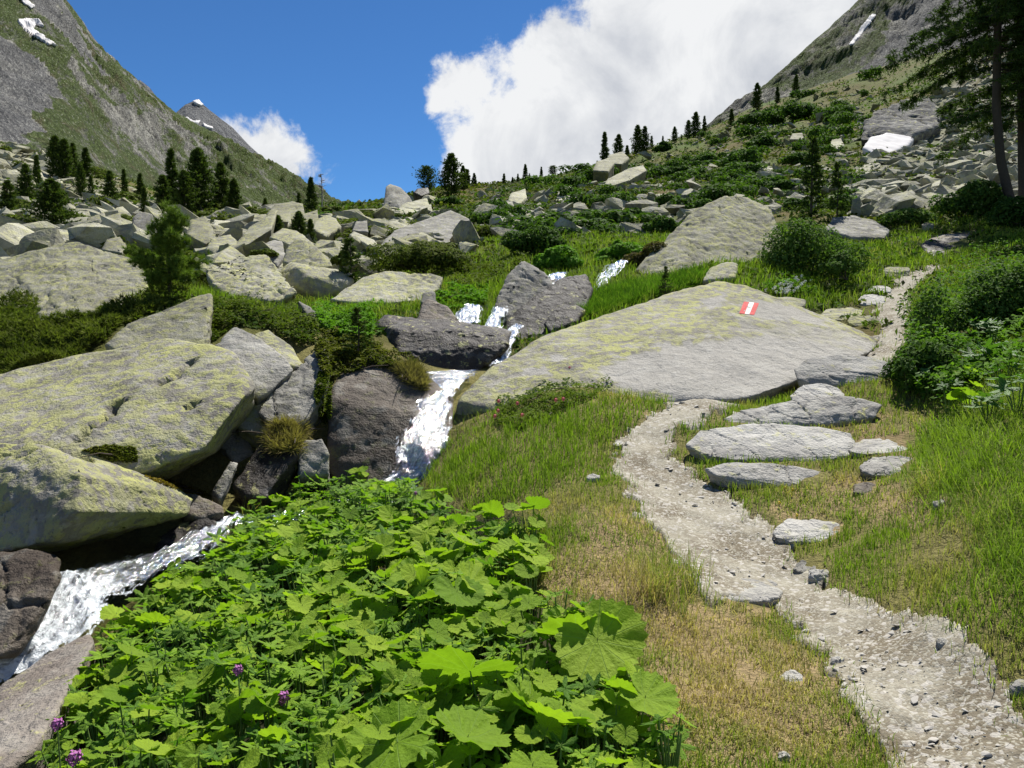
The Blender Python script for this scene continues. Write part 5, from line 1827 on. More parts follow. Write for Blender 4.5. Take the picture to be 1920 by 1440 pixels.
def larch(px_pts, d, label, seed, nbr=70, reach=3.0, z0f=0.18, H=13.0):
    rs = np.random.default_rng(seed)
    base = P(px_pts[0][0], px_pts[0][1], d)
    pts = [P(a, b, d) - base for a, b in px_pts]
    last = np.array(pts[-1])
    dirv = (np.array(pts[-1]) - np.array(pts[-2]))
    dirv /= np.linalg.norm(dirv)
    while last[2] < H:
        last = last + np.array([0, 0, 1.0]) * 1.0 + dirv * 0.05
        pts.append(last)
    pts = np.array([np.array([0, 0, -0.6])] + pts)
    e = obj('larch_tree', None, None, None, tuple(base))
    V, Fc = tube(pts, 0.18, 0.03, 9)
    obj('trunk', mesh_np('trunk', V, Fc), M['bark'], e)
    wood, C, D = [], [], []
    for k in range(nbr):
        t = z0f + (1 - z0f) * (k + rs.random()) / nbr
        z = t * H
        tx = np.interp(z, pts[:, 2], pts[:, 0])
        ty = np.interp(z, pts[:, 2], pts[:, 1])
        a = rs.uniform(0, 6.28)
        L = reach * (1.15 - 0.85 * t) * rs.uniform(.6, 1.1)
        o = np.array([tx, ty, z])
        dr = np.array([math.cos(a), math.sin(a), 0])
        f = np.linspace(0, 1, 7)[:, None]
        bp = o + dr * L * f + np.array([0, 0, 1.0]) * (0.10 * L * f - 0.42 * L * f ** 2 + 0.12 * L * f ** 3)
        wood.append(tube(bp, 0.03, 0.006, 4))
        for j in range(int(16 + 9 * L)):
            ff = rs.uniform(.15, 1.0)
            p = np.array([np.interp(ff, np.linspace(0, 1, 7), bp[:, i]) for i in range(3)])
            side = np.cross(dr, [0, 0, 1.0]) * rs.normal(0, .22 * L * .6 * (1.1 - ff * .6))
            tip = p + side + np.array([0, 0, -abs(rs.normal(0, .16))])
            if rs.random() < 0.35:
                wood.append(tube(np.array([p, (p + tip) / 2 + np.array([0, 0, .03]), tip]), 0.008, 0.003, 3))
            for m in range(6):
                g_ = p + (tip - p) * rs.random()
                C.append(g_ + rs.normal(0, .03, 3))
                D.append(np.array([rs.normal(0, .5), rs.normal(0, .5), -0.35]))
    V, Fc, _ = join(wood)
    obj('branches', mesh_np('branches', V, Fc), M['bark'], e)
    C, D = np.array(C), np.array(D)
    col = lerp_cols((0.030, 0.055, 0.014), (0.075, 0.120, 0.028), rs.random(len(C)))
    V, Fc, cc = needle_cloud(C, D, 0.20, 0.040, 3, 0.8, rs, col)
    obj('crown', mesh_np('crown', V, Fc, cc), M['needle'], e)
    tag(e, label, 'tree')


larch([(1902, 405), (1890, 360), (1876, 300), (1868, 200), (1870, 80), (1872, 0)], 27.0, 'dark larch with a bent trunk at the right edge of the picture', 1, nbr=95, reach=4.5, z0f=0.34, H=14)
larch([(1920, 410), (1917, 300), (1915, 100), (1914, 0)], 28.5, 'straight dark larch behind the bent one, cut by the right frame edge', 2, nbr=80, reach=4.2, z0f=0.28, H=13)
larch([(2060, 420), (2058, 300), (2050, 0)], 26.0, 'larch whose boughs hang into the picture from the right frame edge', 3, nbr=70, reach=4.0, z0f=0.26, H=13)


# ------------------------------------------------------------------ shrubs
def bush(name, label, x0, y0, x1, y1, d, n, leaf, c1, c2, seed, lumps=7, stems=7, group=None, cat='shrub', aspect=0.55, depth=None, air=0.0, flat=None):
    """loose leafy shrub: leaves spread over several overlapping domes, stems inside"""
    rs = np.random.default_rng(seed)
    cx = 0.5 * (x0 + x1)
    lumps = int(lumps * 1.7)
    if d > 22:
        d0 = d
        d = gd(cx, y1, d)
        leaf *= d / d0
    s = d / F
    w = (x1 - x0) * s
    hgt = (y1 - y0) * s
    base = P(cx, y1, d)
    zg = float(hf(np.array([base[0]]), np.array([base[1]]))[0])
    e = obj(name, None, None, None, (base[0], base[1], zg if abs(zg - base[2]) < 0.6 else base[2]))
    z_off = base[2] - e.location[2]
    dep = depth or w * 0.8
    blobs = []
    for k in range(lumps):
        f = (k + .5) / lumps
        bx = (rs.uniform(-.42, .42)) * w
        by = rs.uniform(-.32, .32) * dep
        hh = hgt * rs.uniform(.45, .72) * (1.0 - 0.55 * abs(bx) / (w * .5))
        blobs.append((bx, by, hh * rs.uniform(.55, .95), w * rs.uniform(.10, .24), dep * rs.uniform(.12, .26), hh * rs.uniform(.28, .5)))
    blobs.append((rs.uniform(-.15, .15) * w, 0, hgt * .38, w * .34, dep * .34, hgt * .38))
    vol = np.array([b[3] * b[4] * b[5] for b in blobs]) ** .66
    pick = rs.choice(len(blobs), n, p=vol / vol.sum())
    B = np.array(blobs)[pick]
    dr = unit(rs.normal(size=(n, 3)) + np.array([0, 0, .35]))
    rad = rs.uniform(.55, 1.0, (n, 1)) ** .5 * (1 + air * rs.normal(0, .25, (n, 1)))
    C = B[:, :3] + dr * B[:, 3:6] * rad
    C[:, 2] = np.maximum(C[:, 2], rs.uniform(0, .12, n) * hgt)
    C[:, 2] += z_off
    Nn = dr + np.array([0, -.1, .7]) + rs.normal(0, .55, (n, 3))
    col = lerp_cols(c1, c2, np.clip(rs.normal(.5, .3, n) + .35 * fbm(C * 2.5 / max(w, .3) + seed, 2), 0, 1))
    V, Fc, cc = leaf_cloud(C, Nn, leaf * rs.uniform(.7, 1.7, n), leaf * aspect * rs.uniform(.9, 1.5, n), rs, col)
    obj('foliage', mesh_np('foliage', V, Fc, cc), M['shrub'], e)
    parts = []
    for k in range(stems):
        b = blobs[k % len(blobs)]
        tip = np.array([b[0], b[1], b[2] + z_off]) + rs.normal(0, .1, 3) * w * .5
        a = np.array([rs.normal(0, .05) * w, rs.normal(0, .05) * dep, z_off - 0.05])
        parts.append(tube(np.array([a, a * .5 + tip * .5 + rs.normal(0, .03, 3) * w, tip]), max(.012, leaf * .18), .004, 5))
    for V, Fc in parts:
        obj('stem', mesh_np('stem', V, Fc), M['bark'], e)
    tag(e, label, cat, group)
    return e


G_ALDER = ((0.045, 0.095, 0.018), (0.115, 0.190, 0.040))
G_BRIGHT = ((0.075, 0.170, 0.016), (0.150, 0.290, 0.032))
G_DARK = ((0.034, 0.074, 0.014), (0.085, 0.150, 0.026))
G_OLIVE = ((0.050, 0.075, 0.014), (0.125, 0.150, 0.030))
bush('alder_shrub', 'big rounded green shrub right of the tall grey boulder', 1415, 372, 1618, 535, 16.5, 9000, 0.06, *G_ALDER, 1, lumps=12, depth=1.7)
bush('alder_shrub', 'lower green skirt of bushes before the big rounded shrub', 1545, 455, 1625, 520, 15.6, 2200, 0.055, *G_ALDER, 2)
bush('alder_shrub', 'dark alder at the right frame edge above the broad leaves', 1770, 430, 1990, 640, 10.5, 9000, 0.05, *G_ALDER, 3, lumps=12, depth=1.5, air=.5)
bush('alder_shrub', 'open twiggy bush overhanging the upper trail at right', 1690, 470, 1800, 660, 10.2, 1500, 0.05, *G_ALDER, 4, lumps=9, stems=16, air=1.0, depth=.9)
bush('alder_shrub', 'dark bush beside the highest step stone at right', 1655, 600, 1800, 745, 8.6, 4200, 0.05, *G_DARK, 5, lumps=9, stems=12, depth=.9, air=.3)
bush('alder_shrub', 'grey-green shrub below the scree left of the larch trunks', 1752, 318, 1890, 412, 30, 6000, 0.11, *G_ALDER, 6, lumps=10)
bush('alder_shrub', 'low shrubs at the scree foot left of the larch shade', 1640, 385, 1760, 425, 29, 3000, 0.10, *G_ALDER, 7, lumps=9)
bush('alder_shrub', 'shrub under the larches at the right frame edge', 1850, 350, 1990, 430, 25, 3500, 0.10, *G_DARK, 8, lumps=8)
bush('alder_shrub', 'dark green shrub on the bank below the hillside left of tall grey boulder', 1205, 395, 1270, 440, 27, 2200, 0.10, *G_DARK, 9)
bush('alder_shrub', 'shrubby bush above the upper cascade in the middle', 945, 405, 1060, 480, 23, 5000, 0.09, *G_DARK, 10, lumps=9)
bush('alder_shrub', 'bright leafy plants above the highest cascade', 1000, 445, 1090, 508, 18.6, 3000, 0.09, *G_BRIGHT, 11, lumps=8)
bush('alder_shrub', 'bright leafy plants right of the highest cascade', 1120, 440, 1215, 500, 19.5, 3500, 0.09, *G_BRIGHT, 12, lumps=8)
bush('rhododendron_shrub', 'reddish green shrub against the left foot of the tall grey boulder', 1180, 438, 1265, 500, 18.2, 3200, 0.07, (0.05, 0.055, 0.015), (0.14, 0.11, 0.035), 13)
bush('juniper_bush', 'rounded dark juniper in front of the gabled boulder', 700, 436, 885, 512, 19.5, 8000, 0.10, *G_OLIVE, 14, lumps=12, aspect=.3)
for k, (x0, y0, x1, y1, d, lab) in enumerate((
        (1345, 268, 1445, 320, 88, 'largest dark bush on the upper right hillside'),
        (1300, 335, 1390, 385, 52, 'wide dark bush left of the tall grey boulder’s top'),
        (1280, 365, 1345, 400, 40, 'dark bush just above the tall grey boulder’s left side'),
        (1225, 355, 1268, 392, 55, 'round dark bush in the middle of the right hillside'),
        (1355, 318, 1392, 345, 66, 'small dark bush above the wide one on the hillside'),
        (1400, 245, 1470, 280, 120, 'green bushes beneath the skyline of the right hillside'),
        (1380, 200, 1470, 240, 165, 'bushes at the foot of the tall dark hillside pine'),
        (1440, 185, 1540, 225, 160, 'long green bush belt below the right mountain'),
        (1225, 262, 1262, 285, 150, 'bushes around the small skyline conifers'),
        (812, 368, 880, 386, 78, 'low dark bushes below the dense skyline pines'),
        (1390, 395, 1425, 420, 36, 'bush at the top right of the tall grey boulder'),
        (1550, 205, 1600, 228, 130, 'bush strip under the long snow streak'),
        (1290, 282, 1350, 312, 105, 'green bush left of the largest dark hillside bush'),
        (1445, 330, 1500, 362, 55, 'green bush above right of the tall grey boulder'),
        (1465, 365, 1520, 395, 36, 'green bush between tall grey boulder and thin young larch'),
        (1160, 385, 1215, 412, 42, 'green bush left of the round dark hillside bush'),
        (1075, 395, 1125, 418, 38, 'green bush among rocks below the long white slab'),
        (1475, 280, 1530, 305, 85, 'green bush below the striped hillside boulder'),
        (1250, 305, 1300, 330, 90, 'green bush right of the long white slab'),
        (925, 385, 965, 402, 50, 'small green bush below the squarish hillside boulder'))):
    bush('hillside_bush', lab, x0, y0, x1, y1, d, 1500, d * 0.0042, *G_DARK, 30 + k, lumps=8, stems=3, group='dark bushes on the right hillside', cat='bush')


for k, (x0, y0, x1, y1, d, lab) in enumerate((
        (505, 392, 560, 412, 34, 'low dwarf pines crowning the squat saddle boulder'), (552, 415, 596, 436, 30, 'dwarf shrub right of the dark-cornered block'), (600, 384, 650, 402, 55, 'green shrub strip on the saddle left of the rock tower'),
        (655, 390, 705, 410, 48, 'shrubs among pale blocks left of the rock tower'), (470, 462, 520, 482, 21, 'small shrub under the jagged overhanging slab'), (620, 470, 660, 500, 19.5, 'green shrub left of the young bluish spruce'),
        (300, 402, 350, 425, 34, 'green shrub behind the young pine’s tip'), (410, 396, 470, 412, 50, 'turf hummock below the lower cone-shaped conifer'), (150, 440, 200, 462, 24, 'green shrub right of the large dark pine’s foot'),
        (20, 430, 70, 470, 24, 'green shrub left of the large dark pine’s foot'), (10, 370, 60, 395, 52, 'dark scrub on the talus at the left edge'), (235, 455, 262, 478, 21, 'tiny shrub under the pointed split slab'),
        (690, 408, 730, 425, 38, 'shrub in front of the boxy pale boulder'),
        (360, 500, 400, 530, 17, 'shrub between the young pine and the split pale boulder'), (560, 425, 590, 445, 27, 'dwarf shrub behind the layered ledge rock'),
        (640, 425, 668, 445, 30, 'dwarf shrub left of the dark-fronted boulder'), (455, 440, 490, 462, 24, 'dwarf shrub under the long tilted slab'))):
    bush('dwarf_shrub', lab, x0, y0, x1, y1, d, 1100, d * 0.0042, *G_OLIVE, 130 + k, lumps=6, stems=3, group='dwarf shrubs among the saddle boulders', cat='shrub')


def scatter_bushes(poly, n, seed, lo, hi, cols):
    """many small bushes that share three foliage meshes"""
    rs = np.random.default_rng(seed)
    metas = []
    for k in range(3):
        m = 420
        c0 = rs.uniform(-.28, .28, (5, 3)) * np.array([1, 1, 0]) + np.array([0, 0, .22])
        B = c0[rs.integers(0, 5, m)]
        dr = unit(rs.normal(size=(m, 3)) + np.array([0, 0, .3]))
        C = B + dr * np.array([.26, .26, .22]) * rs.uniform(.5, 1, (m, 1))
        C[:, 2] = np.maximum(C[:, 2], 0)
        V, Fc, cc = leaf_cloud(C, dr + rs.normal(0, .5, (m, 3)) + np.array([0, 0, .5]), .12 * rs.uniform(.6, 1.3, m), .07, rs, lerp_cols(*cols, rs.random(m)))
        me = mesh_np('heath_bush', V, Fc, cc)
        me.materials.append(M['shrub'])
        metas.append(me)
    pts = scatter_px(poly, n, rs)
    d = ground_hit(pts[:, 0], pts[:, 1])
    ok = ~np.isnan(d)
    pts, d = pts[ok], d[ok]
    X = ray(pts[:, 0], pts[:, 1])[0] * d
    Z = hf(X, d)
    sz = rs.uniform(lo, hi, len(d)) * (1 + d / 60)
    for k in range(len(d)):
        o = obj('heath_bush', metas[k % 3])
        o.location = (X[k], d[k], Z[k] - .05 * sz[k])
        o.scale = (sz[k] * rs.uniform(.9, 1.6), sz[k], sz[k] * rs.uniform(.6, 1.1))
        o.rotation_euler = (0, 0, rs.uniform(0, 6.28))
        tag(o, 'small bush', 'bush', 'small bushes on the stony slopes')
        SCATTERED.setdefault('bushes', []).append((o, float(X[k]), float(d[k]), float(Z[k]), float(sz[k] / d[k])))


scatter_bushes(HILL, 120, 301, .7, 1.5, G_DARK)
scatter_bushes(SADDLE, 60, 302, .5, 1.0, G_OLIVE)
scatter_bushes(TALUS, 60, 303, .7, 1.4, G_OLIVE)


def mat(name, label, poly, n, leaf, c1, c2, seed, height=0.35, kind='needle', cat='shrub', lift=0.0, group=None, stems=4, thin=6.0, per=5, rocks=False):
    """low spreading plant cover following the ground (or the rock) inside the outline"""
    rs = np.random.default_rng(seed)
    p = scatter_px(poly, n, rs)
    if rocks:
        # find the first surface (rock or ground) along the sight line
        dd = ground_hit(p[:, 0], p[:, 1])
        org = Vector((0, 0, EYE))
        pts = []
        for k in range(n):
            dv = (Vector(P(p[k, 0], p[k, 1], 1.0)) - org).normalized()
            hit = NEAR_BVH.ray_cast(org, dv)[0]
            if hit is not None and (np.isnan(dd[k]) or hit.y < dd[k] + 0.4):
                pts.append(tuple(hit))
            elif not np.isnan(dd[k]):
                pts.append(tuple(P(p[k, 0], p[k, 1], dd[k])))
        Q = np.array(pts)
    else:
        dd = ground_hit(p[:, 0], p[:, 1])
        ok = ~np.isnan(dd)
        p, dd = p[ok], dd[ok]
        u, s = ray(p[:, 0], p[:, 1])
        Q = np.stack([u * dd, dd, np.zeros(len(dd))], 1)
        Q[:, 2] = hf(Q[:, 0], Q[:, 1])
    n = len(Q)
    md = np.median(Q[:, 1])
    bump_ = 0.55 + 0.75 * fbm(Q * np.array([1.0, 1.0, 0.2]) * (1.6 / max(height * 3, .4)) + seed, 3)
    top = np.clip(bump_, 0.1, 1.4) * height
    fr = rs.random(n) ** 0.45
    C = Q.copy()
    C[:, 2] += lift + top * fr
    c0 = np.array([Q[:, 0].mean(), Q[:, 1].mean(), Q[:, 2].min()])
    e = obj(name, None, None, None, tuple(c0))
    C -= c0
    tc = np.clip(0.35 + 0.5 * rs.normal(0, .5, n) + .5 * fbm(Q * 2.0 + 3, 2), 0, 1)
    col = lerp_cols(c1, c2, tc)
    if kind == 'needle':
        D = np.stack([rs.normal(0, .8, n), rs.normal(0, .8, n) - .2, np.full(n, .55)], 1)
        V, Fc, cc = needle_cloud(C, D, leaf * rs.uniform(.7, 1.3, n), leaf / thin * 1.6, per, 0.5, rs, col)
    else:
        Nn = np.stack([rs.normal(0, .45, n), rs.normal(0, .45, n), np.ones(n)], 1)
        V, Fc, cc = leaf_cloud(C, Nn, leaf * rs.uniform(.6, 1.3, n), leaf * .6 * rs.uniform(.7, 1.2, n), rs, col)
    obj('foliage', mesh_np('foliage', V, Fc, cc), M['shrub'], e)
    parts = []
    for k in range(stems):
        a = Q[rs.integers(0, n)] - c0
        b = a + np.array([rs.normal(0, .25), rs.normal(0, .2), height * .5])
        parts.append(tube(np.array([a, (a + b) / 2 + np.array([0, 0, .03]), b]), max(.008, md * .0008), .004, 4))
    for V, Fc in parts:
        obj('stem', mesh_np('stem', V, Fc), M['bark'], e)
    tag(e, label, cat, group)
    return e


JUN = ((0.060, 0.082, 0.014), (0.155, 0.180, 0.034))
mat('juniper_mat', 'wide dark juniper carpet above the largest lichen boulder', [(-260, 660), (60, 625), (120, 615), (200, 590), (300, 560), (390, 545), (400, 556), (365, 560), (232, 612), (195, 650), (100, 702), (-20, 720), (-260, 760)],
    15000, 0.085, *JUN, 51, height=0.30)
mat('juniper_mat', 'dark juniper mat at the left edge beside the low sunlit boulder', [(-20, 585), (40, 560), (100, 552), (70, 590), (55, 620), (-20, 640)], 2600, 0.085, *JUN, 52, height=0.35)
mat('juniper_mat', 'green dwarf shrub carpet right of the tilted grey slab', [(385, 575), (400, 552), (470, 562), (540, 565), (590, 590), (600, 640), (560, 660), (500, 618), (440, 612), (400, 640)],
    7500, 0.06, (0.045, 0.075, 0.014), (0.125, 0.155, 0.026), 53, height=0.3, kind='leaf')
mat('juniper_mat', 'small juniper clump in front of the split pale boulder', [(385, 520), (420, 502), (455, 512), (450, 545), (400, 548)], 2000, 0.09, *JUN, 54, height=0.3)
mat('leafy_plants', 'bright green leafy carpet below the long low pale slab', [(580, 585), (640, 570), (700, 560), (720, 575), (705, 600), (700, 640), (640, 640), (600, 620)], 6500, 0.07, *G_BRIGHT, 55, height=0.25, kind='leaf', cat='plants')
mat('leafy_plants', 'bright butterbur patch left of the upper cascades', [(812, 582), (820, 552), (860, 545), (915, 548), (912, 575), (870, 588)], 2600, 0.10, *G_BRIGHT, 56, height=0.25, kind='leaf', cat='plants')
mat('dwarf_shrubs', 'yellow-green dwarf shrubs under the rounded juniper along the upper stream', [(700, 512), (900, 500), (980, 480), (990, 500), (940, 530), (860, 545), (800, 515)], 4500, 0.09, *G_OLIVE, 57, height=0.25, kind='leaf')
mat('dwarf_shrubs', 'dwarf shrub bank between the young spruce and the long low pale slab', [(640, 500), (660, 470), (720, 480), (740, 505), (680, 520), (660, 530)], 3000, 0.09, *G_ALDER, 58, height=0.35, kind='leaf')
mat('moss_cushion', 'mossy heather knoll on top of the waterfall rock', [(590, 660), (600, 630), (640, 615), (700, 640), (730, 668), (785, 685), (790, 705), (700, 690), (640, 705), (625, 720), (600, 700)], 6500, 0.055, (0.05, 0.065, 0.012), (0.15, 0.155, 0.03), 59, height=0.16, kind='leaf', rocks=True, cat='moss')
mat('moss_cushion', 'green moss strip hanging down the left edge of the waterfall rock', [(598, 700), (622, 712), (620, 790), (600, 800), (590, 740)], 1800, 0.05, (0.06, 0.09, 0.012), (0.15, 0.18, 0.03), 60, height=0.07, kind='leaf', rocks=True, cat='moss')
mat('grass_tuft', 'dry hanging grass tuft left of the waterfall rock', [(505, 830), (520, 798), (560, 800), (575, 820), (550, 850), (515, 850)], 900, 0.16, (0.16, 0.13, 0.05), (0.30, 0.25, 0.10), 61, height=0.05, rocks=True, cat='grass', thin=16)
mat('moss_cushion', 'ochre moss edging the gap under the largest lichen boulder', [(270, 893), (300, 892), (340, 908), (385, 922), (395, 932), (350, 925), (300, 908)], 900, 0.03, (0.10, 0.075, 0.008), (0.22, 0.16, 0.015), 62, height=0.02, kind='leaf', rocks=True, cat='moss')
mat('moss_cushion', 'small moss and turf patch at the foot of the largest lichen boulder', [(155, 845), (200, 838), (255, 842), (258, 868), (210, 868)], 900, 0.045, (0.09, 0.11, 0.02), (0.20, 0.19, 0.05), 63, height=0.03, kind='leaf', rocks=True, cat='moss')
mat('dry_grass', 'dry grass fringe on the right shoulder of the waterfall rock', [(740, 690), (780, 685), (800, 715), (795, 735), (765, 720)], 700, 0.14, (0.14, 0.12, 0.05), (0.27, 0.22, 0.10), 64, height=0.04, rocks=True, cat='grass', thin=16)
mat('grass_bank', 'bright grass bank between the cascades and the marked boulder', [(1080, 590), (1100, 560), (1180, 535), (1250, 525), (1320, 515), (1330, 528), (1200, 568), (1095, 605)], 5000, 0.20, (0.06, 0.13, 0.014), (0.15, 0.26, 0.03), 65, height=0.05, cat='grass', thin=12)
mat('bank_shrubs', 'continuous leafy scrub covering the bank right of the upper trail', [(1700, 750), (1690, 690), (1710, 620), (1760, 540), (1830, 480), (1990, 430), (1990, 700), (1850, 735), (1770, 780)], 9000, 0.075, (0.045, 0.105, 0.014), (0.150, 0.270, 0.034), 68, height=0.5, kind='leaf')
rh = mat('rhododendron_shrub', 'low rhododendron with pink blossoms below the marked boulder', [(928, 800), (930, 760), (990, 725), (1060, 695), (1130, 700), (1150, 730), (1060, 770), (980, 810)], 4200, 0.042, (0.06, 0.095, 0.014), (0.15, 0.20, 0.03), 66, height=0.12, kind='leaf')
M['pink'] = plain('pink_petal', (0.55, 0.10, 0.14), (0.70, 0.20, 0.24), 60.0, 0.6, 0.1)
M['white_petal'] = plain('white_petal', (0.72, 0.72, 0.66), (0.85, 0.85, 0.80), 60.0, 0.6, 0.1)
M['yellow_petal'] = plain('yellow_petal', (0.65, 0.48, 0.02), (0.80, 0.62, 0.04), 60.0, 0.6, 0.1)
M['purple'] = plain('purple_petal', (0.22, 0.06, 0.20), (0.40, 0.14, 0.36), 60.0, 0.6, 0.1)


def blossom_mesh(name, n, r, leaf, mat_, seed):
    rs = np.random.default_rng(seed)
    dr = unit(rs.normal(size=(n, 3)))
    V, Fc, cc = leaf_cloud(dr * r * rs.uniform(.6, 1, (n, 1)), dr + rs.normal(0, .3, (n, 3)), leaf, leaf * .6, rs, np.ones((n, 3)))
    me = mesh_np(name, V, Fc)
    me.materials.append(mat_)
    return me


pk = blossom_mesh('blossom', 40, .022, .02, M['pink'], 1)
for (x, y) in ((935, 752), (934, 770), (928, 780), (970, 756), (979, 778), (1042, 750), (1056, 748), (1068, 690)):
    d = gd(x, y + 22, 8.5)
    w = P(x, y, d - .05)
    o = obj('blossom', pk, None, rh, tuple(w - np.array(rh.location)))
wf = mat('white_flowers', 'patch of small white flowers in the grass beside the big green shrub', [(1425, 548), (1450, 525), (1500, 510), (1545, 525), (1530, 555), (1460, 560)], 1500, 0.06, *G_BRIGHT, 67, height=0.2, kind='leaf', cat='flowers')
wm = blossom_mesh('blossom', 22, .03, .035, M['white_petal'], 2)
rs_ = np.random.default_rng(8)
for (x, y) in scatter_px([(1435, 545), (1480, 518), (1515, 514), (1530, 530), (1500, 545), (1450, 552)], 46, rs_):
    d = gd(x, y + 14, 14.5) or 14.5
    w = P(x, y, d)
    obj('blossom', wm, None, wf, tuple(w - np.array(wf.location)))

# ------------------------------------------------------------------ leafy bed by the stream
def leaf_mesh(name, kind, seed, mat_):
    rs = np.random.default_rng(seed)
    if kind == 'round':
        N = 56
        th = np.linspace(-math.pi, math.pi, N, endpoint=False)
        r = 1.0 + 0.10 * np.cos(th) - 0.10 * np.cos(2 * th)
        notch = np.exp(-((np.abs(th) - math.pi) / 0.26) ** 2)
        r = r * (1 - 0.78 * notch)
        r *= 1 + 0.045 * np.where(np.arange(N) % 2 == 0, 1, -1) + 0.05 * fbm(np.stack([np.cos(th) * 2, np.sin(th) * 2, np.full(N, seed)], 1), 2)
        fold = 0.035 * np.cos(th * 11)
        cup = 0.20
    else:
        L = 5 if kind == 'five' else 3
        N = 72
        th = np.linspace(-math.pi, math.pi, N, endpoint=False)
        cen = np.linspace(-1.95, 1.95, L) if L == 5 else np.array([-1.25, 0, 1.25])
        wd = 0.33 if L == 5 else 0.46
        lob = np.max(np.exp(-((th[:, None] - cen[None]) / wd) ** 2) * np.array([.85, .95, 1.0, .95, .85] if L == 5 else [.85, 1.0, .85])[None], axis=1)
        r = 0.30 + 0.82 * lob
        r *= 1 + 0.075 * np.where(np.arange(N) % 2 == 0, 1, -1)
        r = np.where(np.abs(th) > 2.75, 0.16, r)
        fold = 0.05 * np.cos((th) * 2 * math.pi / (cen[1] - cen[0]))
        cup = 0.10
    V = [np.array([0, 0, 0.0])]
    rings = (0.4, 0.72, 1.0)
    tilt = rs.normal(0, .12, 2)
    for f in rings:
        x = np.sin(th) * r * f
        y = np.cos(th) * r * f
        rr = np.hypot(x, y)
        z = cup * rr ** 2 * (1.2 if f < 1 else 0.95) + fold * f + tilt[0] * x * np.abs(x) + tilt[1] * y * y
        z += 0.07 * fbm(np.stack([x * 1.6, y * 1.6, np.full(N, seed * 3.3)], 1), 2)
        V += list(np.stack([x, y, z], 1))
    V = np.array(V)
    Fc = []
    for i in range(N):
        j = (i + 1) % N
        Fc.append([0, 1 + j, 1 + i])
        for k in range(len(rings) - 1):
            a, b = 1 + k * N, 1 + (k + 1) * N
            Fc.append([a + i, a + j, b + j])
            Fc.append([a + i, b + j, b + i])
    me = mesh_np(name, V, np.array(Fc))
    me.materials.append(mat_)
    return me


LEAF = {'round': [leaf_mesh('leaf', 'round', k, M['butterbur']) for k in range(5)],
        'five': [leaf_mesh('leaf', 'five', 10 + k, M['palmate']) for k in range(4)],
        'three': [leaf_mesh('leaf', 'three', 20 + k, M['palmate']) for k in range(3)],
        'dark': [leaf_mesh('leaf', 'five', 30 + k, M['darkleaf']) for k in range(3)]}
_sv, _sf = tube(np.array([[0, 0, 0], [0.03, 0, .5], [0, 0, 1.0]]), 1.0, 0.7, 5)
_sv = _sv * np.array([0.018, 0.018, 1])
_sv[:, 0] += 0.03 * np.sin(_sv[:, 2] * 3)
STALK = mesh_np('leaf_stalk', _sv, _sf)
STALK.materials.append(M['stalk'])


def leafy_plant(x, y, z, kind, nleaf, size, height, rs, name, label, group, cat='plant'):
    e = obj(name, None, None, None, (x, y, z))
    a0 = rs.uniform(0, 6.28)
    for k in range(nleaf):
        a = a0 + 2.4 * k + rs.normal(0, .35)
        out = size * rs.uniform(.35, 1.15) * (1.0 if nleaf > 1 else .3)
        hgt = height * rs.uniform(.6, 1.1)
        tip = Vector((math.cos(a) * out, math.sin(a) * out, hgt))
        s = size * rs.uniform(.45, 1.2)
        o = obj('leaf', LEAF[kind][rs.integers(0, len(LEAF[kind]))], None, e, tip)
        # leaf blade leans outward and a little towards the light in front
        n_ = Vector((math.cos(a) * .42 + rs.normal(0, .26), math.sin(a) * .42 + rs.normal(0, .30) + .10, 1.0)).normalized()
        qz = Vector((0, 0, 1)).rotation_difference(n_)
        o.rotation_mode = 'QUATERNION'
        o.rotation_quaternion = qz @ Quaternion((0, 0, 1), a - math.pi / 2 + rs.normal(0, .3))
        o.scale = (s, s, s * rs.uniform(.7, 1.3))
        st = obj('leaf_stalk', STALK, None, e, (0, 0, -0.03))
        L = (tip + Vector((0, 0, .03))).length
        st.rotation_mode = 'QUATERNION'
        st.rotation_quaternion = Vector((0, 0, 1)).rotation_difference((tip + Vector((0, 0, .03))).normalized())
        st.scale = (0.3, 0.3, L)
    tag(e, label, cat, group)
    if group:
        SCATTERED.setdefault(label, []).append((e, x, y, z + height * .8, size / y))
    return e


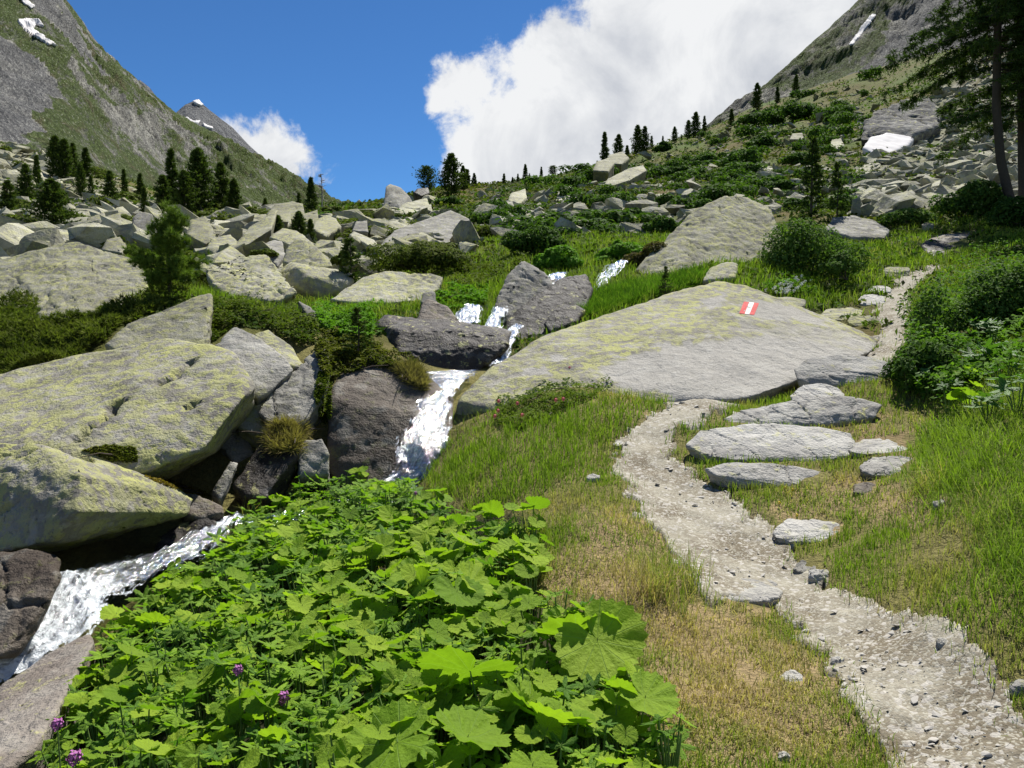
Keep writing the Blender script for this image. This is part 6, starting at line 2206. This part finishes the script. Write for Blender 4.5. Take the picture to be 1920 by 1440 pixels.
def build_bed():
    rs = np.random.default_rng(77)
    placed = []
    tries = 0
    ROUND = [(560, 1500), (640, 1330), (560, 1180), (640, 1060), (760, 1000), (880, 950), (1020, 960), (1020, 1080), (1180, 1150), (1270, 1500)]
    UP = [(440, 1000), (450, 960), (560, 890), (670, 875), (770, 900), (760, 960), (620, 990), (480, 1040)]
    cnt = {'round': 0, 'five': 0, 'three': 0}
    NT_ = 14000
    YY = np.exp(rs.uniform(math.log(2.1), math.log(8.6), NT_))
    XX = rs.uniform(-0.70, 0.22, NT_) * YY
    ZZ = hf(XX, YY)
    # tested at the height of the leaves
    PX, PY = project(XX, YY, ZZ + 0.22)
    inb, inu, inr = in_poly(PX, PY, BED), in_poly(PX, PY, UP), in_poly(PX, PY, ROUND)
    for k_ in np.nonzero(inb)[0]:
        if len(placed) >= 820:
            break
        X, Y, Z = float(XX[k_]), float(YY[k_]), float(ZZ[k_])
        if on_rock(X, Y, Z) is not None:
            continue
        r_ = rs.random()
        if inu[k_]:
            kind = 'three' if r_ < .6 else 'five'
            size, hgt, nl = 0.072, 0.24, 6
            dist = 0.118
        elif inr[k_] and r_ < 0.5 or r_ < 0.09:
            kind = 'round'
            size, hgt, nl = 0.088, 0.25, 4
            dist = 0.125
        else:
            kind = 'five'
            size, hgt, nl = 0.080, 0.24, 6
            dist = 0.125
        size *= min(1.0, 0.62 + 0.12 * (Y - 2.0))
        dist *= min(1.0, 0.72 + 0.09 * (Y - 2.0))
        if any((X - q[0]) ** 2 + (Y - q[1]) ** 2 < dist ** 2 * (0.8 if q[2] != kind else 1) for q in placed):
            continue
        if cnt[kind] >= (300 if kind != 'five' else 300):
            kind = 'round' if kind == 'five' else kind
        if cnt[kind] >= 300:
            continue
        cnt[kind] += 1
        placed.append((X, Y, kind))
        lab = {'round': 'broad round-leaved butterbur plant in the leafy bed beside the stream',
               'five': 'dark lobed-leaved plant in the leafy bed beside the stream',
               'three': 'fresh green three-lobed plant at the upper end of the leafy bed'}[kind]
        nm = {'round': 'butterbur_plant', 'five': 'lobed_leaf_plant', 'three': 'three_lobed_plant'}[kind]
        leafy_plant(X, Y, Z, kind, nl, size * rs.uniform(.8, 1.25), hgt * rs.uniform(.8, 1.3), rs, nm, lab, nm.replace('_', ' ') + 's of the stream bank')
    # named single plants with very big leaves at the front
    for (px, py, s, lab) in ((1115, 1180, .16, 'butterbur with the largest single leaf at the right rim of the bed'),
                             (920, 1290, .15, 'butterbur with a big pale leaf bearing straw bits near the bottom middle'),
                             (810, 1380, .15, 'butterbur with the big rounded leaf at the bottom middle of the picture'),
                             (1180, 1300, .13, 'butterbur at the right lower rim of the bed next to the dry turf'),
                             (1000, 1330, .13, 'butterbur with overlapping leaves between the two biggest ones'),
                             (840, 1090, .13, 'butterbur with grey-green folded leaf in the middle of the bed')):
        z = 0.32
        d = (EYE - z) / ((py - 620) / F)
        w = P(px, py, d)
        Zg = float(hf(np.array([w[0]]), np.array([w[1]]))[0])
        leafy_plant(w[0], w[1], Zg, 'round', 3, s, max(.18, w[2] - Zg), rs, 'butterbur_plant', lab, None)
    # broad plants on the right bank
    for k, (px, py, s) in enumerate(((1790, 690, .12), (1840, 660, .13), (1880, 700, .14), (1760, 640, .10), (1815, 740, .12), (1860, 610, .12), (1900, 640, .13), (1740, 700, .1), (1790, 590, .1),
                                     (1850, 750, .12), (1905, 740, .12), (1700, 690, .09), (1890, 570, .11), (1830, 600, .1), (1775, 740, .1), (1720, 650, .1))):
        d = gd(px, py + 45, 7.5) or 7.5
        w = P(px, py + 45, d)
        leafy_plant(w[0], w[1], w[2], 'dark' if k % 4 else 'round', 8, s * .9, .22 + .08 * (k % 3), rs, 'broad_leaf_plant', 'broad-leaved plant on the bank above the long grass at right', 'broad-leaved plants of the right bank')


build_bed()


# -- purple flower heads above the leaves, yellow flowers in the turf
head = blossom_mesh('flower_head', 90, .035, .022, M['purple'], 3)
for (x, y, sc_, lab) in ((107, 1358, 1.0, 'purple flower head at the left low edge of the leafy bed'), (140, 1421, 1.25, 'purple flower head in the bottom left corner'), (446, 1256, .8, 'small purple flower head in the middle left of the leaves'),
                         (531, 1308, 1.05, 'purple flower head on a long dark stem left of centre'), (779, 925, .7, 'tiny purple flower head at the far rim of the leafy bed')):
    z = 0.42 if y > 1000 else 0.3
    if y < 1000:
        d = 6.4
    else:
        d = 3.0 if x > 200 else 3.1
    w = P(x, y, d)
    zg = float(hf(np.array([w[0]]), np.array([w[1]]))[0])
    e = obj('purple_flower', None, None, None, (w[0], w[1], zg))
    st = obj('stem', STALK, None, e)
    st.scale = (.25, .25, max(.1, w[2] - zg))
    hd = obj('flower_head', head, None, e, (0, 0, w[2] - zg))
    hd.scale = (sc_ * .75,) * 3
    tag(e, lab, 'flower', 'purple flowers above the leafy bed')
ym = blossom_mesh('petals', 14, .010, .018, M['yellow_petal'], 4)
for (x, y, lab) in ((1472, 914, 'yellow flower under the thin lowest step stone'), (1486, 918, 'yellow flower right of another under the lowest step stone'), (1461, 943, 'single yellow flower in dry turf left of the angular stone'),
                    (1494, 966, 'yellow flower right behind the white angular stone'), (1890, 838, 'left one of two yellow flowers in the right-hand long grass'), (1899, 838, 'right one of two yellow flowers in the right-hand long grass')):
    d = gd(x, y + 10, 6)
    w = P(x, y, d)
    zg = float(hf(np.array([w[0]]), np.array([w[1]]))[0])
    e = obj('yellow_flower', None, None, None, (w[0], w[1], zg))
    st = obj('stem', STALK, None, e)
    st.scale = (.12, .12, max(.04, w[2] - zg))
    obj('petals', ym, None, e, (0, 0, max(.04, w[2] - zg)))
    tag(e, lab, 'flower', 'yellow flowers in the turf')


# ------------------------------------------------------------------ grass
def blades(X, Y, Z, L, W, lean, head_, col, rs):
    n = len(X)
    dx, dy = np.cos(head_), np.sin(head_)
    base = np.stack([X, Y, Z], 1)
    side = np.stack([-dy, dx, np.zeros(n)], 1) * (W * .5)[:, None]
    # blades face any way round their own axis
    fw = np.stack([dx, dy, np.zeros(n)], 1)
    rot = rs.uniform(0, 6.28, n)
    side = np.stack([np.cos(rot), np.sin(rot), np.zeros(n)], 1) * (W * .5)[:, None]
    m = base + fw * (lean * L * .35)[:, None]
    m[:, 2] += L * .6
    t = base + fw * (lean * L * 1.0)[:, None]
    t[:, 2] += L * (1.0 - 0.35 * np.clip(lean, 0, 1.5))
    V = np.stack([base - side, base + side, m - side * .75, m + side * .75, t], 1).reshape(-1, 3)
    i = np.arange(n)[:, None] * 5
    Fc = np.concatenate([i + np.array([[0, 1, 3]]), i + np.array([[0, 3, 2]]), i + np.array([[2, 3, 4]])], 0)
    cc = np.repeat(col, 5, 0)
    return V, Fc, cc


LONG = [(1700, 940), (1745, 800), (1790, 760), (1830, 740), (1880, 690), (2100, 640), (2100, 1200), (1880, 1130), (1840, 1000)]
TUFTS = [[(930, 1110), (930, 1040), (1010, 1000), (1030, 1060), (1000, 1100)], [(1170, 1130), (1190, 1080), (1260, 1070), (1260, 1140)], [(430, 990), (470, 930), (540, 920), (520, 960), (450, 1000)],
         [(1255, 1105), (1270, 1070), (1330, 1080), (1330, 1115)]]
LUSH = [(780, 900), (870, 850), (950, 800), (1050, 790), (1200, 720), (1290, 735), (1200, 790), (1130, 830), (1020, 930), (880, 960)]


FRINGE = [[(1285, 868), (1340, 855), (1500, 882), (1480, 904), (1320, 890)], [(1560, 862), (1620, 850), (1640, 892), (1590, 908)], [(1660, 798), (1740, 790), (1770, 870), (1700, 882)], [(1365, 735), (1480, 722), (1482, 756), (1390, 768)],
          [(1590, 698), (1685, 690), (1690, 732), (1600, 748)], [(1330, 905), (1440, 905), (1560, 918), (1500, 935), (1380, 930)], [(1430, 1010), (1590, 1010), (1600, 1035), (1450, 1035)], [(1340, 795), (1480, 790), (1480, 808), (1340, 812)],
          [(1530, 655), (1620, 640), (1640, 655), (1560, 668)], [(1620, 1090), (1720, 1080), (1760, 1140), (1650, 1140)], [(1560, 1170), (1700, 1320), (1660, 1440), (1560, 1260)]]


def build_grass():
    rs = np.random.default_rng(31)
    n = 400000
    # clumped sampling: tuft centres, then blades around each
    nt = 26000
    u = rs.uniform(-0.88, 0.84, nt)
    v = rs.uniform(math.log(2.2), math.log(27.0), nt)
    Yt = np.exp(v)
    Xt = u * Yt
    k = rs.integers(0, nt, n)
    spread = 0.012 + 0.010 * Yt[k]
    X = Xt[k] + rs.normal(0, 1, n) * spread
    Y = Yt[k] + rs.normal(0, 1, n) * spread * 1.4
    Y = np.maximum(Y, 1.6)
    pth, bed, dry, px, py = zone(X + rs.normal(0, .055, n), Y + rs.normal(0, .07, n))
    left = (px < 640) & (py > 560) & (Y < 12) & (px > -170)
    stream = (X < (-0.135 * Y)) & (Y > 7.6) & (Y < 12.5)
    long_ = in_poly(px, py, LONG)
    lush = in_poly(px, py, LUSH)
    tuft = np.zeros(n, bool)
    for q in TUFTS:
        tuft |= in_poly(px, py, q)
    stream |= in_poly(px, py, [(740, 680), (1000, 650), (960, 700), (880, 770), (790, 770)]) & (Y > 9.2) & (Y < 13)
    stony = in_poly(px, py, SADDLE) & (Y > 13) & (rs.random(n) < .93)
    fringe = np.zeros(n, bool)
    for q in FRINGE:
        fringe |= in_poly(px, py, q)
    keep = ~pth & ~left & ~stream & ~stony & (px > -330) & (px < 2150)
    keep &= ~(bed & (rs.random(n) > 0.12))
    keep |= tuft & ~pth
    far_thin = (Y > 12) & (rs.random(n) > 0.75)
    keep &= ~far_thin
    # the meadow thins out in worn dry places
    p3 = np.stack([X, Y, np.zeros(n)], 1)
    bare = fbm(p3 * 2.2 + 50, 3)
    keep &= ~((bare > 0.42) & (Y < 12) & ~long_ & (rs.random(n) < .8))
    idx = np.nonzero(keep)[0]
    Zg = hf(X[idx], Y[idx])
    ok = []
    for i, z in zip(idx, Zg):
        if Y[i] < 24 and on_rock(X[i], Y[i], z) is not None:
            continue
        ok.append(i)
    ok = np.array(ok)
    X, Y, dry, long_, lush, tuft, bed, p3, fringe = X[ok], Y[ok], dry[ok], long_[ok], lush[ok], tuft[ok], bed[ok], p3[ok], fringe[ok]
    Z = hf(X, Y) - 0.01
    n = len(X)
    L = rs.uniform(.030, .075, n) * (1 + Y * .05)
    L = np.where(lush, rs.uniform(.07, .19, n), L)
    L = np.where(fringe, rs.uniform(.05, .13, n), L)
    L = np.where(tuft, rs.uniform(.12, .30, n), L)
    L = np.where(long_, rs.uniform(.06, .24, n), L)
    L = np.where(dry & ~long_ & ~tuft, L * .85, L)
    L = np.where(Y > 13, rs.uniform(.12, .30, n), L)
    W = np.maximum(0.0042, Y / 1050.0) * rs.uniform(.7, 1.3, n)
    dryn = fbm(p3 * 1.3 + 70, 3)
    dr = np.clip(0.06 + dryn * 0.75 + np.where(dry, .60, 0.0) - np.where(lush | long_, .35, 0) - np.where(Y > 12, .15, 0) + rs.normal(0, .16, n), 0, 1)
    green = lerp_cols((0.100, 0.170, 0.016), (0.230, 0.320, 0.040), rs.random(n))
    straw = lerp_cols((0.29, 0.215, 0.095), (0.54, 0.43, 0.23), rs.random(n))
    col = green * (1 - dr[:, None]) + straw * dr[:, None]
    lean = np.abs(rs.normal(.35, .35, n)) + np.where(dry, .25, 0) + np.where(long_, rs.uniform(0, .7, n), 0)
    head_ = rs.uniform(0, 6.28, n)
    V, Fc, cc = blades(X, Y, Z, L, W, lean, head_, col, rs)
    me = mesh_np('grass', V, Fc, cc)
    stuff(obj('grass', me, M['grass']), 'short alpine grass, green and straw coloured, along the trail', 'grass')


build_grass()


def build_heath():
    """tussocks of bilberry and heather over the far slopes"""
    rs = np.random.default_rng(41)
    n = 52000
    u = rs.uniform(-0.82, 0.80, n)
    v = rs.uniform(math.log(11), math.log(190), n)
    Y = np.exp(v)
    X = u * Y
    Z0 = h0(X, Y)
    px, py = project(X, Y, Z0)
    p3 = np.stack([X, Y, np.zeros(n)], 1)
    m = fbm(p3 * 0.16 + 11, 4) + .5 * fbm(p3 * .9, 2)
    stony = in_poly(px, py, SCREE) | in_poly(px, py, TALUS)
    keep = (m + rs.normal(0, .25, n) > np.where(stony, .22, -.25)) & (px > -250) & (px < 2100)
    pth, bed, dry, px, py = zone(X, Y)
    keep &= ~pth & ~((px < 960) & (Y < 12))
    X, Y, p3, m = X[keep], Y[keep], p3[keep], m[keep]
    Z = hf(X, Y)
    ok = np.array([i for i in range(len(X)) if not (Y[i] < 60 and on_rock(X[i], Y[i], Z[i]) is not None)])
    X, Y, p3, Z = X[ok], Y[ok], p3[ok], Z[ok]
    n = len(X)
    t = np.clip(.5 + .9 * fbm(p3 * .11 + 90, 3) + rs.normal(0, .2, n), 0, 1)
    col = lerp_cols((0.045, 0.095, 0.010), (0.095, 0.095, 0.022), t * .8) * rs.uniform(.5, 1.4, (n, 1))
    per = 4
    C = np.repeat(np.stack([X, Y, Z], 1), per, 0)
    sz = np.repeat(np.minimum(0.05 + Y * .0055, .55), per)
    C = C + rs.normal(size=C.shape) * (sz * .9)[:, None] * np.array([1, 1, .0])
    C[:, 2] += sz * rs.uniform(.0, .55, len(C))
    Nn = rs.normal(0, .55, C.shape) + np.array([0, -.2, 1.0])
    V, Fc, cc = leaf_cloud(C, Nn, sz * rs.uniform(.6, 1.2, len(C)), sz * .6, rs, np.repeat(col, per, 0) * rs.uniform(.75, 1.25, (len(C), 1)))
    me = mesh_np('heath', V, Fc, cc)
    stuff(obj('heath', me, M['shrub']), 'dark green and brown heath covering the slopes', 'heath')


build_heath()


# ------------------------------------------------------------------ telling the scattered boulders apart in words
MARKS = [(95, 420, 'the large dark pine'), (118, 300, 'the dark clump of pines'), (205, 350, 'the bushy talus pine'), (271, 425, 'the pointed split slab'), (214, 425, 'the dark-sided block'),
         (371, 340, 'the tallest dark pine'), (425, 370, 'the two columnar conifers'), (480, 430, 'the long tilted slab'), (380, 430, 'the black-fronted block'), (535, 395, 'the shrub-topped boulder'),
         (583, 365, 'the pointed saddle conifer'), (612, 425, 'the rounded grey boulder'), (745, 368, 'the rock tower'), (840, 435, 'the gabled boulder'), (790, 475, 'the rounded juniper'),
         (20, 300, 'the left frame edge'), (40, 360, 'the small pine at the left frame edge'), (850, 330, 'the dense skyline pine'), (655, 480, 'the young bluish spruce'), (560, 475, 'the pale angular block'), (320, 460, 'the young pine'), (150, 480, 'the broad sunlit boulder'),
         (965, 368, 'the squarish hillside boulder'), (1062, 364, 'the boulder below the single larch'), (1172, 330, 'the long white slab'), (1203, 262, 'the twin pines'), (1305, 235, 'the three dark pines'),
         (1420, 180, 'the tall hillside pine'), (1493, 158, 'the upper dark pine'), (1395, 295, 'the largest dark bush'), (1345, 360, 'the wide dark bush'), (1246, 374, 'the round dark bush'), (1235, 418, 'the shrub left of the tall boulder'),
         (1412, 318, 'the sloping hillside boulder'), (1370, 400, 'the tall grey boulder'), (1495, 257, 'the striped boulder'), (1570, 270, 'the dark-bellied boulder'), (1662, 268, 'the big snow patch'), (1710, 200, 'the dark cliff'),
         (1525, 330, 'the thin young larch'), (1571, 360, 'the dark young spruce'), (1688, 372, 'the largest scree boulder'), (1665, 360, 'the dark-sided scree boulder'), (1630, 312, 'the long scree slab'),
         (1820, 365, 'the grey-green shrub'), (1868, 200, 'the bent larch trunk'), (1915, 300, 'the straight larch trunk'), (1000, 440, 'the shrub above the cascade'), (1620, 60, 'the long snow streak'), (1240, 275, 'the small skyline conifers')]
ORD = ['largest', 'second largest', 'third largest', 'fourth largest', 'fifth largest', 'sixth largest', 'seventh largest', 'eighth largest', 'ninth largest', 'tenth largest', 'eleventh largest', 'twelfth largest',
       'thirteenth largest', 'fourteenth largest', 'fifteenth largest', 'sixteenth largest', 'seventeenth largest', 'eighteenth largest', 'nineteenth largest', 'twentieth largest']
ORD += ['twenty-%s largest' % q for q in ('first', 'second', 'third', 'fourth', 'fifth', 'sixth', 'seventh', 'eighth', 'ninth')]
ORD += ['thirtieth largest'] + ['thirty-%s largest' % q for q in ('first', 'second', 'third', 'fourth', 'fifth', 'sixth', 'seventh', 'eighth', 'ninth')]
BED_MARKS = [(107, 1358, 'the leftmost purple flower'), (446, 1256, 'the small purple flower'), (531, 1308, 'the long-stemmed purple flower'), (779, 925, 'the tiny purple flower'), (1115, 1180, 'the largest leaf at the bed rim'),
             (920, 1290, 'the big leaf at bottom middle'), (840, 1090, 'the folded grey-green leaf'), (1180, 1300, 'the last leaves before dry turf'), (420, 985, 'the foam strip'), (180, 1190, 'the pale stream slab'), (740, 900, 'the waterfall foot'),
             (560, 905, 'the small pale rock'), (350, 1045, 'the dark midstream rock'), (1010, 1010, 'the far right bed corner'), (660, 1430, 'the middle of the bottom edge'), (300, 1430, 'the left half of the bottom edge'),
             (560, 1040, 'the middle of the upper bed'), (680, 1180, 'the bed centre'), (300, 1200, 'the left bed half'), (940, 1430, 'the right half of the bottom edge'),
             (1790, 690, 'the dark bank bush'), (1880, 640, 'the right frame edge'), (1815, 740, 'the tip of the long grass'), (1400, 1105, 'the flat grey trail stone'), (1515, 995, 'the white angular stone'), (1440, 890, 'the thin lowest step'),
             (1185, 850, 'the trail bend'), (1300, 745, 'the marked boulder foot'), (1485, 1270, 'the narrow stone in dry turf'), (1570, 1238, 'the white trail-edge stone'), (1772, 1205, 'the bluish stone'), (1800, 1400, 'the bottom right corner'),
             (1650, 1350, 'the left trail edge at bottom'), (1690, 1190, 'the wide trail part'), (1285, 960, 'the middle trail stretch'), (1670, 600, 'the upper trail')]
KINDW = {'butterbur_plant': 'round-leaved butterbur', 'lobed_leaf_plant': 'lobed-leaved plant', 'three_lobed_plant': 'three-lobed fresh plant', 'broad_leaf_plant': 'broad-leaved bank plant', 'path_pebble': 'pale trail pebble', 'heath_bush': 'small green bush',
         'talus_boulder': 'pale talus boulder', 'saddle_boulder': 'pale saddle boulder', 'scree_stone': 'pale scree stone', 'hillside_rock': 'pale hillside rock'}
for lab, items in SCATTERED.items():
    cells = {}
    for (o, X, Y, Z, app) in items:
        px, py = project(np.array([X]), np.array([Y]), np.array([Z]))
        px, py = float(px[0]), float(py[0])
        mk = min(BED_MARKS if Y < 15 else MARKS, key=lambda q: (q[0] - px) ** 2 + (1.6 * (q[1] - py)) ** 2)
        dx, dy = px - mk[0], (py - mk[1]) * 1.6
        a = math.degrees(math.atan2(-dy, dx)) % 360
        where = ['just right of', 'above right of', 'above', 'above left of', 'just left of', 'below left of', 'below', 'below right of'][int((a + 22.5) // 45) % 8]
        where = 'close to' if math.hypot(dx, dy) < 14 else where
        cells.setdefault((mk[2], where, o.name.split('.')[0]), []).append((app, o))
    for (mk, where, _), L in cells.items():
        L.sort(key=lambda q: -q[0])
        for k, (app, o) in enumerate(L):
            kw = KINDW[o.name.split('.')[0]]
            o['label'] = '%s, %s %s %s' % (kw, ORD[k], where, mk) if k < len(ORD) and len(L) > 1 else ('%s, small one %s %s' % (kw, where, mk) if len(L) > 1 else '%s, only one %s %s' % (kw, where, mk))
